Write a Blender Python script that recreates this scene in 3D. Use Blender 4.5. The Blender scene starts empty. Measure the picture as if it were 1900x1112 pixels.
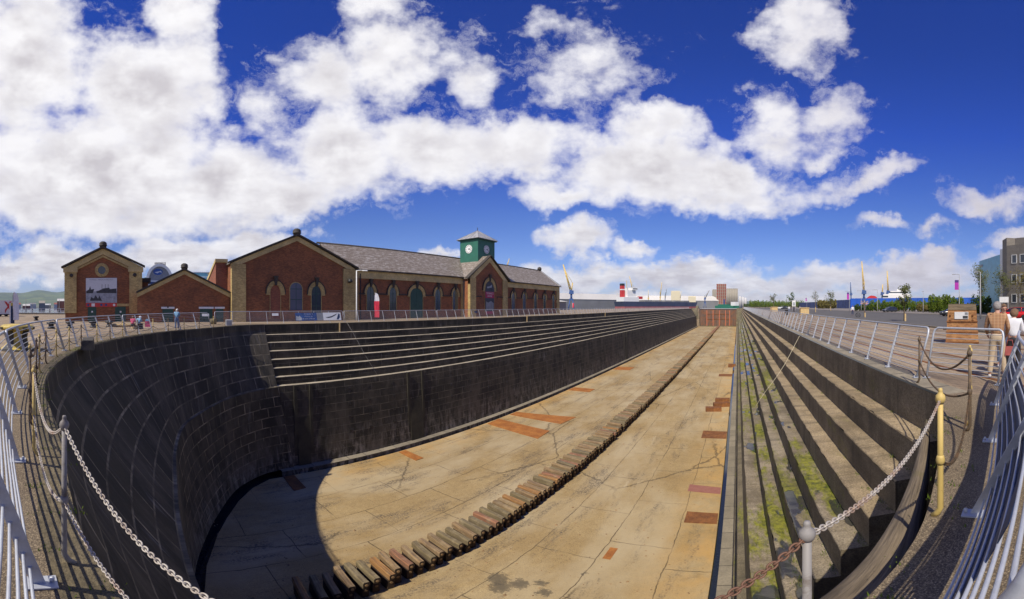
import bpy, bmesh, math, random
from mathutils import Vector, Matrix
R = math.radians
rnd = random.Random(7)
C = bpy.context.scene.collection
SC = bpy.context.scene
EYE = 1.62
PXF = 705.0                       # focal length of the panorama in photo pixels

# ------------------------------------------------------------------ camera
cam_d = bpy.data.cameras.new('camera'); cam = bpy.data.objects.new('camera', cam_d); C.objects.link(cam)
cam.location = (0, 0, EYE)
AZC = (950 - 1369.4) / PXF
cam.rotation_euler = (R(90), 0, -AZC)
cam_d.type = 'PANO'; cam_d.panorama_type = 'EQUIRECTANGULAR'
cam_d.longitude_min = -950 / PXF; cam_d.longitude_max = 950 / PXF
cam_d.latitude_min = -(1112 - 568.5) / PXF; cam_d.latitude_max = 568.5 / PXF
cam_d.clip_start = 0.02; cam_d.clip_end = 40000
SC.camera = cam

# ------------------------------------------------------------------ sun and exposure
SUN_EL = R(49.5); SUN_AZ = R(180 - 2)      # compass azimuth of the sun measured from +Y towards +X
sd = bpy.data.lights.new('sun', 'SUN'); sd.energy = 4.9; sd.angle = R(0.5); sd.color = (1.0, 0.92, 0.78)
so = bpy.data.objects.new('sun', sd); C.objects.link(so)
sun_dir = Vector((math.sin(SUN_AZ) * math.cos(SUN_EL), math.cos(SUN_AZ) * math.cos(SUN_EL), math.sin(SUN_EL)))
so.rotation_euler = sun_dir.to_track_quat('Z', 'Y').to_euler()
so.location = (0, -20, 60)
SC.view_settings.view_transform = 'Standard'; SC.view_settings.look = 'None'
SC.view_settings.gamma = 1; SC.view_settings.exposure = 0.1

# ------------------------------------------------------------------ node helpers
class NT:
    def __init__(s, nt):
        s.nt = nt; nt.nodes.clear()
    def n(s, t, **kw):
        o = s.nt.nodes.new(t)
        for k, v in kw.items(): setattr(o, k, v)
        return o
    def put(s, sock, v):
        if hasattr(v, 'is_linked') or isinstance(v, bpy.types.NodeSocket): s.nt.links.new(v, sock)
        elif v is not None:
            if isinstance(v, (tuple, list)) and len(v) == 3 and sock.type == 'RGBA': v = (*v, 1)
            sock.default_value = v
    def math(s, op, a, b=None, c=None, clamp=False):
        o = s.n('ShaderNodeMath', operation=op, use_clamp=clamp)
        s.put(o.inputs[0], a)
        if b is not None: s.put(o.inputs[1], b)
        if c is not None: s.put(o.inputs[2], c)
        return o.outputs[0]
    def vmath(s, op, a, b=None, out=0):
        o = s.n('ShaderNodeVectorMath', operation=op)
        s.put(o.inputs[0], a)
        if b is not None:
            s.put(o.inputs[3 if op == 'SCALE' else 1], b)
        return o.outputs[out]
    def noise(s, vec, scale=5, detail=4, rough=.55, dist=0, out=0):
        o = s.n('ShaderNodeTexNoise'); s.put(o.inputs['Vector'], vec)
        o.inputs['Scale'].default_value = scale; o.inputs['Detail'].default_value = detail
        o.inputs['Roughness'].default_value = rough; o.inputs['Distortion'].default_value = dist
        return o.outputs[out]
    def ramp(s, fac, stops, interp='LINEAR'):
        o = s.n('ShaderNodeValToRGB'); s.put(o.inputs[0], fac)
        cr = o.color_ramp; cr.interpolation = interp
        while len(cr.elements) < len(stops): cr.elements.new(.5)
        for e, (p, c) in zip(cr.elements, stops):
            e.position = p
            e.color = (c, c, c, 1) if isinstance(c, (int, float)) else (*c, 1)
        return o.outputs[0]
    def mix(s, f, a, b, mode='MIX'):
        o = s.n('ShaderNodeMix', data_type='RGBA', blend_type=mode)
        s.put(o.inputs[0], f); s.put(o.inputs[6], a); s.put(o.inputs[7], b)
        return o.outputs[2]
    def mapping(s, vec, scale=(1, 1, 1), loc=(0, 0, 0), rot=(0, 0, 0), kind='POINT'):
        o = s.n('ShaderNodeMapping', vector_type=kind); s.put(o.inputs[0], vec)
        o.inputs['Location'].default_value = loc; o.inputs['Rotation'].default_value = rot; o.inputs['Scale'].default_value = scale
        return o.outputs[0]
    def sep(s, vec):
        o = s.n('ShaderNodeSeparateXYZ'); s.put(o.inputs[0], vec); return o.outputs
    def comb(s, x, y, z):
        o = s.n('ShaderNodeCombineXYZ'); s.put(o.inputs[0], x); s.put(o.inputs[1], y); s.put(o.inputs[2], z); return o.outputs[0]
    def uv(s): return s.n('ShaderNodeUVMap').outputs[0]
    def pos(s): return s.n('ShaderNodeNewGeometry').outputs['Position']
    def obj(s): return s.n('ShaderNodeTexCoord').outputs['Object']
    def brick(s, vec, c1, c2, mortar, bw, rh, ms, bias=0, off=.5):
        o = s.n('ShaderNodeTexBrick'); s.put(o.inputs['Vector'], vec)
        s.put(o.inputs['Color1'], c1); s.put(o.inputs['Color2'], c2); s.put(o.inputs['Mortar'], mortar)
        o.inputs['Scale'].default_value = 1; o.inputs['Mortar Size'].default_value = ms
        o.inputs['Brick Width'].default_value = bw; o.inputs['Row Height'].default_value = rh
        o.inputs['Bias'].default_value = bias; o.offset = off
        o.inputs['Mortar Smooth'].default_value = .3
        return o.outputs
    def voro(s, vec, scale, feature='DISTANCE_TO_EDGE', out=0, rand=1):
        o = s.n('ShaderNodeTexVoronoi', feature=feature); s.put(o.inputs['Vector'], vec)
        o.inputs['Scale'].default_value = scale; o.inputs['Randomness'].default_value = rand
        return o.outputs[out]
    def bump(s, h, strength=.5, dist=.02, normal=None):
        o = s.n('ShaderNodeBump'); s.put(o.inputs['Height'], h)
        o.inputs['Strength'].default_value = strength; o.inputs['Distance'].default_value = dist
        if normal is not None: s.put(o.inputs['Normal'], normal)
        return o.outputs[0]
    def finish(s, color, rough=.85, metal=0, normal=None, spec=None, extra=None):
        b = s.n('ShaderNodeBsdfPrincipled'); out = s.n('ShaderNodeOutputMaterial')
        s.put(b.inputs['Base Color'], color); s.put(b.inputs['Roughness'], rough); s.put(b.inputs['Metallic'], metal)
        if spec is not None: s.put(b.inputs['Specular IOR Level'], spec)
        if normal is not None: s.put(b.inputs['Normal'], normal)
        s.nt.links.new(b.outputs[0], out.inputs[0])
        return b

MATS = {}
def newmat(name):
    m = bpy.data.materials.new(name); m.use_nodes = True; MATS[name] = m
    return NT(m.node_tree)
def simple(name, col, rough=.6, metal=0, var=.25, scale=6, bump=.0, spec=None):
    """paint / plain surface with a little wear"""
    t = newmat(name); v = t.obj()
    f = t.noise(v, scale, 5, .6)
    dark = tuple(c * (1 - var) for c in col); lite = tuple(min(1, c * (1 + var)) for c in col)
    c = t.mix(t.ramp(f, [(.3, 0), (.7, 1)]), dark, lite)
    nrm = t.bump(t.noise(v, scale * 6, 3), bump, .01) if bump else None
    t.finish(c, rough, metal, nrm, spec)
    return MATS[name]

# ------------------------------------------------------------------ world: Nishita sky with clouds
w = bpy.data.worlds.new('World'); SC.world = w; w.use_nodes = True
t = NT(w.node_tree)
dirv = t.n('ShaderNodeTexCoord').outputs['Generated']
dx, dy, dz = t.sep(dirv)
az = t.math('ARCTAN2', dx, dy); el = t.math('ARCSINE', dz)
P = t.comb(t.math('MULTIPLY', az, 7.05), t.math('MULTIPLY', el, 7.05), 0.0)
wn = t.noise(P, .95, 6, .62, out=1)
wn2 = t.vmath('SCALE', t.vmath('SUBTRACT', wn, (.5, .5, .5)), 1.25)
PW = t.vmath('ADD', P, wn2)
BL = [(50,120,130,190,0,1.2),(270,170,170,150,-10,1.3),(330,20,75,90,0,.9),(170,320,330,140,0,1.4),(390,350,220,110,10,1.2),(60,400,150,60,0,.9),(60,20,100,70,0,.9),
 (520,370,230,70,16,1.1),(640,290,170,105,0,1.15),(600,140,100,80,0,.75),(720,110,95,110,0,.85),(690,10,70,60,0,.7),
 (790,270,190,85,0,1.1),(870,130,60,75,20,.5),(940,270,150,75,0,1.05),(1200,300,200,95,0,1.25),(1335,345,150,62,0,1.1),(1060,360,120,34,0,.8),
 (1215,225,105,55,0,1.0),(1440,250,80,85,20,.62),(1540,215,75,60,30,.55),(1490,62,100,88,10,.75),(1600,335,120,32,14,.75),(1410,375,90,35,0,.6),
 (1840,365,85,40,0,.75),(1065,437,82,42,0,.95),(1180,465,50,16,0,.5),(1110,510,170,34,0,.95),(1260,508,170,32,0,1.0),(1400,530,170,30,0,.95),
 (1560,520,170,34,0,.95),(1690,507,150,40,0,1.1),(1745,485,60,28,0,.9),(1880,450,60,34,0,.8),(1730,428,46,22,0,.6),(40,505,110,38,0,1.0),(330,475,190,42,0,1.0),
 (120,480,120,36,0,.8),(480,455,120,30,0,.7),(1085,115,120,85,0,.42),(485,195,55,80,0,.45),(1040,185,70,50,0,.4),(1640,412,70,16,0,.45),(1530,290,60,20,20,.4),(820,470,90,14,0,.5),(1900,500,90,30,0,.7),
 (1350,560,900,22,0,.7),(-300,200,260,240,0,1.2),(2200,300,200,130,0,1.0),(2500,450,300,80,0,1.0),(-700,430,400,90,0,1.1),(3300,300,320,160,0,1.0)]
dens = None
for cx, cy, rx, ry, rot, s in BL:
    c = ((cx - 1369.4) / 100, (568.5 - cy) / 100, 0)
    q = t.mapping(PW, (rx / 100, ry / 100, 1), c, (0, 0, R(rot)), 'TEXTURE')
    ln = t.vmath('LENGTH', q, out=1)
    v = t.math('MULTIPLY', t.math('SUBTRACT', 1.0, ln), s)
    dens = v if dens is None else t.math('SMOOTH_MAX', dens, v, .25)
P3 = t.mapping(P, (1, 1.35, 1))
def cloudn(off):
    return t.noise(t.mapping(P3, (1, 1, 1), off), 1.15, 10, .56)
f0 = cloudn((0, 0, 0)); f1 = cloudn((.06, -.22, 0))
d0 = t.math('ADD', dens, t.math('MULTIPLY', t.math('SUBTRACT', f0, .5), 1.5))
mask = t.ramp(d0, [(.0, 0), (.04, 0), (.11, .15), (.28, .66), (.52, 1)], 'B_SPLINE')
s0 = t.noise(t.mapping(P3, (1, 1, 1), (0, 0, 0)), 1.15, 3.2, .5); s1 = t.noise(t.mapping(P3, (1, 1, 1), (.10, -.34, 0)), 1.15, 3.2, .5)
relief = t.math('ADD', t.math('MULTIPLY', t.math('SUBTRACT', s0, s1), 1.3), t.math('MULTIPLY', t.math('SUBTRACT', f0, f1), .35))
big = t.noise(t.mapping(P3, (1, 1, 1), (3, 1, 7)), 1.0, 4, .55)
wp = t.noise(t.mapping(PW, (1.0, 1.7, 1), (4, 2, 9), (0, 0, .5)), 1.7, 9, .66)
veil = t.ramp(t.math('ADD', t.math('MULTIPLY', dens, .85), t.math('MULTIPLY', t.math('SUBTRACT', wp, .52), 2.2)), [(.0, 0), (.12, .10), (.35, .34), (.6, .5)])
mask = t.math('MAXIMUM', mask, veil)
# thick middles of the clouds turn grey-lilac, rims and sun-facing relief stay white
thick = t.ramp(d0, [(.3, 0), (1.4, 1)])
sh = t.math('ADD', t.math('MULTIPLY', thick, t.ramp(big, [(.35, 0), (.65, 1)])), t.math('MULTIPLY', relief, -1), clamp=True)
lowel = t.ramp(el, [(.0, 1), (.22, .25), (.5, 0)])
sh = t.math('ADD', t.math('MULTIPLY', sh, .9), t.math('MULTIPLY', t.math('MULTIPLY', lowel, t.ramp(t.noise(t.mapping(P, (1, 3.2, 1)), 1.5, 6, .6), [(.40, 0), (.62, 1)])), .9), clamp=True)
rightf = t.ramp(az, [(.0, 0), (.5, 1)])
ccol = t.mix(t.math('MULTIPLY', sh, .8), t.mix(rightf, (9.4, 9.25, 9.4), (7.3, 7.0, 7.6)), (4.9, 4.55, 4.9))
sky = t.n('ShaderNodeTexSky', sky_type='NISHITA'); sky.sun_disc = False
sky.sun_elevation = SUN_EL; sky.sun_rotation = SUN_AZ; sky.air_density = 1.0; sky.dust_density = .25; sky.ozone_density = 3.0; sky.altitude = 0
hs = t.n('ShaderNodeHueSaturation'); t.put(hs.inputs['Color'], sky.outputs[0]); hs.inputs['Saturation'].default_value = 1.22; hs.inputs['Value'].default_value = 1.17
tint = t.mix(1.0, t.mix(1.0, hs.outputs[0], (.72, .92, 1.12), 'MULTIPLY'), t.ramp(el, [(0, (.80, .68, .86)), (.21, (.60, .56, .80)), (.45, (.18, .39, .97)), (.66, (.10, .34, .86)), (1, (.09, .32, .82))]), 'MULTIPLY')
skyc = t.mix(mask, tint, ccol)
bg = t.n('ShaderNodeBackground'); t.put(bg.inputs[0], skyc); bg.inputs[1].default_value = .1
wo = t.n('ShaderNodeOutputWorld'); t.nt.links.new(bg.outputs[0], wo.inputs[0])

# ------------------------------------------------------------------ mesh helpers
class MB:
    def __init__(s): s.v = []; s.f = []; s.uv = []; s.m = []; s.sm = []
    def add(s, vs, fs, uvs=None, m=0, smooth=False):
        b = len(s.v); s.v += [tuple(p) for p in vs]
        for i, f in enumerate(fs):
            s.f.append([b + k for k in f]); s.m.append(m); s.sm.append(smooth)
            if uvs is not None: s.uv.append(uvs[i])
            else:
                p = [Vector(vs[k]) for k in f]
                nrm = Vector((0, 0, 0))
                for k in range(len(p)):
                    a, c = p[k], p[(k + 1) % len(p)]
                    nrm += Vector(((a.y - c.y) * (a.z + c.z), (a.z - c.z) * (a.x + c.x), (a.x - c.x) * (a.y + c.y)))
                ax = max(range(3), key=lambda q: abs(nrm[q]))
                if ax == 2: s.uv.append([(q.x, q.y) for q in p])
                elif ax == 1: s.uv.append([(q.x, q.z) for q in p])
                else: s.uv.append([(q.y, q.z) for q in p])
        return s
    def box(s, x0, x1, y0, y1, z0, z1, m=0):
        vs = [(x0,y0,z0),(x1,y0,z0),(x1,y1,z0),(x0,y1,z0),(x0,y0,z1),(x1,y0,z1),(x1,y1,z1),(x0,y1,z1)]
        fs = [(0,3,2,1),(4,5,6,7),(0,1,5,4),(1,2,6,5),(2,3,7,6),(3,0,4,7)]
        return s.add(vs, fs, m=m)
    def hexa(s, lo, hi, m=0):
        """lo, hi: four corners each (ccw seen from above)"""
        fs = [(3,2,1,0),(4,5,6,7),(0,1,5,4),(1,2,6,5),(2,3,7,6),(3,0,4,7)]
        return s.add(list(lo) + list(hi), fs, m=m)
    def prism(s, poly, a, b, axis='x', m=0):
        """poly of 2d points extruded from a to b along axis: x -> poly is (y,z); y -> (x,z); z -> (x,y)"""
        n = len(poly)
        def P(p, q):
            return (q, p[0], p[1]) if axis == 'x' else ((p[0], q, p[1]) if axis == 'y' else (p[0], p[1], q))
        vs = [P(p, a) for p in poly] + [P(p, b) for p in poly]
        fs = [tuple(range(n))[::-1], tuple(range(n, 2 * n))] + [(i, (i + 1) % n, n + (i + 1) % n, n + i) for i in range(n)]
        if axis == 'y': fs = [f[::-1] for f in fs]
        return s.add(vs, fs, m=m)
    def tube(s, pts, r, n=8, m=0, closed=False, cap=True, flat=None):
        pts = [Vector(p) for p in pts]; k = len(pts)
        rs = r if isinstance(r, (list, tuple)) else [r] * k
        prev = None; vs = []
        for i, p in enumerate(pts):
            if closed: d = pts[(i + 1) % k] - pts[i - 1]
            else: d = pts[min(i + 1, k - 1)] - pts[max(i - 1, 0)]
            d.normalize()
            if prev is None:
                up = Vector((0, 0, 1)) if abs(d.z) < .9 else Vector((1, 0, 0))
                u = d.cross(up).normalized()
            else:
                u = (prev - d * prev.dot(d)).normalized()
            prev = u; w2 = d.cross(u)
            for j in range(n):
                a = 2 * math.pi * j / n
                vs.append(p + u * (math.cos(a) * rs[i]) + w2 * (math.sin(a) * rs[i] * (flat or 1)))
        fs = []
        for i in range(k if closed else k - 1):
            a = i * n; b = ((i + 1) % k) * n
            for j in range(n): fs.append((a + j, a + (j + 1) % n, b + (j + 1) % n, b + j))
        if cap and not closed: fs += [tuple(range(n))[::-1], tuple(range((k - 1) * n, k * n))]
        return s.add(vs, fs, m=m, smooth=True)
    def lathe(s, prof, c=(0, 0, 0), n=16, m=0, axis=None):
        """prof: list of (r,z)"""
        vs = []
        for r_, z in prof:
            for j in range(n):
                a = 2 * math.pi * j / n
                vs.append((c[0] + r_ * math.cos(a), c[1] + r_ * math.sin(a), c[2] + z))
        fs = []
        for i in range(len(prof) - 1):
            for j in range(n): fs.append((i * n + j, i * n + (j + 1) % n, (i + 1) * n + (j + 1) % n, (i + 1) * n + j))
        fs += [tuple(range(n))[::-1], tuple(range((len(prof) - 1) * n, len(prof) * n))]
        return s.add(vs, fs, m=m, smooth=True)
    def sheet(s, rows, uvs=None, m=0, smooth=False):
        """rows: list of equal-length point lists"""
        nr, nc = len(rows), len(rows[0]); vs = [p for r_ in rows for p in r_]
        fs = []; us = []
        for i in range(nr - 1):
            for j in range(nc - 1):
                f = (i * nc + j, i * nc + j + 1, (i + 1) * nc + j + 1, (i + 1) * nc + j); fs.append(f)
                if uvs: us.append([uvs[i][j], uvs[i][j + 1], uvs[i + 1][j + 1], uvs[i + 1][j]])
        return s.add(vs, fs, us if uvs else None, m, smooth)
    def mesh(s, name, mats):
        me = bpy.data.meshes.new(name); me.from_pydata(s.v, [], s.f)
        ul = me.uv_layers.new(name='UVMap')
        k = 0
        for i, p in enumerate(me.polygons):
            p.material_index = s.m[i]; p.use_smooth = s.sm[i]
            for u in s.uv[i]: ul.data[k].uv = u; k += 1
        for m in (mats if isinstance(mats, (list, tuple)) else [mats]):
            me.materials.append(MATS[m] if isinstance(m, str) else m)
        me.update()
        return me
    def obj(s, name, mats, parent=None, loc=None, rz=None):
        o = bpy.data.objects.new(name, s.mesh(name, mats)); C.objects.link(o)
        if parent is not None: o.parent = parent
        if loc is not None: o.location = loc
        if rz is not None: o.rotation_euler = (0, 0, rz)
        return o
def tag(o, label=None, cat=None, group=None, kind=None):
    if label: o['label'] = label
    if cat: o['category'] = cat
    if group: o['group'] = group
    if kind: o['kind'] = kind
    return o
def thing(name, label, cat, loc=(0, 0, 0), rz=0, group=None, scale=None):
    o = bpy.data.objects.new(name, None); C.objects.link(o); o.empty_display_size = .2
    o.location = loc; o.rotation_euler = (0, 0, rz)
    if scale: o.scale = scale
    return tag(o, label, cat, group)
def kids(o): return [c for c in C.objects if c.parent == o]
def copy_tree(o, childmap, parent=None):
    c = o.copy(); C.objects.link(c); c.parent = parent
    for ch in childmap.get(o, []): copy_tree(ch, childmap, c)
    return c
def tree_map(o):
    mp = {}
    for c in C.objects:
        if c.parent: mp.setdefault(c.parent, []).append(c)
    return mp
def gp(px, py, z=0.0):
    """photo pixel -> point on the horizontal plane z (used to survey positions)"""
    th = (px - 1369.4) / PXF; e = (py - 568.5) / PXF; r = (EYE - z) / math.tan(e)
    return Vector((r * math.sin(th), r * math.cos(th), z))
def at(px, rho, z=0.0):
    th = (px - 1369.4) / PXF
    return Vector((rho * math.sin(th), rho * math.cos(th), z))
def zz(py, rho): return EYE + rho * math.tan((568.5 - py) / PXF)
ONES = ['', 'first', 'second', 'third', 'fourth', 'fifth', 'sixth', 'seventh', 'eighth', 'ninth', 'tenth', 'eleventh', 'twelfth', 'thirteenth', 'fourteenth', 'fifteenth', 'sixteenth', 'seventeenth', 'eighteenth', 'nineteenth']
TENS = ['', '', 'twent', 'thirt', 'fort', 'fift', 'sixt', 'sevent', 'eight', 'ninet']
def ordinal(n):
    if n >= 100:
        h = ['', 'one', 'two', 'three'][n // 100] + ' hundred'
        return h + 'th' if n % 100 == 0 else h + ' and ' + ordinal(n % 100)
    if n < 20: return ONES[n]
    return TENS[n // 10] + ('ieth' if n % 10 == 0 else 'y-' + ONES[n % 10])
def catmull(pts, per=8):
    pts = [Vector(p) for p in pts]; out = []
    for i in range(len(pts) - 1):
        p0 = pts[max(i - 1, 0)]; p1 = pts[i]; p2 = pts[i + 1]; p3 = pts[min(i + 2, len(pts) - 1)]
        for k in range(per):
            u = k / per
            out.append(.5 * ((2 * p1) + (-p0 + p2) * u + (2 * p0 - 5 * p1 + 4 * p2 - p3) * u * u + (-p0 + 3 * p1 - 3 * p2 + p3) * u ** 3))
    out.append(pts[-1]); return out
def text_mesh(txt, size, name, mat, parent, loc, rot, align='CENTER', ext=.003, sx=1):
    cu = bpy.data.curves.new(name, 'FONT'); cu.body = txt; cu.size = size; cu.align_x = align; cu.align_y = 'CENTER'; cu.extrude = ext; cu.resolution_u = 2
    tmp = bpy.data.objects.new('tmp_text', cu); C.objects.link(tmp)
    bpy.context.view_layer.update()
    me = bpy.data.meshes.new_from_object(tmp.evaluated_get(bpy.context.evaluated_depsgraph_get()))
    bpy.data.objects.remove(tmp); bpy.data.curves.remove(cu)
    me.materials.clear(); me.materials.append(MATS[mat])
    o = bpy.data.objects.new(name, me); C.objects.link(o); o.parent = parent; o.location = loc; o.rotation_euler = rot; o.scale = (sx, 1, 1)
    return o
FX = (R(90), 0, R(90))          # text facing +X

# ------------------------------------------------------------------ materials
def M_masonry(name, c1, c2, mortar, bw, rh, ms, rough=.9, dirt=(.02, .018, .014), damt=.5, bump=.4, off=.5, space='uv', streak=None, moss=None):
    t = newmat(name); u = t.uv(); p = t.pos()
    uvd = t.vmath('ADD', u, t.vmath('SCALE', t.vmath('SUBTRACT', t.noise(u, 1.5, 2, out=1), (.5, .5, .5)), .03))
    br = t.brick(uvd, c1, c2, mortar, bw, rh, ms, off=off)
    jn = t.ramp(t.noise(u, .55, 6, .75), [(.40, .05), (.60, 1)])
    br0 = t.brick(uvd, c1, c2, c1, bw, rh, ms, off=off)
    c = t.mix(t.math('MULTIPLY', br[1], jn), br0[0], mortar) if streak else br[0]
    n1 = t.noise(p, .7, 7, .65); n2 = t.noise(p, 9, 4, .6)
    c = t.mix(t.math('MULTIPLY', t.ramp(n2, [(.35, 0), (.7, 1)]), .35), c, dirt)
    c = t.mix(t.math('MULTIPLY', t.ramp(n1, [(.42, 0), (.62, 1)]), damt), c, dirt)
    if streak:
        ps = t.mapping(u, (2.2, .22, 1)); s1 = t.noise(ps, 1.3, 6, .7)
        s2 = t.noise(u, .35, 2)
        f = t.math('MULTIPLY', t.ramp(s1, [(.56, 0), (.74, 1)]), t.ramp(s2, [(.45, 0), (.6, 1)]))
        c = t.mix(t.math('MULTIPLY', f, streak[1]), c, streak[0])
        zl = t.ramp(t.math('MULTIPLY', t.math('ADD', t.sep(p)[2], 12.5), .2), [(.0, 1), (.75, 0)])
        fz = t.math('MULTIPLY', t.math('MULTIPLY', zl, t.ramp(t.noise(t.mapping(u, (1.6, .5, 1), (2, 8, 0)), 1.0, 8, .75), [(.46, 0), (.60, 1)])), .8)
        c = t.mix(fz, c, (.30, .265, .22))
        big_ = t.noise(t.mapping(u, (.7, .35, 1)), .6, 8, .72)
        c = t.mix(t.math('MULTIPLY', t.ramp(big_, [(.46, 0), (.60, .9)]), .8), c, (.085, .07, .05))
        ps2 = t.mapping(u, (.9, .06, 1), (5, 3, 0)); s3 = t.noise(ps2, 1.1, 5, .6)
        c = t.mix(t.math('MULTIPLY', t.ramp(s3, [(.5, 0), (.66, 1)]), .55), c, (.012, .013, .008))
    if moss:
        m1 = t.noise(p, .55, 6, .7)
        c = t.mix(t.math('MULTIPLY', t.ramp(m1, [(moss[1], 0), (moss[1] + .08, 1)]), moss[2]), c, moss[0])
    h = t.math('ADD', t.math('MULTIPLY', br[1], -1.0), t.math('MULTIPLY', n2, .5))
    t.finish(c, rough, 0, t.bump(h, bump, .03))
    return MATS[name]
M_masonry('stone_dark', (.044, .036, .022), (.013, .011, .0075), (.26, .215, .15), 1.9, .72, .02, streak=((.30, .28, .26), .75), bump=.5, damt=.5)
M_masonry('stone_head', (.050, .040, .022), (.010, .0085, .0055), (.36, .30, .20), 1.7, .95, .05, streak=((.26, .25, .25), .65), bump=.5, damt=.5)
M_masonry('brick_red', (.42, .135, .044), (.24, .075, .026), (.20, .14, .09), .24, .085, .008, bump=.35, damt=.3)
M_masonry('brick_red_pale', (.36, .11, .055), (.26, .075, .04), (.2, .13, .09), .24, .085, .008, bump=.35, damt=.15)
M_masonry('brick_buff', (.74, .55, .21), (.50, .35, .13), (.26, .2, .12), .24, .085, .008, bump=.35, damt=.3, dirt=(.07, .055, .03))
M_masonry('render_buff', (.72, .56, .26), (.62, .48, .21), (.32, .24, .12), 1.4, .5, .006, bump=.2, damt=.3, dirt=(.1, .08, .05))
M_masonry('pier_stone', (.30, .26, .16), (.22, .19, .12), (.12, .1, .07), 1.6, .8, .03, bump=.4, damt=.4)
M_masonry('tread_sunlit_tone', (.43, .37, .27), (.34, .29, .21), (.16, .14, .11), 1.8, 3, .02, bump=.3, damt=.25, dirt=(.2, .17, .12))  # paler copy of the left steps' stone, sunlight on the treads painted in
M_masonry('grey_cladding', (.27, .24, .205), (.235, .21, .18), (.15, .13, .115), 1.2, .6, .008, bump=.1, damt=.12)
M_masonry('coping_stone', (.30, .255, .18), (.235, .2, .14), (.07, .06, .045), 1.7, 5, .03, bump=.5, damt=.35, dirt=(.08, .07, .05), off=0)

def M_slate():
    t = newmat('slate'); u = t.uv(); p = t.pos()
    br = t.brick(u, (.17, .135, .10), (.25, .21, .17), (.05, .042, .034), .3, .22, .012)
    n = t.noise(p, 1.6, 6, .75); n2 = t.noise(t.mapping(p, (1, .3, 1)), 4, 5, .7)
    c = t.mix(t.ramp(n2, [(.50, 0), (.62, .85)]), br[0], (.40, .37, .34))
    c = t.mix(t.math('MULTIPLY', t.ramp(n, [(.4, 0), (.6, 1)]), .25), c, (.12, .08, .05))
    t.finish(c, .6, 0, t.bump(t.math('MULTIPLY', br[1], -1), .4, .02))
M_slate()

def M_altar(name, base, lite, mossamt, puddle=False):
    t = newmat(name); p = t.pos(); u = t.uv()
    n1 = t.noise(p, 1.1, 7, .7); n2 = t.noise(p, 28, 4, .7); n3 = t.noise(p, .33, 5, .6)
    c = t.mix(t.ramp(n1, [(.35, 0), (.68, 1)]), base, lite)
    c = t.mix(t.math('MULTIPLY', t.ramp(n2, [(.38, 1), (.6, 0)]), .6), c, tuple(k * .35 for k in base))
    # cast panel joints
    br = t.brick(u, (0, 0, 0), (0, 0, 0), (1, 1, 1), 2.6, 50, .012, off=0)
    c = t.mix(t.math('MULTIPLY', br[1], .7), c, tuple(k * .4 for k in base))
    st = t.noise(t.mapping(u, (1.4, .08, 1)), 1.6, 5, .65)
    c = t.mix(t.math('MULTIPLY', t.ramp(st, [(.48, 0), (.66, 1)]), .5), c, (.05, .042, .03))
    m = t.noise(t.mapping(p, (1.1, .35, .6)), .75, 8, .72)
    mf = t.ramp(m, [(.62 - mossamt * .22, 0), (.70 - mossamt * .22, 1)])
    mc = t.mix(t.ramp(t.noise(p, 5, 6, .75), [(.35, 0), (.65, 1)]), (.045, .05, .01), (.27, .26, .02))
    mf = t.math('MULTIPLY', mf, min(1, .35 + mossamt))
    c = t.mix(mf, c, mc)
    rough = .92; 
    pt = t.voro(p, 26, 'F1'); c = t.mix(t.ramp(pt, [(.10, .55), (.22, 0)]), c, tuple(k * .25 for k in base))
    wv_ = t.ramp(t.noise(t.mapping(p, (1, .5, 1), (1, 5, 2)), .8, 5, .65), [(.50, 0), (.64, .55)])
    c = t.mix(wv_, c, tuple(k * .38 for k in base))
    h = t.math('ADD', n2, t.math('MULTIPLY', n1, 1.2))
    if puddle:
        pf = t.ramp(t.noise(t.mapping(p, (.9, .35, 1), (4, 9, 2)), 1.1, 4, .5), [(.585, 0), (.60, 1)])
        c = t.mix(t.math('MULTIPLY', pf, .85), c, (.025, .028, .03))
        rough = t.math('SUBTRACT', .92, t.math('MULTIPLY', pf, .86))
        t.finish(c, rough, 0, t.bump(t.math('MULTIPLY', h, t.math('SUBTRACT', 1, pf)), .7, .03))
    else:
        t.finish(c, rough, 0, t.bump(h, .7, .03))
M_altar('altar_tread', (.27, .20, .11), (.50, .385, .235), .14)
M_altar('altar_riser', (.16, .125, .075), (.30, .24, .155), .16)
M_altar('altar_mossy', (.23, .18, .11), (.40, .33, .23), .66, True)
M_altar('rim_mossy', (.12, .095, .05), (.24, .19, .11), .30)
M_altar('altar_wet', (.15, .12, .07), (.25, .205, .13), .5)

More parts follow.
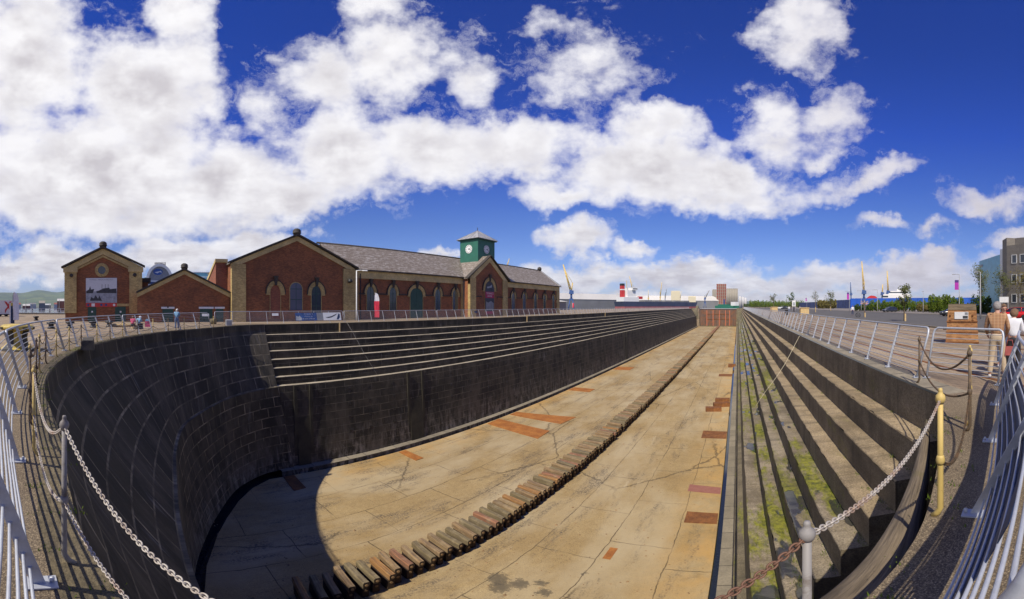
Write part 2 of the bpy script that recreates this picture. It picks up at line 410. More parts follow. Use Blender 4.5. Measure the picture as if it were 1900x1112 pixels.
def M_floor():
    t = newmat('dock_concrete'); p = t.pos()
    pd = t.vmath('ADD', p, t.vmath('SCALE', t.vmath('SUBTRACT', t.noise(p, .6, 5, .6, out=1), (.5, .5, .5)), .35))
    n1 = t.noise(p, .16, 7, .62); n2 = t.noise(p, 2.2, 6, .7); n3 = t.noise(p, 30, 3, .6)
    c = t.mix(t.ramp(n1, [(.3, 0), (.7, 1)]), (.31, .205, .075), (.46, .34, .16))
    c = t.mix(t.math('MULTIPLY', t.ramp(n2, [(.35, 0), (.7, 1)]), .45), c, (.235, .155, .06))
    c = t.mix(t.math('MULTIPLY', t.ramp(n3, [(.36, 1), (.52, 0)]), .55), c, (.09, .062, .035))
    c = t.mix(t.ramp(t.noise(p, 11, 6, .75), [(.58, 0), (.68, .6)]), c, (.085, .062, .04))
    gp_ = t.ramp(t.noise(t.mapping(p, (.22, .09, 1), (2, 7, 0)), 1.0, 5, .6), [(.42, 0), (.62, .75)])
    c = t.mix(gp_, c, (.43, .345, .205))
    # orange iron staining towards the gutters
    x = t.sep(p)[0]
    edge = t.math('ABSOLUTE', t.math('ADD', x, 14.3)); ef = t.ramp(t.math('DIVIDE', edge, 13.2), [(.72, 0), (.98, 1)])
    c = t.mix(t.math('MULTIPLY', ef, t.ramp(t.noise(p, .5, 5, .7), [(.35, 0), (.62, .6)])), c, (.50, .285, .075))
    # slab joints: long panels along the dock
    br = t.brick(t.mapping(pd, (1, 1, 1), (0, 0, 0), (0, 0, R(90))), (0, 0, 0), (0, 0, 0), (1, 1, 1), 5.6, 3.3, .03, off=.37)
    jm = t.math('MULTIPLY', br[1], t.ramp(t.noise(p, .45, 3), [(.35, .25), (.6, 1)]))
    c = t.mix(t.math('MULTIPLY', jm, .85), c, (.06, .042, .02))
    # wandering cracks
    pc = t.vmath('ADD', t.mapping(p, (1, .6, 1)), t.vmath('SCALE', t.vmath('SUBTRACT', t.noise(p, 1.4, 7, .7, out=1), (.5, .5, .5)), .7))
    cr = t.voro(pc, .11); crm = t.ramp(cr, [(.0, 1), (.0035, .8), (.006, 0)])
    crm = t.math('MULTIPLY', crm, t.ramp(t.noise(p, .12, 2), [(.47, 0), (.55, 1)]))
    c = t.mix(t.math('MULTIPLY', crm, .7), c, (.07, .05, .025))
    # dark lengthwise drag stains
    ds = t.noise(t.mapping(p, (.5, .12, 1), (3, 1, 0)), 1.0, 8, .78); ds = t.ramp(ds, [(.52, 0), (.63, 1)])
    c = t.mix(t.math('MULTIPLY', ds, t.ramp(t.noise(p, 9, 5, .8), [(.44, 0), (.56, .85)])), c, (.055, .045, .04))
    # pale scuffs
    ps = t.ramp(t.noise(t.mapping(p, (.45, .08, 1), (9, 4, 0)), 1.0, 7, .7), [(.63, 0), (.72, .55)])
    c = t.mix(ps, c, (.56, .47, .32))
    # pools of oil
    for ox, oy, r_ in ((-9.6, 13.1, .55), (-8.6, 13.3, .45), (-9.1, 12.6, .5), (-7.9, 13.8, .3), (-7.4, 13.2, .35), (-6.6, 15.4, .16)):
        q = t.vmath('LENGTH', t.vmath('SUBTRACT', t.vmath('ADD', p, t.vmath('SCALE', t.vmath('SUBTRACT', t.noise(p, 4, 6, .8, out=1), (.5, .5, .5)), 1.3)), (ox, oy, -12.58)), out=1)
        c = t.mix(t.ramp(q, [(r_ * .45, .75), (r_ * .85, .55), (r_, 0)]), c, (.06, .05, .035))
    h = t.math('SUBTRACT', t.math('ADD', t.math('MULTIPLY', n3, .25), t.math('MULTIPLY', n2, .8)), t.math('ADD', t.math('MULTIPLY', jm, 1.2), t.math('MULTIPLY', crm, 2)))
    t.finish(c, .85, 0, t.bump(h, .6, .03))
M_floor()

def M_ground():
    t = newmat('quay_paving'); p = t.pos()
    n1 = t.noise(p, .25, 6, .65); n2 = t.noise(p, 3, 6, .7); n3 = t.noise(p, 40, 3, .7)
    c = t.mix(t.ramp(n1, [(.35, 0), (.65, 1)]), (.30, .215, .13), (.43, .335, .225))
    ls = t.noise(t.mapping(p, (1.6, .05, 1)), 1.2, 7, .7)
    c = t.mix(t.ramp(ls, [(.45, 0), (.62, .8)]), c, (.13, .095, .07))
    ls2 = t.noise(t.mapping(p, (.9, .03, 1), (7, 0, 0)), 1.2, 5, .6)
    c = t.mix(t.ramp(ls2, [(.6, 0), (.68, .7)]), c, (.46, .38, .24))
    br = t.brick(p, (0, 0, 0), (0, 0, 0), (1, 1, 1), .34, .17, .014)
    c = t.mix(t.math('MULTIPLY', br[1], .45), c, (.05, .04, .03))
    c = t.mix(t.math('MULTIPLY', t.ramp(n3, [(.35, 1), (.55, 0)]), .5), c, (.09, .07, .05))
    t.finish(c, .9, 0, t.bump(t.math('ADD', n3, t.math('MULTIPLY', br[1], -1)), .5, .02))
    t = newmat('walkway_tarmac'); p = t.pos()
    n1 = t.noise(p, .9, 6, .7); n3 = t.noise(p, 60, 4, .8); v = t.sep(t.voro(p, 150, 'F1', 1))[0]
    c = t.mix(t.ramp(n1, [(.35, 0), (.68, 1)]), (.10, .072, .045), (.19, .145, .09))
    c = t.mix(t.ramp(v, [(.66, 0), (.86, .6)]), c, (.40, .31, .19))
    c = t.mix(t.ramp(v, [(.15, .6), (.34, 0)]), c, (.04, .03, .02))
    m = t.noise(p, 1.7, 6, .75)
    c = t.mix(t.ramp(m, [(.63, 0), (.74, .6)]), c, (.10, .11, .015))
    t.finish(c, .92, 0, t.bump(n3, .8, .012))
    t = newmat('asphalt'); p = t.pos()
    n1 = t.noise(p, .15, 5, .6); n2 = t.noise(p, 20, 3, .7)
    c = t.mix(n1, (.075, .07, .065), (.115, .105, .095)); c = t.mix(t.math('MULTIPLY', n2, .4), c, (.05, .047, .044))
    t.finish(c, .9)
M_ground()
def M_pale():
    t = newmat('asphalt_pale'); p = t.pos(); n1 = t.noise(p, .15, 5, .6); n2 = t.noise(p, 20, 3, .7)
    c = t.mix(n1, (.17, .15, .13), (.23, .20, .17)); c = t.mix(t.math('MULTIPLY', n2, .4), c, (.12, .1, .09)); t.finish(c, .9)
M_pale()
def M_rust():
    t = newmat('rust_plate'); p = t.pos()
    c = t.mix(t.ramp(t.noise(p, 1.1, 5, .6), [(.35, 0), (.65, 1)]), (.30, .105, .022), (.43, .17, .035))
    c = t.mix(t.ramp(t.noise(p, 7, 5, .75), [(.5, 0), (.7, .6)]), c, (.12, .04, .012))
    t.finish(c, .8, .1, t.bump(t.noise(p, 20, 4), .4, .01))
    t = newmat('rust_dark'); p = t.obj()
    c = t.mix(t.ramp(t.noise(p, 1.3, 6, .7), [(.35, 0), (.65, 1)]), (.13, .048, .016), (.28, .11, .03))
    c = t.mix(t.ramp(t.noise(p, 9, 5, .75), [(.5, 0), (.68, .7)]), c, (.045, .022, .012))
    t.finish(c, .85, .1, t.bump(t.noise(p, 25, 4), .5, .01))
    t = newmat('rust_maroon'); p = t.pos()
    t.finish(t.mix(t.noise(p, 3, 6, .7), (.20, .06, .05), (.34, .16, .11)), .85)
    t = newmat('caisson_rust'); p = t.pos()
    s = t.noise(t.mapping(p, (1.2, 1, .12)), 1.2, 7, .7); s2 = t.noise(p, .5, 5, .6)
    c = t.mix(t.ramp(s, [(.35, 0), (.65, 1)]), (.085, .055, .042), (.17, .105, .075))
    c = t.mix(t.ramp(s2, [(.45, 0), (.62, .8)]), c, (.21, .085, .035))
    t.finish(c, .85, 0, t.bump(s, .3, .03))
M_rust()
def M_keel():
    t = newmat('keel_timber'); p = t.obj(); r_ = t.n('ShaderNodeObjectInfo').outputs['Random']
    pr = t.vmath('ADD', p, t.comb(t.math('MULTIPLY', r_, 37), 0, t.math('MULTIPLY', r_, 11)))
    g = t.noise(t.mapping(pr, (.35, 7, 7)), 2.0, 6, .7)
    base = t.ramp(r_, [(0, (.28, .18, .085)), (.18, (.30, .135, .07)), (.28, (.20, .155, .075)), (.46, (.31, .21, .10)), (.60, (.36, .18, .055)), (.70, (.19, .15, .08)), (.84, (.29, .19, .095)), (1, (.23, .18, .09))], 'CONSTANT')
    c = t.mix(t.ramp(g, [(.4, 0), (.62, .75)]), base, (.07, .05, .035))
    c = t.mix(t.ramp(t.noise(pr, 1.8, 5, .7), [(.5, 0), (.7, .5)]), c, (.34, .27, .16))
    t.finish(c, .88, 0, t.bump(g, .8, .03))
    t = newmat('keel_iron'); p = t.pos()
    c = t.mix(t.noise(p, 3, 5, .7), (.022, .014, .009), (.06, .035, .02)); t.finish(c, .9)
    t = newmat('weathered_wood'); u = t.uv()
    g = t.noise(t.mapping(u, (.8, 14, 1)), 1.5, 7, .7)
    c = t.mix(t.ramp(g, [(.35, 0), (.65, 1)]), (.07, .052, .032), (.235, .18, .115))
    c = t.mix(t.ramp(t.noise(u, 1.3, 4, .6), [(.55, 0), (.72, .7)]), c, (.11, .10, .02))
    t.finish(c, .85, 0, t.bump(g, .8, .02))
M_keel()
simple('bolt_rust', (.24, .15, .07), .8, var=.4)
simple('slide_dark', (.030, .026, .016), .85, var=.5, scale=1.2)  # dark tone of the wall slides, varied at random
def M_steel():
    t = newmat('galvanised'); p = t.pos()
    v = t.voro(p, 38, 'F1', 1); g = t.noise(p, 4, 4, .6)
    c = t.mix(t.math('MULTIPLY', t.sep(v)[0], .35), (.47, .49, .53), (.33, .35, .39)); c = t.mix(t.ramp(g, [(.5, 0), (.75, .35)]), c, (.25, .25, .26))
    t.finish(c, .5, .35, t.bump(t.noise(p, 60, 3), .15, .004))
    t = newmat('chain_steel'); p = t.pos()
    c = t.mix(t.ramp(t.noise(p, 5, 5, .7), [(.50, 0), (.66, .75)]), (.44, .40, .35), (.30, .16, .09))
    t.finish(c, .6, .25)
    t = newmat('chain_sweep'); p = t.pos(); xr = t.ramp(t.math('ADD', t.sep(p)[0], 1.0), [(.62, 0), (.85, 1)])
    c = t.mix(t.math('MAXIMUM', xr, t.ramp(t.noise(p, 5, 5, .7), [(.52, 0), (.68, .75)])), (.46, .42, .36), (.15, .075, .045))
    t.finish(c, .65, .2)
    t = newmat('chain_rusty'); p = t.pos()
    c = t.mix(t.ramp(t.noise(p, 9, 5, .7), [(.4, 0), (.65, 1)]), (.20, .075, .035), (.34, .19, .13))
    t.finish(c, .8, .1)
    t = newmat('chain_dark'); p = t.pos()
    c = t.mix(t.ramp(t.noise(p, 6, 5, .7), [(.4, 0), (.65, 1)]), (.06, .045, .03), (.16, .09, .045))
    t.finish(c, .8, .1)
    t = newmat('post_yellow'); p = t.pos()
    c = t.mix(t.ramp(t.noise(p, 9, 5, .75), [(.60, 0), (.68, 1)]), (.56, .41, .13), (.16, .07, .03)); c = t.mix(t.ramp(t.noise(p, 2.2, 3), [(.4, 0), (.7, .4)]), c, (.40, .29, .10))
    t.finish(c, .6)
    t = newmat('post_grey'); p = t.pos()
    c = t.mix(t.ramp(t.noise(p, 8, 5, .75), [(.5, 0), (.68, 1)]), (.24, .225, .21), (.11, .085, .065))
    t.finish(c, .6)
    t = newmat('post_dark'); p = t.pos()
    c = t.mix(t.ramp(t.noise(p, 10, 5, .75), [(.5, 0), (.68, 1)]), (.10, .07, .045), (.20, .13, .06))
    t.finish(c, .7)
M_steel()
def M_glass(name, tint=(.02, .026, .035), rough=.12):
    t = newmat(name); p = t.pos()
    t.finish(t.mix(t.noise(p, .8, 3), tint, tuple(k * 2.2 for k in tint)), rough, 0, t.bump(t.noise(p, 1.5, 2), .08, .05), spec=.8)
M_glass('window_glass'); M_glass('teal_glass', (.07, .21, .27), .3); M_glass('car_glass', (.012, .014, .018), .06)
M_glass('arched_glass_blue', (.05, .055, .085), .3)
simple('paint_black', (.018, .018, .018), .5); simple('paint_green_dark', (.014, .06, .045), .5, var=.2, scale=2)
simple('tower_green', (.022, .125, .085), .55, var=.15, scale=1.5)
simple('lead_grey', (.30, .30, .31), .55, var=.2, scale=2); simple('dark_stone', (.05, .042, .034), .8, var=.4)
simple('white_paint', (.72, .72, .70), .5, var=.08); simple('cream_paint', (.62, .55, .38), .6, var=.12)
simple('yellow_paint', (.46, .34, .07), .6, var=.5); simple('blue_paint', (.03, .10, .36), .5, var=.2, scale=1)
simple('crane_yellow', (.62, .44, .12), .6, var=.15, scale=.5); simple('crane_blue', (.035, .085, .24), .6, var=.2, scale=.5)
simple('hoarding_blue', (.02, .11, .52), .55, var=.25, scale=.15); simple('hoarding_navy', (.045, .07, .20), .55, var=.25, scale=.15)
simple('red_paint', (.50, .03, .03), .4, var=.15); simple('orange_paint', (.52, .15, .07), .6, var=.25)
simple('car_red', (.55, .012, .012), .22, var=.05, spec=.6); simple('car_navy', (.022, .028, .045), .22, var=.1, spec=.6); simple('car_black', (.016, .018, .024), .22, var=.1, spec=.6)
simple('rubber', (.015, .015, .015), .8); simple('rim_metal', (.35, .36, .37), .35, .6)
simple('hull_navy', (.035, .045, .085), .6, var=.2, scale=.1); simple('hull_red', (.30, .075, .07), .7, var=.3, scale=.1); simple('ship_green', (.02, .16, .10), .6)
simple('concrete_silo', (.30, .27, .22), .9, var=.12, scale=.08, bump=0); simple('silo_red', (.25, .085, .06), .9, var=.12, scale=.08); simple('white_silo', (.5, .5, .5), .7, var=.1, scale=.1)
simple('warehouse_roof', (.56, .54, .50), .8, var=.1, scale=.03); simple('warehouse_wall', (.20, .20, .20), .8, var=.15, scale=.05)
simple('crimson', (.36, .012, .07), .6, var=.1); simple('poster_dark', (.035, .04, .06), .6, var=.4, scale=1.2); simple('poster_white', (.6, .61, .62), .6, var=.05)
simple('poster_grey', (.22, .23, .25), .6, var=.25, scale=1); simple('poster_black', (.035, .037, .042), .6, var=.3); simple('poster_sea', (.3, .32, .35), .6, var=.3, scale=3)
simple('banner_blue', (.03, .07, .20), .7, var=.35, scale=2.2); simple('banner_navy', (.012, .03, .085), .6, var=.15, scale=2); simple('flag_red', (.60, .03, .06), .6, var=.15, scale=3); simple('flag_white', (.66, .66, .70), .6, var=.12, scale=4)
simple('purple', (.42, .03, .38), .6, var=.15); simple('purple_dark', (.09, .03, .20), .6, var=.1)
simple('bark', (.16, .12, .08), .9, var=.4, scale=9, bump=.4); simple('stake_wood', (.50, .36, .17), .85, var=.25)
simple('skin', (.48, .26, .18), .6, var=.08); simple('hair_grey', (.24, .22, .21), .8, var=.35, scale=40); simple('hair_brown', (.15, .085, .045), .8, var=.35, scale=40); simple('hair_white', (.55, .52, .48), .8, var=.2, scale=40)
simple('cloth_white', (.68, .69, .72), .8, var=.08); simple('cloth_black', (.022, .02, .025), .85, var=.3); simple('cloth_blue', (.18, .34, .50), .8, var=.25, scale=8); simple('denim', (.12, .17, .28), .85, var=.25, scale=8)
simple('cloth_pink', (.62, .09, .18), .8); simple('khaki', (.47, .37, .25), .85, var=.14, scale=5); simple('shoe_white', (.55, .55, .55), .7); simple('bag_red', (.34, .08, .07), .8); simple('navy_cloth', (.03, .04, .09), .85)
simple('water_dark', (.02, .025, .03), .05, var=.2, spec=.6)
def M_check():
    t = newmat('check_shirt'); p = t.obj()
    a = t.math('SINE', t.math('MULTIPLY', t.sep(p)[2], 95)); b = t.math('SINE', t.math('MULTIPLY', t.sep(p)[0], 80))
    c = t.mix(t.ramp(a, [(.3, 0), (.9, .5)]), (.37, .20, .10), (.20, .10, .06)); c = t.mix(t.ramp(b, [(.4, 0), (.95, .4)]), c, (.52, .36, .22))
    t.finish(c, .85)
    t = newmat('crate_wood'); p = t.obj(); z = t.sep(p)[2]
    c = t.mix(t.ramp(t.noise(p, 2.2, 6, .7), [(.35, 0), (.65, 1)]), (.30, .13, .045), (.42, .22, .085))
    c = t.mix(t.ramp(t.noise(t.mapping(p, (1, 1, 3)), 3, 6, .75), [(.48, 0), (.66, .8)]), c, (.10, .045, .02))
    t.finish(c, .85, 0, t.bump(t.noise(p, 14, 5), .6, .02))
    t = newmat('water'); p = t.pos()
    t.finish((.03, .055, .07), .12, 0, t.bump(t.noise(t.mapping(p, (1, 1, 1)), .6, 4), .25, .3), spec=.5)
    t = newmat('hills'); p = t.pos()
    n = t.noise(p, .0016, 7, .65); z = t.sep(p)[2]
    c = t.mix(t.ramp(n, [(.4, 0), (.6, 1)]), (.025, .06, .03), (.075, .12, .045))
    v = t.voro(p, .006, 'F1', 1)
    c = t.mix(t.ramp(t.sep(v)[0], [(.55, 0), (.8, .6)]), c, (.13, .17, .06))
    t.finish(c, 1)
    t = newmat('far_land'); p = t.pos()
    v = t.voro(p, .02, 'F1', 1)
    c = t.mix(t.ramp(t.sep(v)[0], [(.3, 0), (.9, 1)]), (.05, .07, .04), (.22, .21, .19))
    t.finish(c, 1)
    for nm, a, b, tr in (('leaf_green', (.07, .125, .018), (.17, .22, .03), .3), ('leaf_dark', (.03, .06, .012), (.075, .115, .02), .2), ('leaf_brown', (.12, .10, .03), (.20, .17, .06), .2), ('leaf_tree', (.09, .11, .04), (.17, .18, .07), .3)):
        t = newmat(nm); p = t.pos()
        c = t.mix(t.ramp(t.noise(p, 1.3, 5, .75), [(.35, 0), (.65, 1)]), a, b)
        d = t.n('ShaderNodeBsdfDiffuse'); t.put(d.inputs[0], c); tl = t.n('ShaderNodeBsdfTranslucent'); t.put(tl.inputs[0], c)
        mx = t.n('ShaderNodeMixShader'); mx.inputs[0].default_value = tr
        t.nt.links.new(d.outputs[0], mx.inputs[1]); t.nt.links.new(tl.outputs[0], mx.inputs[2])
        o = t.n('ShaderNodeOutputMaterial'); t.nt.links.new(mx.outputs[0], o.inputs[0])
M_check()

# ================================================================== THE DOCK
YE = 262.0                                   # end of the stepped sides
RIM = [(-32.08,10.8),(-31.1,8.4),(-29.3,6.3),(-27.1,4.4),(-24.6,1.98),(-21.8,.25),(-18.64,-1.16),(-14.9,-2.17),(-11.6,-2.38),(-9.1,-2.22),(-7.0,-1.82),(-4.45,-.96),(-1.75,-.12),(.56,1.58),(1.78,3.08),(3.48,5.85)]
LEDGE = [(-28.85,10.8),(-28.1,8.84),(-26.5,6.5),(-24.3,4.6),(-21.4,2.74),(-19.4,1.97),(-16.3,1.4),(-13.4,1.15),(-10.8,.98),(-8.5,.95),(-6.6,1.0),(-4.2,1.1),(-1.7,1.1),(.45,1.95),(1.6,3.3),(3.2,5.9)]
TOE = [(-28.35,12.0),(-28.1,9.6),(-26.6,7.3),(-24.9,5.9),(-22.6,4.6),(-20.5,3.6),(-17.3,2.45),(-14.6,1.95),(-12,1.85),(-9.4,2.1),(-7.4,2.7),(-5,3.4),(-2.8,4.2),(-.6,4.6),(.6,5.2),(2.6,6.6)]
rim = catmull([(x, y, 0) for x, y in RIM], 6)
ledge = catmull([(x, y, -4.98) for x, y in LEDGE], 6)
toe = catmull([(x, y, -12.3) for x, y in TOE], 6)
# near-rim irregular stone faces
def head_wall():
    b = MB(); n = len(rim); L = [0]
    for i in range(1, n): L.append(L[-1] + (rim[i] - rim[i - 1]).length)
    def P(i, k):           # k 0..1 upper, 1..2 lower
        if k <= 1:
            a, c = rim[i], ledge[i]
            top = Vector((a.x, a.y, -.55)) + (c - a).xy.to_3d() * .03
            if k < .12: return a.lerp(top, k / .12)
            return top.lerp(c, (k - .12) / .88)
        return ledge[i].lerp(toe[i], (k - 1))
    ks = [0, .12, .3, .5, .7, .85, 1.0, 1.001, 1.2, 1.4, 1.6, 1.8, 2.0]
    rows = []; uvs = []
    for k in ks:
        row = []; uv = []
        for i in range(n):
            p = P(i, min(k, 1.0) if k <= 1 else k)
            if k > 1 :
                d = (toe[i] - rim[i]).xy.to_3d().normalized() * .12
                p = p + d
            row.append(p); uv.append((L[i], p.z * 1.15))
        rows.append(row); uvs.append(uv)
    b.sheet(rows, uvs, 0)
    return b
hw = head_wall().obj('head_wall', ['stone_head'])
tag(hw, 'dark curved battered stone wall closing the near end of the dry dock', 'dock wall')

STEP_R = [(3.48, 0), (3.48, -.88), (3.03, -.88), (3.03, -1.55), (2.57, -1.55), (2.57, -2.24), (2.10, -2.24), (2.10, -2.92), (1.62, -2.92), (1.62, -3.60), (1.18, -3.60), (1.18, -4.29), (.77, -4.29), (.77, -4.98), (.25, -4.98)]
LOW_R = [(.25, -4.98), (.18, -6.3), (-.02, -6.35), (-.04, -6.55), (.10, -6.6), (-.02, -9.2), (-.16, -9.25), (-.18, -9.5), (-.06, -9.55), (-.2, -12.2), (-.85, -12.25), (-.87, -13.0)]
def rounded(prof, r=.035):
    out = [prof[0]]
    for i in range(1, len(prof) - 1):
        a, p, c = Vector(prof[i - 1]), Vector(prof[i]), Vector(prof[i + 1])
        convex = (i % 2 == 0)
        if convex:
            out.append(tuple(p + (a - p).normalized() * r)); out.append(tuple(p + ((a - p).normalized() + (c - p).normalized()) * r * .3)); out.append(tuple(p + (c - p).normalized() * r))
        else: out.append(tuple(p))
    out.append(prof[-1]); return out
def stepped(side, y0, name, label, mats_riser, mats_tread):
    """side +1: right wall as surveyed, -1: mirrored about the dock's middle x=-14.3"""
    MX = (lambda x: x) if side > 0 else (lambda x: -28.6 - x)
    mats = []; b = MB()
    ys = [y0]; 
    yy = y0
    while yy < YE:
        yy += .22 if (yy < 16 and side > 0) else (.5 if yy < 30 else (1.5 if yy < 60 else 6.5)); ys.append(min(yy, YE))
    rr = random.Random(3)
    # stair profile split: riser material 0, tread 1, mossy treads 2, low wall 3, ledge 4
    def wob(x, z, y, amt):
        k = math.sin(y * 1.7 + x * 5) * .5 + math.sin(y * .61 + z * 3) * .5 + math.sin(y * 4.3 + z * 7) * .35
        return k * amt
    wob_ = wob
    def wob(x, z, y, amt):
        g = random.Random(int(y * 100) * 31 + int(x * 100) * 7 + int(z * 100))
        v = g.uniform(-1, 1)
        return wob_(x, z, y, amt) + amt * .8 * v - (amt * 3.2 * (g.random() ** 2) if g.random() < .10 else 0)
    segs = []
    for i in range(len(STEP_R) - 1):
        a, c = STEP_R[i], STEP_R[i + 1]
        tread = abs(a[1] - c[1]) < .01
        lvl = i // 2
        if tread: segs.append((a, c, 1 if lvl < 3 else 2))
        else: segs.append((a, c, 0 if lvl < 4 else (5 if side > 0 else 0)))
    LW = LOW_R if side > 0 else [(.25, -4.98), (.20, -5.6), (-.2, -12.2), (-.85, -12.25), (-.87, -13.0)]
    for i in range(len(LW) - 1):
        a, c = LW[i], LW[i + 1]; segs.append((a, c, 4 if i == len(LW) - 3 else 3))
    # rounded nosing where a tread meets the riser below it (convex) -> handled by insetting
    r = .04; s = 0
    for a, c, m in segs:
        A, Cc = Vector(a), Vector(c); d = (Cc - A).normalized()
        isT = abs(A.y - Cc.y) < .01
        A2, C2 = A.copy(), Cc.copy()
        if m in (0, 1, 2, 5):
            if isT: C2 = Cc - d * r
            else: A2 = A + d * r
        prof = [A2, C2]
        if isT and m in (1, 2): prof += [Cc + Vector((r * -.3 * -1 * .0, 0)) * 1, ]
        ln = (C2 - A2).length
        amt = .012 if m in (0, 1, 2, 5) else .0
        rows = []; uvs = []
        P0 = [A2, C2]
        if isT and m in (1, 2):                      # add rounded nose down to the riser
            P0 = [A2, C2, Cc + Vector((.012, -.012)), Cc + Vector((0, -r))]
        ss = [s]
        for q in range(1, len(P0)): ss.append(ss[-1] + (P0[q] - P0[q - 1]).length)
        for q, p in enumerate(P0):
            row = []; uv = []
            for y in ys:
                w_ = wob(p.x, p.y, y, amt) if 0 < q or not isT else 0
                row.append((MX(p.x + (-w_ * .8 if (isT and q in (2, 3)) else 0)), y, p.y + (w_ * .6 if (isT and q in (1, 2)) else 0)))
                uv.append((y, ss[q]))
            rows.append(row); uvs.append(uv)
        b.sheet(rows, uvs, m)
        s = ss[-1]
    # ends (cap facing the head)
    for i in range(0, len(STEP_R) - 1, 2):
        x, zt = STEP_R[i]; zb = STEP_R[i + 1][1]
        b.add([(MX(4.2), y0, zt - .002), (MX(x), y0, zt - .002), (MX(x), y0, zb), (MX(4.2), y0, zb)], [(0, 1, 2, 3)], m=0)
    return b
riser_names = ['altar_riser', 'altar_tread', 'altar_mossy', 'altar_wet', 'coping_stone', 'altar_wet']
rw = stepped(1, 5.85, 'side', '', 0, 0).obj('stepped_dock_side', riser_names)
tag(rw, 'sunlit stepped stone side of the dock with moss on its lower steps', 'dock wall')
lw = stepped(-1, 10.8, 'side', '', 0, 0).obj('stepped_dock_side', ['stone_dark', 'tread_sunlit_tone', 'tread_sunlit_tone', 'stone_dark', 'coping_stone', 'stone_dark'])  # risers stained near-black, treads coloured paler for the sun on them
tag(lw, 'dark shaded stepped stone side of the dock with pale step edges', 'dock wall')

# vertical slides let into the left wall: dark stone ribs and troughs, each a thing of the wall
for (ya, yb, grp) in ((12.2, 13.9, 'nearest the curved head'), (24.2, 26.4, 'beside the narrow rusty floor plate'), (93, 95.5, 'far along the wall')):
    b = MB()
    x0, x1 = -28.82, -28.42
    for (a, c) in ((ya, ya + .28), (yb - .28, yb)):
        b.hexa([(x1, a, -12.2), (x1, c, -12.2), (x1 - .6, c, -12.2), (x1 - .6, a, -12.2)], [(x0 + .12, a, -5.02), (x0 + .12, c, -5.02), (x0 - .1, c, -5.02), (x0 - .1, a, -5.02)])
    b.hexa([(x1 + .12, ya + .28, -12.2), (x1 + .12, yb - .28, -12.2), (x1 - .3, yb - .28, -12.2), (x1 - .3, ya + .28, -12.2)], [(x0 + .02, ya + .28, -6.2), (x0 + .02, yb - .28, -6.2), (x0 - .2, yb - .28, -6.2), (x0 - .2, ya + .28, -6.2)])
    tag(b.obj('timber_slide', ['slide_dark']), 'dark vertical slide on the dark lower dock wall, ' + grp, 'slide', 'slides on the dark dock wall')
# rows of black squares standing in for the shade inside putlog holes
rr = random.Random(5)
for y in [14.6, 17.4, 19.6, 22.4, 27.6, 30.4, 33.6, 37, 41, 46, 52, 60, 70]:
    for k, z in enumerate((-6.0, -7.3, -8.6, -9.9)):
        if k == 3 and y > 24: continue
        x = -28.8 + .4 * (-5.6 - z) / 6.6 + .012
        b = MB(); b.add([(x, y, z), (x, y + .26, z), (x, y + .26, z + .26), (x, y, z + .26), (x - .02, y - .01, z - .01), (x - .02, y + .27, z - .01), (x - .02, y + .27, z + .27), (x - .02, y - .01, z + .27)],
              [(0, 1, 2, 3), (4, 5, 1, 0), (5, 6, 2, 1), (6, 7, 3, 2), (7, 4, 0, 3)], m=0)
        b.obj('hole_shade', ['paint_black'], lw)

# dock floor, gutter
fl = [(-27.5, YE + 3), (-27.5, 12.4), (-27.35, 9.6), (-26.2, 7.9), (-24.4, 6.4), (-22.2, 5.1), (-20.3, 4.15), (-17.2, 3.0), (-14.4, 2.4), (-11.6, 2.4), (-9.0, 2.8), (-6.8, 3.6), (-4.6, 4.9), (-2.8, 6.6), (-1.5, 8.8), (-1.17, 12), (-1.17, YE + 3)]
b = MB(); b.prism(fl, -13.2, -12.58, 'z'); tag(b.obj('dock_floor', ['dock_concrete']), kind='structure')
b = MB(); b.box(-30, 1.2, 0, YE + 8, -13.3, -12.98); tag(b.obj('gutter_water', ['water_dark']), kind='structure')

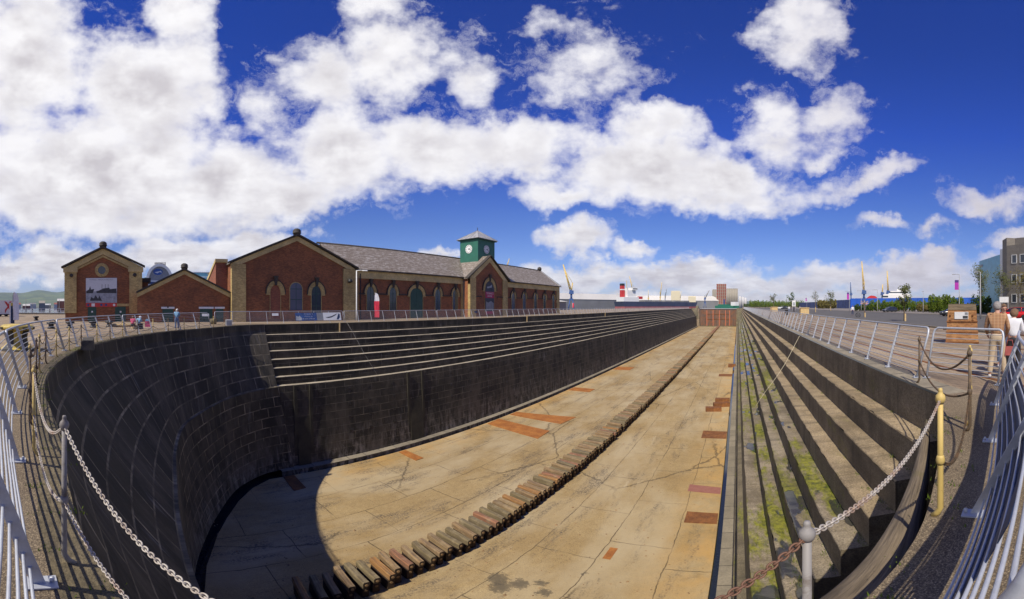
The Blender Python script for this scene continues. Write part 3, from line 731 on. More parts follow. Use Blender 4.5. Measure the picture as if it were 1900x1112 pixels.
# pale coping course, ground with the dock cut out of it
def offset_path(path, d):
    out = []
    for i, p in enumerate(path):
        a = path[max(i - 1, 0)]; c = path[min(i + 1, len(path) - 1)]
        t_ = (c - a).normalized(); out.append(Vector((p.x + t_.y * d, p.y - t_.x * d, p.z)))
    return out
rimfull = [Vector((-32.08, YE, 0))] + [Vector((-32.08, y, 0)) for y in (200, 120, 80, 50, 30, 20, 14)] + rim + [Vector((3.48, y, 0)) for y in (8, 12, 20, 30, 50, 80, 120, 200, YE)]
def ground():
    bm = bmesh.new()
    entr = [(2.6, YE + 0.0), (-.9, YE + 2), (-.9, YE + 18), (-27, YE + 18), (-27, YE + 2), (-31.2, YE)]
    inner = [(p.x, p.y) for p in rimfull] + entr
    outer = [(-78, -140), (900, -140), (900, 420), (420, 1600), (40, 1600), (8, 700), (3.8, YE + 40), (-1, YE + 26), (-28, YE + 26), (-33, YE + 22), (-50, 300), (-78, 285)]
    def ring(pts):
        vs = [bm.verts.new((x, y, 0)) for x, y in pts]
        return vs, [bm.edges.new((vs[i], vs[(i + 1) % len(vs)])) for i in range(len(vs))]
    vi, ei = ring(inner); vo, eo = ring(outer)
    bmesh.ops.triangle_fill(bm, use_beauty=True, use_dissolve=False, edges=ei + eo)
    for f in bm.faces:
        if f.normal.z < 0: f.normal_flip()
    # quay faces down to the water
    for vs in (vo, vi[-6:]):
        for i in range(len(vs) - (0 if vs is vo else 1)):
            a, c = vs[i], vs[(i + 1) % len(vs)]
            d1 = bm.verts.new((c.co.x, c.co.y, -6 if vs is vo else -13)); d2 = bm.verts.new((a.co.x, a.co.y, -6 if vs is vo else -13))
            bm.faces.new((a, c, d1, d2))
    me = bpy.data.meshes.new('ground'); bm.to_mesh(me); bm.free(); me.materials.append(MATS['quay_paving'])
    o = bpy.data.objects.new('ground', me); C.objects.link(o); return o
tag(ground(), kind='structure')
# walkway surface between rim and railing (a sheet 4 mm up) and coping course on the straights
out1 = offset_path(rimfull, -.0); out2 = offset_path(rimfull, 1.0)
seg = [i for i, p in enumerate(rimfull) if p.y >= 10 or p in rim]
Ls = [0]
for i in range(1, len(rimfull)): Ls.append(Ls[-1] + (rimfull[i] - rimfull[i - 1]).length)
b = MB()
rows = [[(p.x, p.y, .004) for p in out1], [(p.x, p.y, .004) for p in offset_path(rimfull, .55)]]
ka = [i for i, p in enumerate(rimfull) if i <= 8]; kb = [i for i, p in enumerate(rimfull) if i >= 8 + len(rim) - 1]
for kk in (ka, kb): b.sheet([[r_[i] for i in kk] for r_ in rows], [[(Ls[i], 0) for i in kk], [(Ls[i], .8) for i in kk]], 0)
tag(b.obj('coping', ['coping_stone']), kind='structure')
b = MB()
hp = rim[:]; o1 = offset_path(hp, .0); o2 = offset_path(hp, 2.3)
b.sheet([[(p.x, p.y, .008) for p in o1], [(p.x, p.y, .008) for p in o2]], m=0)
tag(b.obj('footpath', ['walkway_tarmac']), kind='structure')
b = MB(); hm = hp[:76]; b.sheet([[(p.x, p.y, .014) for p in hm], [(p.x, p.y, .014) for p in offset_path(hp, .26)[:76]]], m=0)
tag(b.obj('mossy_edge', ['rim_mossy']), kind='structure')

# weathered balk hung just under the rim at the right of the head
bp = [Vector((p.x, p.y, -.40)) for p in offset_path(rim, -.24)[6 * 12 + 2:-1]]
b = MB(); rows = []; uvs = []
prof = [(-.19, -.4), (-.20, -.02), (-.15, .035), (.02, .05), (.15, .03), (.20, -.04), (.19, -.4)]
nb = len(bp)
def taper(i): return 1.05 - .85 * max(0, (i / (nb - 1) - .25) / .75)
off = [[p + (q_ - p) * taper(i) for i, (p, q_) in enumerate(zip(bp, offset_path(bp, -q[0])))] for q in prof]
l = 0; LL = [0]
for i in range(1, len(bp)): l += (bp[i] - bp[i - 1]).length; LL.append(l)
for q, path in zip(prof, off):
    rows.append([(p.x, p.y, p.z + q[1] + .012 * math.sin(i * .9 + q[0] * 9)) for i, p in enumerate(path)]); uvs.append([(LL[i], q[0] + q[1]) for i in range(len(path))])
b.sheet(rows, uvs, 0, True)
tag(b.obj('timber_balk', ['weathered_wood']), 'long weathered grey timber balk curving under the rim beside the yellow post', 'timber')

# concrete block lying on the left rim
b = MB(); b.hexa([(-.5, -.22, 0), (.5, -.26, 0), (.52, .24, 0), (-.5, .25, 0)], [(-.46, -.2, .4), (.46, -.2, .36), (.46, .2, .36), (-.46, .2, .42)])
tag(b.obj('stone_block', ['dark_stone'], None, (-14.2, -2.0, .006), .1), 'dark rough stone block lying on the rim of the curved head', 'block')

# ---- rusty plates, timbers on the floor
def plate(pts, label, mat='rust_plate', th=.05, z=-12.576):
    c = Vector((sum(p[0] for p in pts) / 4, sum(p[1] for p in pts) / 4))
    b = MB(); n = 6
    q = [(p[0] - c.x, p[1] - c.y) for p in pts]
    b.prism(q, 0, th, 'z'); 
    return tag(b.obj('floor_plate', [mat], None, (c.x, c.y, z)), label, 'steel plate', 'rusty plates over the floor drains')
plate([(-27.3, 39.9), (-19.9, 39.6), (-19.5, 42.9), (-27.3, 41.4)], 'large orange rusty plate on the dock floor, farther of the two big ones')
plate([(-27.2, 35.1), (-19.6, 33.7), (-19.8, 36.6), (-27.3, 37.5)], 'large orange rusty plate on the dock floor, nearer of the two big ones')
plate([(-27.3, 22.0), (-24.7, 21.8), (-24.7, 22.7), (-27.3, 22.8)], 'small orange rusty plate by the foot of the dark wall near its slide')
plate([(-27.35, 10.75), (-24.7, 10.5), (-24.85, 11.5), (-27.4, 11.65)], 'dark rusty plate lying in the shadow of the curved head', 'rust_dark')
plate([(-3.8, 39.1), (-1.2, 39.0), (-1.2, 41.3), (-3.8, 41.5)], 'brown rusty plate at the right gutter, just nearer than the timbers', 'rust_dark')
plate([(-3.15, 21.95), (-1.22, 21.95), (-1.22, 23.3), (-3.15, 23.4)], 'brown rusty plate at the right gutter, nearest of those drains', 'rust_dark')
plate([(-3.55, 26.6), (-1.22, 26.3), (-1.22, 27.4), (-3.55, 27.8)], 'faded maroon plate flush with the floor at the right gutter', 'rust_maroon', .012)
plate([(-3.9, 76), (-1.2, 76), (-1.2, 78.5), (-3.9, 78.5)], 'brown rusty plate at the right gutter, just beyond the timbers', 'rust_dark')
plate([(-27.3, 57), (-23.5, 57), (-23.5, 59.4), (-27.3, 59.4)], 'orange rusty plate by the dark wall, beyond the two big ones')
plate([(-27.3, 80), (-23.5, 80), (-23.5, 84), (-27.3, 84)], 'orange rusty plate by the dark wall, farthest of those plates')
plate([(-6.35, 17.0), (-5.95, 17.0), (-5.95, 18.2), (-6.35, 18.2)], 'small narrow rust-stained cover in the middle of the floor', 'rust_plate', .01)
for i, (x0, x1, y, z0, h, rz, lab) in enumerate(((-4.3, -2.2, 50.2, 0, .5, .1, 'nearest of the three brown timbers stacked by the right gutter'), (-3.4, -1.2, 52.6, 0, .55, .28, 'middle of the three brown timbers stacked by the right gutter'), (-3.3, -1.2, 54.9, 0, .6, .02, 'farthest of the three brown timbers stacked by the right gutter'))):
    b = MB(); L = (x1 - x0) / 2; b.hexa([(-L, -.5, 0), (L, -.5, 0), (L, .5, 0), (-L, .5, 0)], [(-L, -.46, h), (L, -.46, h), (L, .46, h), (-L, .46, h)])
    tag(b.obj('timber_baulk', ['rust_dark'], None, ((x0 + x1) / 2, y, -12.578), rz), lab, 'timber', 'timbers by the right gutter')
b = MB(); b.hexa([(-.9, -.5, 0), (.9, -.5, 0), (.9, .5, 0), (-.9, .5, 0)], [(-.85, -.45, .7), (.85, -.45, .7), (.85, .45, .7), (-.85, .45, .7)])
tag(b.obj('timber_baulk', ['rust_dark'], None, (-1.4, 88, -12.575), 0), 'single brown timber block on the gutter edge far along the floor', 'timber')

# ---- keel blocks: one kind, copied; 300 nearest as things, the rest as one mass
def keel_proto():
    b = MB()
    W = .90
    prof = [(-.15, 0), (.15, 0), (.15, .42), (.13, .70), (-.13, .70), (-.15, .42)]
    b.prism(prof, -W * .86, W * .9, 'x')                       # iron wedge body, profile in (y,z)
    body = b
    t_ = MB()
    prs = [(-.145, .705), (.145, .705), (.155, 1.01), (.10, 1.09), (-.11, 1.08), (-.155, 1.0)]
    t_.prism(prs, -W, W, 'x'); t_.m[0] = 1; t_.m[1] = 1
    return body, t_
kb, kt = keel_proto()
root = thing('keel_block', 'x', 'keel block', (0, 0, -12.58), 0, 'keel blocks in a line down the dock floor')
body = kb.obj('iron_base', ['keel_iron'], root)
timber = kt.obj('timber_cap', ['keel_timber', 'keel_iron'], root)
b = MB()
for zc in (.30, .52):
    b.lathe([(.0, 0), (.075, 0), (.075, .03), (.0, .03)], (0, 0, 0), 10)
vs = b.v; 
bolts = []
for k, zc in enumerate((.45, .88)):
    b2 = MB(); pts = [(.812 if k == 0 else .902, .075 * math.cos(a), zc + .075 * math.sin(a)) for a in [2 * math.pi * q / 10 for q in range(10)]]
    pts2 = [(pts[0][0] + .02, p[1], p[2]) for p in pts]
    b2.add(pts + pts2, [tuple(range(10, 20))] + [(q, (q + 1) % 10, 10 + (q + 1) % 10, 10 + q) for q in range(10)])
    bolts.append(b2.obj('bolt_end', ['bolt_rust'], root))
cm = {root: [body, timber] + bolts}
ky = 5.9; kpos = []
rk = random.Random(11)
while ky < 259:
    kpos.append(ky); ky += .60
ANG = lambda y: 0
for i, y in enumerate(kpos[:300]):
    o = root if i == 0 else copy_tree(root, cm)
    px_ = -13.08 + rk.uniform(-.08, .08)
    o.location = (px_, y + rk.uniform(-.03, .03), -12.576 )
    o.rotation_euler = (rk.uniform(-.07, .07), rk.uniform(-.03, .03), rk.uniform(-.05, .05) - .17)
    o.scale = (rk.uniform(.94, 1.04), rk.uniform(.92, 1.05), rk.uniform(.88, 1.10))
    o['label'] = (ordinal(i + 1) + ' timber-topped keel block from the near end of the line') if i else 'timber-topped keel block nearest of the line, half in shadow'
b = MB()
for y in kpos[300:]:
    b.hexa([(-13.9, y - .22, -12.58), (-12.5, y - .22, -12.58), (-12.5, y + .22, -12.58), (-13.9, y + .22, -12.58)], [(-13.88, y - .16, -11.66), (-12.5, y - .16, -11.66), (-12.5, y + .16, -11.66), (-13.88, y + .16, -11.66)])
tag(b.obj('keel_block_row', ['keel_timber']), 'far end of the long line of keel blocks near the gate', 'keel blocks', kind='stuff')

# ---- piers and caisson gate closing the far end
b = MB(); b.hexa([(-32.3, YE, -13), (-32.3, YE + 18, -13), (-26.6, YE + 18, -13), (-26.6, YE + 3, -13)][::-1], [(-32.3, YE, .35), (-32.3, YE + 18, .35), (-26.6, YE + 18, .35), (-28.2, YE + .5, .35)][::-1])
b.box(-29.6, -27.9, YE + 4, YE + 7, .36, 1.9)
tag(b.obj('gate_pier', ['pier_stone']), 'pale stone pier left of the rusty dock gate', 'pier')
b = MB(); b.hexa([(-1.4, YE, -13), (3.6, YE, -13), (3.6, YE + 18, -13), (-1.4, YE + 18, -13)], [(-.9, YE, .2), (3.6, YE, .2), (3.6, YE + 18, .2), (-.9, YE + 18, .2)])
tag(b.obj('gate_pier', ['pier_stone']), 'pale stone pier right of the rusty dock gate', 'pier')
gt = thing('caisson_gate', 'rusty steel caisson gate with orange vertical ribs closing the far end of the dock', 'dock gate', (0, YE + 6, -12.9))
b = MB(); b.box(-27, -.7, 0, 3, 0, 12.6); b.obj('gate_hull', ['caisson_rust'], gt)
b = MB(); b.box(-27, -.7, -.4, 3.4, 12.61, 12.95); b.obj('gate_deck', ['galvanised'], gt)
for x in (-22.0, -17.6, -13.2, -8.8, -5.9):
    b = MB(); b.box(x - .22, x + .22, -.35, -.003, .2, 11.6); b.obj('gate_rib', ['orange_paint'], gt)
for z in (5.2, 8.7):
    b = MB(); b.box(-21.8, -6.1, -.2, -.004, z, z + .35); b.obj('gate_stringer', ['rust_dark'], gt)
b = MB(); b.box(-27.4, -.5, -1.6, -.5, 0, .75); b.obj('gate_sill', ['altar_wet'], gt)

# ================================================================== RAILINGS
LEAN = .33
def lean_pt(base, outn, z, lean=.33): return Vector((base.x + outn.x * lean * z / 1.12, base.y + outn.y * lean * z / 1.12, base.z + z))
def railing(pts, label, group, ends=(True, True), nr=9, loc=None, thick=1.0, leans=None):
    """pts: base points; outside is to the left of the direction of travel reversed -> normal (dy,-dx)"""
    pts = [Vector((p[0], p[1], 0)) for p in pts]
    org = pts[0].copy(); P_ = [p - org for p in pts]
    root = thing('railing', label, 'railing', (org.x, org.y, .012), 0, group)
    N = []
    for i, p in enumerate(P_):
        a = P_[max(i - 1, 0)]; c = P_[min(i + 1, len(P_) - 1)]; t_ = (c - a).normalized(); N.append(Vector((-t_.y, t_.x, 0)))
    LNS = {(p.x, p.y): l for p, l in zip(P_, leans)} if leans else {}
    def lean_pt(p, n, z): return globals()['lean_pt'](p, n, z, LNS.get((p.x, p.y), .33))
    # smooth fine path for bars
    def fine(z):
        q = [lean_pt(p, n, z) for p, n in zip(P_, N)]
        return catmull(q, 5) if len(q) > 2 else q
    tp = fine(1.12)
    d0 = (tp[1] - tp[0]).normalized(); d1 = (tp[-1] - tp[-2]).normalized()
    path = []
    if ends[0]: path += [P_[0] + Vector((0, 0, .02)), lean_pt(P_[0], N[0], .98), lean_pt(P_[0], N[0], 1.07) + d0 * .03, lean_pt(P_[0], N[0], 1.115) + d0 * .1]; tp2 = tp[1:]
    else: tp2 = tp
    if ends[1]: path += tp2[:-1] + [lean_pt(P_[-1], N[-1], 1.115) - d1 * .1, lean_pt(P_[-1], N[-1], 1.07) - d1 * .03, lean_pt(P_[-1], N[-1], .98), P_[-1] + Vector((0, 0, .02))]
    else: path += tp2
    b = MB(); b.tube(path, .026 * thick, 10); b.obj('top_rail', ['galvanised'], root)
    for k in range(nr):
        z = .12 + k * (.98 - .12) / (nr - 1) + .02
        b = MB(); b.tube(fine(z), .0085 * thick, 6, cap=False); b.obj('bar', ['galvanised'], root)
    for i, (p, n) in enumerate(zip(P_, N)):
        tdir = Vector((-n.y, n.x, 0)); b = MB(); lo = p; hi = lean_pt(p, n, 1.10)
        w2 = .009; d2 = .034
        def corners(c): return [c - tdir * w2 - n * d2, c + tdir * w2 - n * d2, c + tdir * w2 + n * d2, c - tdir * w2 + n * d2]
        mid = lean_pt(p, n, .5) - n * .02
        c0, c1, c2 = corners(lo + Vector((0, 0, .01)) + n * .0), corners(mid), corners(hi)
        endpost = (i == 0 and ends[0]) or (i == len(P_) - 1 and ends[1])
        if not endpost: b.hexa(c0, c1); b.hexa(c1, c2)
        for k in range(nr):
            z = .12 + k * (.98 - .12) / (nr - 1) + .02
            q = lean_pt(p, n, z); b.hexa([q + tdir * sx_ * .014 + n * sn * .012 + Vector((0, 0, -.012)) for sx_, sn in ((-1, -1), (1, -1), (1, 1), (-1, 1))], [q + tdir * sx_ * .014 + n * sn * .012 + Vector((0, 0, .012)) for sx_, sn in ((-1, -1), (1, -1), (1, 1), (-1, 1))])
        if not endpost: b.obj('post', ['galvanised'], root)
        b = MB(); f = p
        cs = [f - tdir * .06 - n * .09, f + tdir * .06 - n * .09, f + tdir * .06 + n * .07, f - tdir * .06 + n * .07]
        b.hexa(cs, [c + Vector((0, 0, .012)) for c in cs])
        b.tube([f - n * .065 + Vector((0, 0, .01)), f - n * .065 + Vector((0, 0, .05))], .013, 6)
        b.obj('foot_plate', ['galvanised'], root)
    return root
G1 = 'galvanised railing panels round the dock'
# direction of travel must keep the dock on the left: right side goes towards the camera (-Y), head from right to left, left side away (+Y)
railing([(4.86, 5.80), (3.80, 4.72), (2.68, 3.42), (1.54, 2.14), (.19, .80)], 'long galvanised railing panel nearest the camera on the right, hung with a blue banner', G1, (True, True), leans=[.33, .37, .43, .52, .47])
railing([(4.02, 7.42), (4.84, 5.93)], 'short galvanised railing panel at the corner in front of the two standing people', G1, (True, True))
HP = [(.02, .12), (-1.73, -.48), (-3.53, -1.2), (-5.26, -1.80), (-7.0, -2.28)]
railing(HP, 'galvanised railing panel nearest the camera on the left, on the curved head', G1, (True, True))
HP2 = [(-7.12, -2.31), (-8.7, -2.62), (-10.25, -2.8), (-11.85, -2.87), (-13.4, -2.77)]
railing(HP2, 'galvanised railing panel on the curved head beside the striped capstan', G1, (True, True))
HP3 = [(-13.5, -2.76), (-15.0, -2.55), (-16.5, -2.27), (-17.95, -1.88), (-19.4, -1.4), (-20.8, -.82)]
railing(HP3, 'galvanised railing panel on the curved head in front of the seated pair', G1, (True, True))
HP4 = [(-20.9, -.77), (-22.2, -.1), (-23.5, .68), (-24.75, 1.65), (-25.95, 2.7), (-27.2, 4.0), (-28.5, 5.3)]
railing(HP4, 'galvanised railing panel on the curved head where the man in blue leans', G1, (True, True))
# straight sides: one panel of eight bays, copied
def straight(x, y0, side, n0, where):
    step = 13.35
    if side > 0: pts = [(x, y0 + 13.2 - 1.65 * k) for k in range(9)]
    else: pts = [(x, y0 + 1.65 * k) for k in range(9)]
    r0 = railing(pts, where[0], G1, (True, True)); mp = tree_map(r0); i = 1; out = [r0]
    base = r0.location.copy()
    y = y0 + step
    while y + 13 < YE + 2:
        c = copy_tree(r0, mp); c.location = (base.x, base.y + i * step, base.z)
        c['label'] = 'galvanised railing panel along the ' + where[1] + ', ' + ordinal(i + 1) + ' panel from the near end'
        out.append(c); i += 1; y += step
    return out
straight(3.84, 7.55, 1, 0, ('galvanised railing panel beside the rusty crate, nearest on the sunlit side', 'sunlit right side'))
straight(-33.5, 6.6, -1, 0, ('galvanised railing panel before the brick gable, nearest on the shaded side', 'shaded left side'))

# banners on railings
def rail_banner(x, y0, y1, z0, z1):
    lean = lambda z: x - .25 * z / 1.12 + .03
    return lean
bn = thing('banner', 'blue and white banner with ship pictures tied to the left railing', 'banner', (-33.5, 14.4, 0))
def leaned(b, x_, ya, yb, za, zb, th=.012):
    f = lambda z: -LEAN * z / 1.12 + .05 + x_
    b.hexa([(f(za), ya, za), (f(za) + th, ya, za), (f(za) + th, yb, za), (f(za), yb, za)], [(f(zb), ya, zb), (f(zb) + th, ya, zb), (f(zb) + th, yb, zb), (f(zb), yb, zb)])
def leanpos(x_, y, z): return (-LEAN * z / 1.12 + .05 + x_, y, z)
b = MB(); leaned(b, 0, .05, 2.35, .22, .98); b.obj('blue_cloth', ['banner_blue'], bn)
b = MB(); leaned(b, 0, 2.36, 3.05, .22, .98); b.obj('photo_cloth', ['poster_grey'], bn)
b = MB(); leaned(b, 0, 3.06, 5.1, .22, .98); b.obj('white_cloth', ['poster_white'], bn)
TILT = math.atan(LEAN / 1.12)
for k, s_ in enumerate(("TITANIC'S", 'DOCK &', 'PUMP-HOUSE')):
    text_mesh(s_, .22, 'lettering', 'flag_white', bn, leanpos(.016, 1.45, .82 - k * .23), (R(90) - 0, 0, R(90)), ext=.002).rotation_euler = (R(90) - TILT * 0, 0, R(90))
b = MB()
def lpoly(b, poly, x_, m=0):
    vs = [leanpos(x_, y, z) for y, z in poly]; vs2 = [(p[0] + .003, p[1], p[2]) for p in vs]
    n = len(poly); b.add(vs + vs2, [tuple(range(n)), tuple(range(n, 2 * n))] + [(i, (i + 1) % n, n + (i + 1) % n, n + i) for i in range(n)], m=m)
lpoly(b, [(3.3, .52), (3.6, .44), (4.0, .5), (4.45, .7), (4.75, .9), (4.4, .78), (4.0, .62), (3.6, .55)], .014)
b.obj('ship_picture', ['poster_black'], bn)
b = MB(); lpoly(b, [(4.55, .3), (4.75, .28), (4.95, .5), (4.98, .8), (4.85, .9), (4.7, .6)], .014)
b.obj('hull_picture', ['banner_navy'], bn)
b = MB(); lpoly(b, [(.1, .25), (.7, .25), (.72, .45), (.5, .72), (.35, .6), (.12, .7)], .014); b.obj('sky_picture', ['poster_sea'], bn)
# near right banner, dark blue, hanging on the bars of the near panel
bn2 = thing('banner', 'dark blue banner tied inside the nearest railing panel on the right', 'banner', (0, 0, 0))
path = [Vector(p) for p in ((4.4, 5.33, 0), (3.80, 4.72, 0), (2.68, 3.42, 0), (1.54, 2.14, 0), (.6, 1.2, 0))]
rows = []
for z in (.18, .45, .80):
    row = []
    for i, p in enumerate(path):
        a = path[max(i - 1, 0)]; c = path[min(i + 1, len(path) - 1)]; t_ = (c - a).normalized(); n = Vector((t_.y, -t_.x, 0))
        n = -n if n.x < 0 else n
        q = lean_pt(p, n, z, (.34, .37, .43, .50, .42)[i]) + n * .03; row.append(q)
    rows.append(catmull(row, 4))
b = MB(); b.sheet(rows); o = b.obj('cloth', ['banner_navy'], bn2)
md = o.modifiers.new('thick', 'SOLIDIFY'); md.thickness = .004

# ================================================================== CHAIN POSTS
def chain_post(x, y, h, mat, label, lean=(0, 0), f=.85):
    root = thing('chain_post', label, 'post', (x, y, .008), 0, 'posts of the rim chain')
    b = MB(); b.tube([(-.03, .05, .0), (-.012, .02, .035), (0, 0, .09), (lean[0] * .5, lean[1] * .5, h * .5), (lean[0], lean[1], h - .05)], [.026 * f, .027 * f, .026 * f, .025 * f, .023 * f], 12); b.obj('shaft', [mat], root)
    b = MB(); b.lathe([(r_ * f, z_ * f) for r_, z_ in ((.0, -.055), (.028, -.045), (.040, -.02), (.043, 0), (.038, .025), (.022, .042), (.018, .06), (.02, .07), (.014, .085), (0, .088))], (lean[0], lean[1], h - .03), 14); b.obj('ball_top', [mat], root)
    b = MB(); b.lathe([(r_ * f, z_ * f) for r_, z_ in ((.0, -.05), (.027, -.045), (.036, -.02), (.038, 0), (.034, .024), (.026, .045), (0, .046))], (lean[0] * .5, lean[1] * .5, h * .5), 12); b.obj('ball_middle', [mat], root)
    return Vector((x + lean[0], y + lean[1], h - .03)), Vector((x + lean[0] * .5, y + lean[1] * .5, h * .5))
def chain(a, c, sag, mat, label, detail=True, link=.019, tr=.0034):
    """a real chain of oval links on a sagging curve; origin at its first end"""
    b = MB(); n = 60; pts = []
    for i in range(n + 1):
        u = i / n; p = a.lerp(c, u); p = p + Vector((0, 0, -sag * 4 * u * (1 - u))); pts.append(p - a)
    if not detail:
        b.tube(pts[::3], .011, 5)
    else:
        L = [0]
        for i in range(n): L.append(L[-1] + (pts[i + 1] - pts[i]).length)
        cnt = int(L[-1] / link)
        for k in range(cnt + 1):
            s_ = (k + .5) / (cnt + 1) * L[-1]; i = max(j for j in range(n) if L[j] <= s_)
            f = (s_ - L[i]) / max(1e-6, L[i + 1] - L[i]); p = pts[i].lerp(pts[i + 1], f); d = (pts[i + 1] - pts[i]).normalized()
            up = Vector((0, 0, 1)); u_ = d.cross(up).normalized(); v_ = u_.cross(d)
            tw = (math.pi / 4) + (math.pi / 2) * (k % 2); u2 = u_ * math.cos(tw) + v_ * math.sin(tw)
            ring = []
            for q in range(12):
                a_ = 2 * math.pi * q / 12; ring.append(p + d * (math.cos(a_) * link * .80) + u2 * (math.sin(a_) * link * .46))
            b.tube(ring, tr, 5, closed=True)
    o = b.obj('chain', [mat], None, a)
    return tag(o, label, 'chain', 'chains between the rim posts')
CP = {}
CP['r0'] = chain_post(3.62, 7.0, .95, 'post_dark', 'dark iron chain post by the gap between two railing panels')
CP['r1'] = chain_post(2.70, 3.86, 1.05, 'post_dark', 'dark leaning chain post on the right, paired with a slim yellow one', (.03, .05))
CP['r1b'] = chain_post(2.84, 4.06, 1.06, 'post_yellow', 'slim yellow chain post just behind the dark one on the right')
CP['r2'] = chain_post(1.32, 2.24, 1.0, 'post_yellow', 'tall pale yellow chain post in the foreground on the right')
CP['r3'] = chain_post(.17, .925, 1.0, 'post_grey', 'thick grey chain post nearest the camera at the bottom', f=.52)
LP = [(-1.95, -.40, 'grey', 1.0), (-3.72, -1.08, 'yellow', .98), (-4.72, -1.42, 'dark', 1.0), (-5.9, -1.78, 'yellow', .98), (-7.35, -2.08, 'dark', .95), (-8.75, -2.4, 'yellow', .92), (-10.2, -2.62, 'dark', .9), (-11.7, -2.66, 'yellow', .86), (-13.3, -2.55, 'yellow', .84), (-15.2, -2.42, 'dark', .84), (-16.9, -1.98, 'yellow', .82), (-18.5, -1.52, 'dark', .82), (-20.1, -.98, 'yellow', .82), (-21.7, -.2, 'dark', .82), (-23.2, .72, 'yellow', .82), (-24.6, 1.75, 'dark', .82), (-26.0, 2.95, 'yellow', .82), (-27.3, 4.2, 'dark', .82), (-28.6, 5.5, 'yellow', .82), (-29.8, 6.7, 'dark', .82)]
lp = []
for i, (x, y, m, h) in enumerate(LP):
    ff_ = .62 if i < 2 else (.7 if i < 5 else .85)
    lab = {'grey': 'grey', 'yellow': 'yellow', 'dark': 'dark iron'}[m] + ' chain post on the curved head, ' + ('nearest the camera on the left' if i == 0 else ordinal(i + 1) + ' from the camera on the left')
    lp.append(chain_post(x, y, h, 'post_' + m, lab, f=ff_))
chain(CP['r0'][0], CP['r1'][0], .38, 'chain_dark', 'upper dark chain sagging between the two farthest right posts', True, .03, .0048)
chain(CP['r0'][1], CP['r1'][1], .30, 'chain_dark', 'lower dark chain sagging between the two farthest right posts', True, .03, .0048)
chain(CP['r1'][0], CP['r2'][0], .12, 'chain_dark', 'upper dark chain from the yellow foreground post back to the dark post', True, .03, .0048) if False else None
chain(CP['r1'][1], CP['r2'][1], .34, 'chain_dark', 'dark chain hanging low between the dark post and the yellow foreground post', True, .03, .0048)
chain(CP['r2'][0], CP['r3'][0], .10, 'chain_steel', 'bright galvanised chain from the yellow post to the thick grey post', True)
chain(CP['r3'][0], lp[0][0], .36, 'chain_sweep', 'bright chain sweeping out of the bottom of the picture to the left grey post', True)
chain(CP['r3'][1], lp[0][1], .30, 'chain_steel', 'lower chain hanging from the middle of the left grey post', True)
for i in range(len(lp) - 1):
    near = i < 5
    m = 'chain_steel' if i < 1 else 'chain_dark'
    for lev in (0, 1):
        chain(lp[i][lev], lp[i + 1][lev], .22 if i else .26, m, ('upper' if lev == 0 else 'lower') + ' chain on the curved head between the ' + ordinal(i + 1) + ' and ' + ordinal(i + 2) + ' left posts', near, .03 if i else .022, .0048 if i else .0038)

# ================================================================== BUILDINGS
def arch_pts(w, z0, zs, zt, n=9):
    """outline (y,z) of an arched opening of width w centred on y=0"""
    pts = [(-w / 2, z0), (w / 2, z0)]
    for k in range(n + 1):
        a = math.pi * k / n; pts.append((w / 2 * math.cos(a), zs + (zt - zs) * math.sin(a)))
    return pts
def arch_ring(w, zs, zt, t_, n=12, drop=.0):
    outer = [((w / 2 + t_) * math.cos(math.pi * k / n), zs + (zt - zs + t_) * math.sin(math.pi * k / n)) for k in range(n + 1)]
    inner = [((w / 2) * math.cos(math.pi * k / n), zs + (zt - zs) * math.sin(math.pi * k / n)) for k in range(n + 1)]
    return outer, inner
def ring_solid(b, outer, inner, x0, x1, drop=0, m=0):
    n = len(outer)
    if drop:
        outer = [(outer[0][0], outer[0][1] - drop)] + outer + [(outer[-1][0], outer[-1][1] - drop)]
        inner = [(inner[0][0], inner[0][1] - drop)] + inner + [(inner[-1][0], inner[-1][1] - drop)]
        n += 2
    vs = [(x0, *p) for p in outer] + [(x0, *p) for p in inner] + [(x1, *p) for p in outer] + [(x1, *p) for p in inner]
    fs = []
    for k in range(n - 1):
        fs += [(2 * n + k, 2 * n + k + 1, 3 * n + k + 1, 3 * n + k), (k, k + 1, 2 * n + k + 1, 2 * n + k), (n + k, 3 * n + k, 3 * n + k + 1, n + k + 1)]
    fs += [(0, 2 * n, 3 * n, n), (n - 1, 2 * n - 1, 4 * n - 1, 3 * n - 1)]
    b.add(vs, fs, m=m)
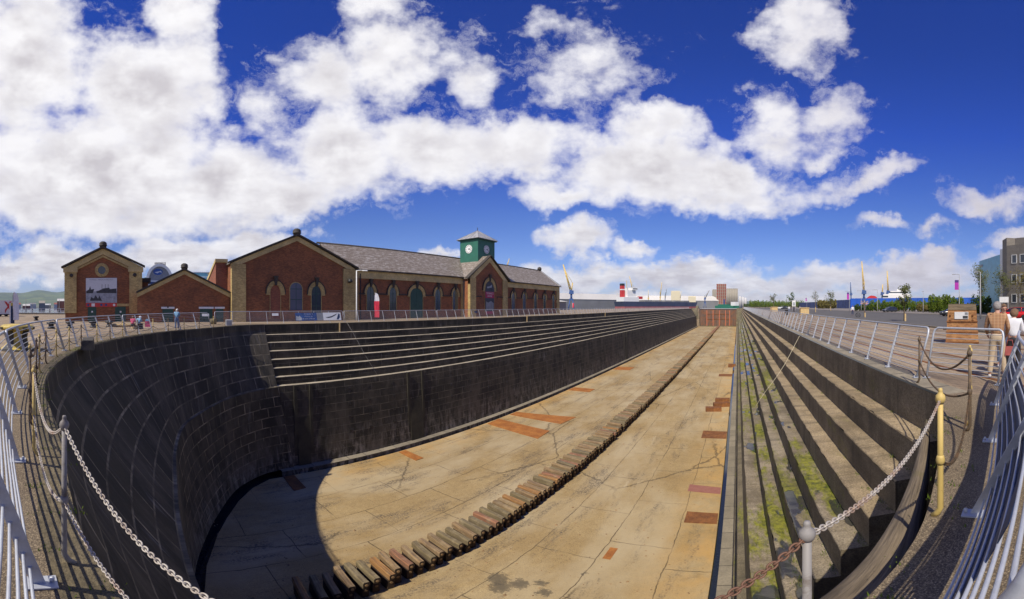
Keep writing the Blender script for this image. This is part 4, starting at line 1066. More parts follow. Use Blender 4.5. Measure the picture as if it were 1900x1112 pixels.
def arched_window(parent, x, y, w, z0, zs, zt, ring=.3, pane='window_glass', kind='window', key=True, label=None, bars=True):
    """x is the wall face; everything sits proud of it"""
    f = bpy.data.objects.new(kind, None)
    b = MB(); 
    # thin recessed frame
    o, i = arch_ring(w, zs, zt, .06)
    ring_solid(b, o, i, x + .003, x + .07, drop=zs - z0)
    fr = b.obj(kind, ['brick_buff'], parent, (0, y, 0))
    b = MB(); b.prism(arch_pts(w, z0, zs, zt), x + .002, x + .02, 'x'); b.obj('pane', [pane], fr)
    if bars:
        b = MB()
        for zb in (z0 + (zs - z0) * .5, zs): b.box(x + .021, x + .045, -w / 2, w / 2, zb - .03, zb + .03)
        b.box(x + .021, x + .04, -.025, .025, z0, zt - .05)
        b.obj('glazing_bar', ['paint_green_dark'], fr)
    if ring:
        b = MB(); o, i = arch_ring(w + .12, zs, zt + .06, ring); ring_solid(b, o, i, x + .002, x + .12, drop=.18); b.obj('arch', ['brick_buff'], fr)
        b = MB(); o, i = arch_ring(w + .12 + 2 * ring, zs, zt + .06 + ring, .09); ring_solid(b, o, i, x + .002, x + .2, drop=.05); b.obj('hood_mould', ['dark_stone'], fr)
        if key:
            b = MB(); zt2 = zt + .06
            b.hexa([(x + .12, -.11, zt2 - .1), (x + .28, -.11, zt2 - .1), (x + .28, .11, zt2 - .1), (x + .12, .11, zt2 - .1)], [(x + .12, -.2, zt2 + ring + .35), (x + .34, -.2, zt2 + ring + .35), (x + .34, .2, zt2 + ring + .35), (x + .12, .2, zt2 + ring + .35)])
            b.box(x + .1, x + .38, -.26, .26, zt2 + ring + .352, zt2 + ring + .45)
            b.obj('keystone', ['dark_stone'], fr)
    return fr
def gable(b, x, y0, y1, ze, za, depth, m=0):
    ym = (y0 + y1) / 2
    b.prism([(y0, 0), (y1, 0), (y1, ze), (ym, za), (y0, ze)], x - depth, x, 'x', m)
def coping_gable(parent, x, y0, y1, ze, za, wid, th, mat, name='gable_band', proud=.15, over=0.0, under=0):
    ym = (y0 + y1) / 2; b = MB()
    sl = (za - ze) / (ym - y0)
    outer = [(y0 - over, ze - over * sl + th), (ym, za + th), (y1 + over, ze - over * sl + th)]
    inner = [(y0 - over, ze - over * sl - wid), (ym, za - wid), (y1 + over, ze - over * sl - wid)]
    vs = []
    for X in (x - .3, x + proud):
        vs += [(X, *p) for p in outer] + [(X, *p) for p in inner]
    fs = [(6, 7, 10, 9), (7, 8, 11, 10), (0, 1, 7, 6), (1, 2, 8, 7), (3, 9, 10, 4), (4, 10, 11, 5), (0, 6, 9, 3), (2, 5, 11, 8), (0, 3, 4, 1), (1, 4, 5, 2)]
    b.add(vs, fs); return b.obj(name, [mat], parent)
def roof_x(parent, x0, x1, y0, y1, ze, za, over=.3, mat='slate', name='roof', th=.12):
    """gable roof whose ridge runs along x"""
    ym = (y0 + y1) / 2; sl = (za - ze) / (ym - y0); b = MB()
    for sgn, ya in ((-1, y0), (1, y1)):
        e = (ya + sgn * over, ze - over * sl)
        L = math.hypot(ym - e[0], za - e[1])
        vs = [(x0, e[0], e[1]), (x1, e[0], e[1]), (x1, ym, za), (x0, ym, za)]
        b.add([(p[0], p[1], p[2] + th) for p in vs] + vs, [(0, 1, 2, 3), (4, 7, 6, 5), (0, 4, 5, 1), (1, 5, 6, 2), (3, 2, 6, 7), (0, 3, 7, 4)],
              [[(x0, 0), (x1, 0), (x1, L), (x0, L)]] + [[(0, 0)] * 4] * 5)
    return b.obj(name, [mat], parent)
def finial(parent, x, y, z, s=1):
    b = MB(); b.lathe([(0, -.2), (.38 * s, -.2), (.38 * s, .12 * s), (.46 * s, .15 * s), (.46 * s, .22 * s), (.42 * s, .26 * s), (.44 * s, .4 * s), (.36 * s, .56 * s), (.2 * s, .66 * s), (0, .69 * s)], (x, y, z), 12); return b.obj('finial', ['dark_stone'], parent)

# --- pump house hall with big brick gable
hall = thing('pump_house', 'long red brick pump house with slate roof, big gable and green clock tower', 'building', (0, 0, 0))
b = MB(); gable(b, -38, 9.3, 23.7, 6.15, 9.35, 14); b.obj('gable_wall', ['brick_red'], hall)
b = MB()
for (a, c) in ((9.18, 10.7), (22.3, 23.82)): b.box(-38.2, -37.8, a, c, 0, 6.1)
pl = b
b.obj('pilaster', ['brick_buff'], hall) if False else None
for (a, c) in ((9.18, 10.7), (22.3, 23.82)):
    b = MB(); b.box(-38.3, -37.78, a, c, 0, 6.0); b.obj('pilaster', ['brick_buff'], hall)
coping_gable(hall, -37.98, 9.2, 23.8, 6.1, 9.35, .55, 0, 'render_buff', 'gable_band', .12)
coping_gable(hall, -37.98, 9.0, 24.0, 6.1, 9.37, -.03, .2, 'dark_stone', 'gable_coping', .42, .25)
roof_x(hall, -52, -38.2, 9.3, 23.7, 6.15, 9.35, .2)
finial(hall, -38.0, 16.5, 9.5, 1.05)
# blind arch, flat arched window, ringed window
w1 = arched_window(hall, -38, 14.0, 1.15, .3, 3.0, 3.9, .42, 'brick_red_pale', 'blind_window', bars=False)
w2 = arched_window(hall, -38, 16.4, 1.45, 1.2, 3.5, 4.2, 0, 'arched_glass_blue', 'window', key=False)
w3 = arched_window(hall, -38, 18.85, 1.2, .3, 3.0, 3.9, .42, 'window_glass', 'window')
b = MB(); b.box(-38, -37.75, 15.55, 17.25, 1.05, 1.2); b.obj('sill', ['brick_red_pale'], hall)
b = MB(); b.lathe([(0, 0), (.28, 0), (.28, .3), (0, .3)], (0, 0, 0), 10)
for (yy, zz_) in ((23.05, 4.35),):
    b = MB(); b.lathe([(0, 0), (.26, .02), (.3, .2), (.2, .42), (0, .45)], (-37.6, yy, zz_), 10); b.obj('lamp_bracket', ['paint_black'], hall)
# long hall
HY0, HY1 = 23.9, 76.4
b = MB(); b.prism([(-48.6, 0), (-39, 0), (-39, 6.0), (-44, 9.7), (-48.6, 6.0)], HY0, HY1, 'y'); b.obj('hall_wall', ['brick_red'], hall)
b = MB(); b.box(-39.2, -38.86, HY0, HY1 + .15, 5.05, 5.95); b.obj('eaves_band', ['render_buff'], hall)
b = MB(); b.box(-39.1, -38.55, HY0, HY1 + .3, 5.96, 6.12); b.obj('gutter', ['dark_stone'], hall)
b = MB()
L = math.hypot(5.6, 3.9)
for sx_ in (1, -1):
    xe = -44 + sx_ * 5.35
    vs = [(xe, HY0 - 1.5, 5.98), (xe, HY1 + .1, 5.98), (-44, HY1 + .1, 9.85), (-44, HY0 - 1.5, 9.85)]
    b.add(vs, [(0, 1, 2, 3)], [[(vs[0][1], 0), (vs[1][1], 0), (vs[2][1], L), (vs[3][1], L)]])
o = b.obj('hall_roof', ['slate'], hall)
md = o.modifiers.new('s', 'SOLIDIFY'); md.thickness = .12; md.offset = 0
b = MB(); b.tube([(-44, HY0 - 2, 9.93), (-44, HY1, 9.93)], .13, 6); b.obj('ridge_tile', ['dark_stone'], hall)
b = MB()
for sx_ in (1, -1):
    b.hexa([(-44, HY1 - .1, 9.75), (-44 + sx_ * 5.5, HY1 - .1, 5.9), (-44 + sx_ * 5.5, HY1 + .35, 5.9), (-44, HY1 + .35, 9.75)], [(-44, HY1 - .1, 10.1), (-44 + sx_ * 5.5, HY1 - .1, 6.25), (-44 + sx_ * 5.5, HY1 + .35, 6.25), (-44, HY1 + .35, 10.1)])
b.obj('verge_coping', ['lead_grey'], hall)
finial(hall, -44, HY1, 10.0, 1.1)
for (a, c) in ((43.6, 44.3), (53.6, 55.0), (23.85, 25.0), (75.2, 76.5)):
    b = MB(); b.box(-39.1, -38.82, a, c, 0, 5.03); b.obj('pilaster', ['brick_buff'], hall)
b = MB()
segs = [(25, 26.0), (27.7, 29.55), (31.25, 32.9), (36.1, 37.75), (39.45, 41.45), (43.15, 43.6)]
for a, c in segs: b.box(-39, -38.85, a, c, 3.08, 3.24)
for a, c in ((25, 26.0), (27.7, 29.55), (31.25, 32.9), (36.1, 37.75), (39.45, 41.45), (55, 57.2), (58.8, 61), (62.6, 65.2), (66.8, 69), (70.6, 73), (74.6, 75.2)):
    b = MB(); b.box(-39, -38.85, a, c, 3.08, 3.24); b.obj('string_course', ['dark_stone'], hall)
for y in (26.85, 30.4, 38.6, 42.3, 57.98, 61.8, 66.0, 69.8, 73.8): arched_window(hall, -39, y, 1.1, 1.0, 3.2, 4.1, .36)
dr = arched_window(hall, -39, 34.5, 2.3, 0, 3.1, 4.12, .42, 'paint_green_dark', 'door')
for (yy, m, r_) in ((45.1, 'cream_paint', .1), (44.0, 'post_grey', .06), (25.2, 'paint_black', .06)):
    b = MB(); b.tube([(-38.7, yy, 0), (-38.7, yy, 5.6)], r_, 8)
    if m == 'cream_paint': b.lathe([(0, 0), (.12, 0), (.24, .3), (.24, .5), (0, .5)], (-38.7, yy, 5.5), 8)
    b.obj('downpipe', [m], hall)
# porch under the tower
b = MB(); gable(b, -37.6, 44.1, 53.9, 6.05, 9.75, 7); b.obj('porch_wall', ['brick_red'], hall)
for (a, c) in ((44.0, 45.4), (52.6, 54.0)):
    b = MB(); b.box(-37.9, -37.42, a, c, 0, 6.0); b.obj('pilaster', ['brick_buff'], hall)
coping_gable(hall, -37.58, 44.0, 54.0, 6.0, 9.7, .85, 0, 'render_buff', 'gable_band', .12)
coping_gable(hall, -37.58, 43.6, 54.4, 6.0, 9.75, -.03, .2, 'dark_stone', 'gable_coping', .4, .3)
roof_x(hall, -44.5, -37.8, 44.1, 53.9, 6.05, 9.75, .3)
arched_window(hall, -37.6, 49.0, 2.4, .4, 4.2, 5.7, .55)
for a, c in ((45.4, 46.9), (51.1, 52.6)):
    b = MB(); b.box(-37.6, -37.45, a, c, 3.08, 3.24); b.obj('string_course', ['dark_stone'], hall)
# clock tower
tw = bpy.data.objects.new('clock_tower', MB().box(-42.9, -39.0, 47.8, 52.3, 6.5, 12.7).mesh('clock_tower', ['tower_green'])); C.objects.link(tw); tw.parent = hall
b = MB(); b.box(-43.2, -38.7, 47.5, 52.6, 12.7, 12.86); b.obj('tower_cornice', ['paint_green_dark'], tw)
b = MB(); cx, cy = -40.95, 50.05; e = [(-43.35, 47.35, 12.86), (-38.55, 47.35, 12.86), (-38.55, 52.75, 12.86), (-43.35, 52.75, 12.86)]; ap = (cx, cy, 14.65)
for k in range(4):
    a, c = e[k], e[(k + 1) % 4]; b.add([a, c, ap], [(0, 1, 2)])
b.add(e, [(3, 2, 1, 0)])
for k in range(4):
    for q in range(5):
        a = Vector(e[k]).lerp(Vector(e[(k + 1) % 4]), q / 5); 
        tp_ = a.lerp(Vector(ap), 1 if q == 0 else max(.0, 1 - abs(q / 5 - .5) * 2) * .98)
        b.tube([a + Vector((0, 0, .03)), tp_ + Vector((0, 0, .03))], .035, 4)
b.obj('tower_roof', ['lead_grey'], tw)
b = MB(); b.tube([(cx, cy, 14.6), (cx, cy, 15.2)], .05, 6); b.obj('weather_vane', ['paint_black'], tw)
def clock(px_, py_, pz_, face):
    b = MB()
    c = MB()
    def P(u, v, d):  # u sideways, v up, d out
        return (px_ + u, py_ - d, pz_ + v) if face == 'y' else (px_ + d, py_ + u, pz_ + v)
    n = 24; r_ = .72
    b.add([P(r_ * math.cos(a), r_ * math.sin(a), .05) for a in [2 * math.pi * k / n for k in range(n)]] + [P(r_ * math.cos(a), r_ * math.sin(a), .0) for a in [2 * math.pi * k / n for k in range(n)]], [tuple(range(n))] + [(k, (k + 1) % n, n + (k + 1) % n, n + k) for k in range(n)])
    f = b.obj('clock_face', ['white_paint'], tw)
    for k in range(12):
        a = math.pi / 6 * k; u, v = math.sin(a), math.cos(a); w_ = .045; c = MB()
        c.add([P(u * .48 - v * w_, v * .48 + u * w_, .06), P(u * .66 - v * w_, v * .66 + u * w_, .06), P(u * .66 + v * w_, v * .66 - u * w_, .06), P(u * .48 + v * w_, v * .48 - u * w_, .06)], [(0, 1, 2, 3)]); c.obj('numeral', ['paint_black'], f)
    for ang, ln, w_ in ((R(112), .58, .05), (R(66), .38, .065)):
        c = MB(); u, v = math.sin(ang), math.cos(ang)
        c.add([P(-u * .1 - v * w_, -v * .1 + u * w_, .075), P(u * ln - v * w_ * .4, v * ln + u * w_ * .4, .075), P(u * ln + v * w_ * .4, v * ln - u * w_ * .4, .075), P(-u * .1 + v * w_, -v * .1 - u * w_, .075)], [(0, 1, 2, 3)])
        c.obj('clock_hand', ['paint_black'], f)
clock(-40.95, 47.8, 11.15, 'y'); clock(-39.0, 50.05, 11.15, 'x')
# poster filling the porch window: dark with a crimson band
ps = thing('poster', 'tall dark arched poster with a crimson band on the porch window', 'poster', (-37.6, 49.0, 0))
b = MB(); b.prism(arch_pts(2.36, .35, 4.15, 5.62), .075, .1, 'x'); b.obj('poster_sheet', ['poster_dark'], ps)
b = MB(); b.box(.101, .112, -1.17, 1.17, 2.95, 3.95); b.obj('crimson_band', ['crimson'], ps)
b = MB(); b.box(.101, .112, -1.17, 1.17, .36, .8); b.obj('crimson_foot', ['crimson'], ps)
text_mesh('TITANIC\'S', .42, 'lettering', 'poster_white', ps, (.118, 0, 3.68), FX, ext=.002); text_mesh('DOCK', .42, 'lettering', 'poster_white', ps, (.118, 0, 3.25), FX, ext=.002)
b = MB(); b.prism([(-.75, 4.75), (-.1, 4.85), (.6, 5.15), (.5, 4.7), (-.6, 4.5)], .101, .11, 'x'); b.obj('ship_picture', ['poster_sea'], ps)
b = MB(); b.prism([(-1, 1.0), (1, 1.0), (1, 2.1), (.3, 2.5), (-.4, 2.2), (-1, 2.4)], .101, .11, 'x'); b.obj('dock_picture', ['poster_grey'], ps)

# --- small gabled brick annex between
an = thing('brick_annex', 'low wide red brick gable between the poster house and the pump house', 'building')
AX = -38.5
b = MB(); gable(b, AX, -.4, 9.17, 2.95, 5.3, 12); b.obj('wall', ['brick_red'], an)
coping_gable(an, AX + .02, -.4, 9.17, 2.95, 5.3, .42, 0, 'render_buff', 'gable_band', .1)
coping_gable(an, AX + .02, -.5, 9.17, 2.95, 5.32, -.02, .17, 'dark_stone', 'gable_coping', .35, .0)
roof_x(an, AX - 12, AX - .1, -.4, 9.17, 2.95, 5.3, .0)
finial(an, AX, 4.4, 5.45, .85)
for (ya, yb, lab) in ((2.15, 3.25, 1), (6.0, 7.3, 0), (7.65, 8.45, 0)):
    d = MB().box(AX - .02, AX + .05, ya, yb, 0, 1.35).obj('door', ['paint_green_dark'], an)
    MB().box(AX + .0, AX + .12, ya - .12, yb + .12, 1.36, 1.56).obj('lintel', ['white_paint'], d)
    if lab: MB().box(AX + .12, AX + .2, (ya + yb) / 2 - .07, (ya + yb) / 2 + .07, 1.45, 1.6).obj('lamp', ['paint_black'], d)
# wing behind, showing above the annex roof, left of the big gable
wg = thing('rear_wing', 'sunlit rear brick wing showing between the annex roof and big gable', 'building')
MB().prism([(-46, 0), (-40.2, 0), (-40.2, 6.6), (-46, 4.5)], 8.0, 9.28, 'y').obj('wall', ['brick_red_pale'], wg)
MB().prism([(-46, 4.3), (-40.0, 6.4), (-40.0, 6.75), (-46.2, 4.62)], 7.9, 9.28, 'y').obj('roof_edge', ['render_buff'], wg)

# --- poster house on the left
ph = thing('poster_house', 'tall narrow red brick gabled house with buff pilasters and a ship poster', 'building')
X = -40.0; Y0, Y1 = -8.1, .05; YM = -4.25
b = MB(); gable(b, X, Y0, Y1, 5.7, 7.7, 5); b.obj('wall', ['brick_red'], ph)
for (a, c) in ((Y0 - .05, Y0 + 1.25), (Y1 - 1.3, Y1 + .05)):
    b = MB(); b.box(X - .4, X + .2, a, c, .9, 5.55); b.obj('pilaster', ['brick_buff'], ph)
    b = MB(); b.box(X - .4, X + .32, a - .12, c + .12, 5.25, 5.75); b.obj('pilaster_cap', ['render_buff'], ph)
    b = MB(); b.lathe([(0, 0), (.2, 0), (.2, .08), (.1, .16), (0, .16)], (0, 0, 0), 14)
    o = b.obj('round_boss', ['dark_stone'], ph, (X + .2, (a + c) / 2 + (.1 if a < -5 else -.1), 4.9)); o.rotation_euler = (0, R(90), 0)
coping_gable(ph, X + .02, Y0, Y1, 5.75, 7.75, .62, 0, 'render_buff', 'gable_band', .2)
coping_gable(ph, X + .02, Y0, Y1, 5.1, 7.05, .22, 0, 'brick_buff', 'inner_band', .12)
coping_gable(ph, X + .02, Y0 - .2, Y1 + .2, 5.75, 7.77, -.02, .2, 'dark_stone', 'gable_coping', .5, .15)
roof_x(ph, X - 5, X - .1, Y0, Y1, 5.7, 7.7, .15)
finial(ph, X + .05, (Y0 + Y1) / 2, 7.9, .95)
# occulus
f = MB(); n = 20
for r0, r1, xx in ((.42, .56, .14), (.56, .74, .09)):
    vs = [(xx, r1 * math.cos(a), r1 * math.sin(a)) for a in [2 * math.pi * k / n for k in range(n)]] + [(xx, r0 * math.cos(a), r0 * math.sin(a)) for a in [2 * math.pi * k / n for k in range(n)]]
    f.add(vs, [(k, (k + 1) % n, n + (k + 1) % n, n + k) for k in range(n)])
oc = f.obj('round_window', ['brick_buff'], ph, (X, YM + .1, 5.45))
MB().prism([(.44 * math.cos(2 * math.pi * k / 20), .44 * math.sin(2 * math.pi * k / 20)) for k in range(20)], .01, .05, 'x').obj('pane', ['window_glass'], oc)
MB().box(X, X + .06, Y1 - 2.6, Y1 - 1.25, 1.62, 1.9).obj('lintel', ['brick_buff'], ph)
for ya, yb in ((-5.65, -4.75), (-2.75, -1.62)):
    d = MB().box(X, X + .05, ya, yb, 0, 1.58).obj('door', ['paint_green_dark'], ph)
    MB().box(X + .051, X + .06, (ya + yb) / 2 - .07, (ya + yb) / 2 + .1, .95, 1.12).obj('notice', ['white_paint'], d)
MB().box(X, X + .05, -7.1, -6.6, .1, .45).obj('vent_cover', ['brick_red_pale'], ph)
# side building behind it
sb = thing('brick_outbuilding', 'darker brick outbuilding tucked behind the poster house on its right', 'building')
MB().box(-45, -42.2, -.3, .78, 0, 4.3).obj('wall', ['brick_red'], sb); MB().box(-45.2, -41.9, -.3, 1.05, 4.3, 4.75).obj('parapet', ['dark_stone'], sb)
# the ship poster
sp = thing('poster', 'large grey ship photograph poster with a red strip on the poster house', 'poster', (X + .05, -4.2, 0))
MB().box(.012, .04, -1.65, 1.65, 1.98, 4.62).obj('photo_sheet', ['poster_sea'], sp)
MB().box(.041, .046, -1.65, 1.65, 3.2, 4.6).obj('sky_area', ['poster_white'], sp)
MB().prism([(-1.6, 3.0), (-.9, 3.0), (-.75, 3.45), (-1.1, 3.4), (-1.2, 3.75), (-1.32, 3.38), (-1.6, 3.25)], .047, .052, 'x').obj('far_ship', ['poster_black'], sp)
MB().prism([(-.5, 3.02), (1.6, 3.0), (1.6, 3.5), (.9, 3.42), (.85, 3.58), (.2, 3.5), (-.2, 3.3), (-.55, 3.2)], .047, .052, 'x').obj('near_ship', ['poster_black'], sp)
for q in (.05, .4, .7): MB().box(.047, .052, q, q + .04, 3.45, 3.95).obj('mast', ['poster_black'], sp)
MB().prism([(-1.2, 2.2), (.1, 2.2), (.0, 2.32), (-.2, 2.75), (-.35, 2.4), (-.6, 2.8), (-.8, 2.45), (-1.1, 2.6)], .041, .05, 'x').obj('tug_picture', ['poster_black'], sp)
MB().box(.012, .04, -1.65, 1.65, 1.55, 1.97).obj('red_strip', ['red_paint'], sp)
MB().box(.041, .046, -1.05, -.7, 1.6, 1.92).obj('white_badge', ['white_paint'], sp)
for q in (-1.4, .0, .5, 1.35):
    MB().prism([(q + .13 * math.cos(a), 1.76 + .13 * math.sin(a)) for a in [2 * math.pi * k / 12 for k in range(12)]], .041, .046, 'x').obj('round_badge', ['banner_blue' if q < 1 else 'white_paint'], sp)
text_mesh('TITANIC - MADE IN BELFAST', .2, 'lettering', 'poster_grey', sp, (.05, 0, 4.42), FX, ext=.001)

# ================================================================== LEFT QUAY FURNITURE
# striped capstan
cp = gp(32, 649); cps = thing('capstan', 'big yellow and black iron capstan on the quay at the far left', 'capstan', (cp.x, cp.y, .01))
prof = [(0, 0), (.62, 0), (.62, .05), (.5, .12), (.42, .22), (.38, .45), (.40, .62), (.50, .72), (0, .72)]
n = 24; b = MB()
for i in range(len(prof) - 1):
    for j in range(n):
        a0, a1 = 2 * math.pi * j / n, 2 * math.pi * (j + 1) / n
        q = [(prof[i][0] * math.cos(a0), prof[i][0] * math.sin(a0), prof[i][1]), (prof[i][0] * math.cos(a1), prof[i][0] * math.sin(a1), prof[i][1]), (prof[i + 1][0] * math.cos(a1), prof[i + 1][0] * math.sin(a1), prof[i + 1][1]), (prof[i + 1][0] * math.cos(a0), prof[i + 1][0] * math.sin(a0), prof[i + 1][1])]
        b.add(q, [(0, 1, 2, 3)], m=(j // 3) % 2, smooth=True)
b.obj('drum', ['yellow_paint', 'paint_black'], cps)
b = MB()
b.lathe([(0, .72), (.60, .74), (.64, .80), (.62, .88), (.52, .93), (0, .94)], (0, 0, 0), 24); b.obj('head', ['yellow_paint'], cps)
for j in range(8):
    a = 2 * math.pi * j / 8; b = MB(); b.box(.52, .66, -.07, .07, .765, .85); o = b.obj('bar_socket', ['paint_black'], cps); o.rotation_euler = (0, 0, a)
b = MB(); b.lathe([(0, 0), (.76, 0), (.74, .03), (0, .03)], (0, 0, -.0), 24); b.obj('base_plate', ['dark_stone'], cps)
# container trailer with a red bird sign
rho = 60; c0 = at(-70, rho); c1 = at(23.5, rho)
tr = thing('container_trailer', 'white container trailer with a red bird emblem at the left edge', 'trailer', (c1.x, c1.y, 0), math.atan2(c0.y - c1.y, c0.x - c1.x))
z0, z1 = zz(583, rho), zz(557.5, rho)
MB().box(0, 8, -2.4, 0, z0, z1).obj('box_body', ['white_paint'], tr)
MB().box(0, 8, -2.2, -.1, .25, z0 - .02).obj('chassis', ['paint_black'], tr)
b = MB(); s_ = .9
bird = [(0.55, 2.5), (.95, 2.45), (1.15, 2.15), (1.5, 2.45), (1.9, 2.5), (1.45, 2.05), (1.3, 1.85), (1.75, 1.5), (1.75, 1.05), (1.45, 1.45), (1.15, 1.7), (.85, 1.35), (.6, 1.1), (.8, 1.6), (.95, 1.9), (.85, 2.2)]
zc = (z0 + z1) / 2; b.prism([(p[0] * .9 - .35 , zc + (p[1] - 1.8) * .62 * (z1 - z0) ) for p in bird], .005, .03, 'y'); o = b.obj('bird_emblem', ['red_paint'], tr)
for k in range(3):
    for y_ in (-.3, -2.1):
        b = MB(); b.lathe([(0, -.12), (.3, -.12), (.3, .12), (0, .12)], (0, 0, 0), 14); o = b.obj('wheel', ['rubber'], tr, (1.0 + k * 1.0, y_, .3)); o.rotation_euler = (R(90), 0, 0)
# totem and feather flags
rho = 36; c = at(21, rho)
tt = thing('totem_sign', 'slim dark totem sign with a yellow top beside the white feather flag', 'sign', (c.x, c.y, 0), .2)
MB().box(-.08, .1, -.16, .30, .0, 1.65).obj('panel', ['banner_navy'], tt); MB().box(-.08, .1, -.16, .30, 1.651, 1.95).obj('top', ['yellow_paint'], tt); MB().box(.101, .13, -.16, -.05, 0, 1.95).obj('edge', ['white_paint'], tt)
def feather(name, label, px_, rho, ytop, ybase, mats, wpx, cut):
    c = at(px_, rho); r_ = thing('feather_flag', label, 'flag', (c.x, c.y, 0), math.atan2(c.x, c.y) * -1)
    zt = zz(ytop, rho); zb = max(.25, zz(ybase, rho)); w_ = wpx / PXF * rho
    MB().tube([(-w_ * .5, 0, 0), (-w_ * .5, 0, zt * .9), (-w_ * .3, 0, zt)], .02, 6).obj('pole', ['paint_black'], r_)
    n = 14; rowsL = []; m_i = 0
    for part, (ua, ub) in enumerate(cut):
        b = MB(); rows = []
        for i in range(n + 1):
            u = ua + (ub - ua) * i / n; z = zb + (zt - zb) * u
            wr = w_ * (1 if u < .7 else math.sqrt(max(0.02, 1 - ((u - .7) / .3) ** 2))) 
            rows.append([(-w_ * .5 + wr * k / 3 + (.10 * w_ if u > .9 else 0), .04 * math.sin(u * 9 + k * 1.3), z) for k in range(4)])
        b.sheet(rows); o = b.obj('cloth', [mats[part]], r_); md = o.modifiers.new('s', 'SOLIDIFY'); md.thickness = .006
    return r_
feather('f', 'white feather flag with faint grey lettering at the far left', 29.5, 34, 542, 594, ['flag_white'], 11, [(0, 1)])
ff = feather('f', 'red feather flag with a pale blue top in front of the pump house', 699, 42.5, 543.5, 589, ['flag_red', 'flag_white'], 9.5, [(0, .66), (.66, 1)])
# mooring bollards: low black
for i, (px_, py_) in enumerate(((95, 610), (130, 609), (173, 608), (203, 607), (67, 595))):
    c = gp(px_, py_); b = MB(); b.lathe([(0, 0), (.28, 0), (.26, .1), (.2, .14), (.19, .3), (.34, .36), (.34, .46), (.2, .5), (0, .5)], (0, 0, 0), 14)
    tag(b.obj('mooring_bollard', ['paint_black'], None, (c.x, c.y, .006)), ['low black iron bollard on the left quay, leftmost of the four in a row', 'low black iron bollard, second from the left on the left quay', 'low black iron bollard, third from the left on the left quay', 'low black iron bollard nearest the seated pair', 'low black bollard far off, alone near the white quay fence'][i], 'bollard', 'bollards on the left quay')
# log / kerb the pair sit on
c = gp(228, 607); b = MB(); b.tube([(-.85, 0, .13), (-.3, .02, .14), (.4, 0, .13), (.9, -.03, .12)], [.12, .14, .13, .11], 10)
tag(b.obj('timber_log', ['stake_wood'], None, (c.x, c.y, .006), R(80)), 'pale timber log on the quay beside the seated pair', 'log')
# lamp post in front of the hall
c = at(661.5, 43); lpz = zz(502, 43)
l_ = thing('lamp_post', 'thin white lamp post standing before the pump house by the red flag', 'lamp post', (c.x, c.y, 0))
MB().tube([(0, 0, 0), (0, 0, 1.2), (0, 0, lpz)], [.09, .07, .06], 10).obj('pole', ['white_paint'], l_); MB().tube([(0, 0, lpz - .05), (.2, .4, lpz + .02), (.35, .7, lpz)], .05, 6).obj('arm', ['white_paint'], l_)
b = MB(); b.hexa([(.2, .6, lpz - .07), (.5, .5, lpz - .07), (.65, 1.1, lpz - .07), (.4, 1.2, lpz - .07)], [(.25, .62, lpz + .05), (.45, .55, lpz + .05), (.6, 1.05, lpz + .05), (.42, 1.12, lpz + .05)]); b.obj('lamp_head', ['white_paint'], l_)
# small concrete planters, grey box
for (px_, py_, m, lab, s_) in ((396, 602, 'pier_stone', 'squat round stone planter behind the railing before the annex', .26), (424, 604.5, 'lead_grey', 'small grey metal cabinet on the coping at the corner of the railing', .24)):
    c = gp(px_, py_); b = MB()
    if m == 'pier_stone': b.lathe([(0, 0), (s_, 0), (s_ * 1.25, .45), (s_ * 1.2, .5), (s_ * .9, .42), (0, .42)], (0, 0, 0), 14)
    else: b.hexa([(-s_, -s_, 0), (s_, -s_, 0), (s_, s_, 0), (-s_, s_, 0)], [(-s_, -s_, .5), (s_ * .95, -s_, .46), (s_ * .95, s_, .46), (-s_, s_, .5)])
    tag(b.obj('planter' if m == 'pier_stone' else 'cabinet', [m], None, (c.x, c.y, .006)), lab, 'planter' if m == 'pier_stone' else 'cabinet')
# little signs on the left railing
for (px_, lab, m) in ((512, 'small white notice hung on the left railing before the brick gable', 'poster_white'), (382, 'small pale notice fixed behind the railing before the annex doors', 'poster_white'), (885, 'small dark notice on the left railing before the porch', 'banner_navy')):
    th = (px_ - 1369.4) / PXF; y_ = -33.5 / math.tan(th); b = MB(); leaned(b, 0, -.32, .32, .72, .95)
    tag(b.obj('notice_board', [m], None, (-33.5, y_, 0)), lab, 'notice')
# bits hanging over the coping edge on the left wall
for i, (px_, py_) in enumerate(((652, 601), (960, 587), (1090, 580.5))):
    c = gp(px_, py_); b = MB(); b.hexa([(-.05, -.07, -.9), (.03, -.07, -.9), (.03, .07, -.9), (-.05, .07, -.9)], [(-.05, -.07 , .0), (.05, -.07, .0), (.05, .07, .0), (-.05, .07, .0)])
    tag(b.obj('wood_stave', ['stake_wood'], None, (-32.0, c.y, .01)), ['short pale wooden stave hanging over the rim by the white lamp post', 'short pale wooden stave hanging over the rim before the porch', 'short wooden stave hanging over the rim, farthest of the staves'][i], 'stave')
# ropes running down the steps
def rope(pts, r_, m, label):
    a = Vector(pts[0]); b = MB(); b.tube([Vector(p) - a for p in pts], r_, 6); tag(b.obj('rope', [m], None, a), label, 'rope')
y_ = 19.3; rope([(-32.1, y_, .02), (-31.6, y_ + .35, -.9), (-30.4, y_ + .9, -2.9), (-28.9, y_ + 1.4, -4.9)], .012, 'post_grey', 'thin rope running down the dark steps on the left')
rope([(3.7, 21.4, .03), (3.44, 21.2, -.1), (2.55, 20.4, -1.5), (2.08, 20.3, -2.2), (1.60, 20.4, -2.88), (1.16, 20.5, -3.56), (.80, 20.6, -4.25)], .010, 'cream_paint', 'pale rope stretched down the sunlit mossy steps')
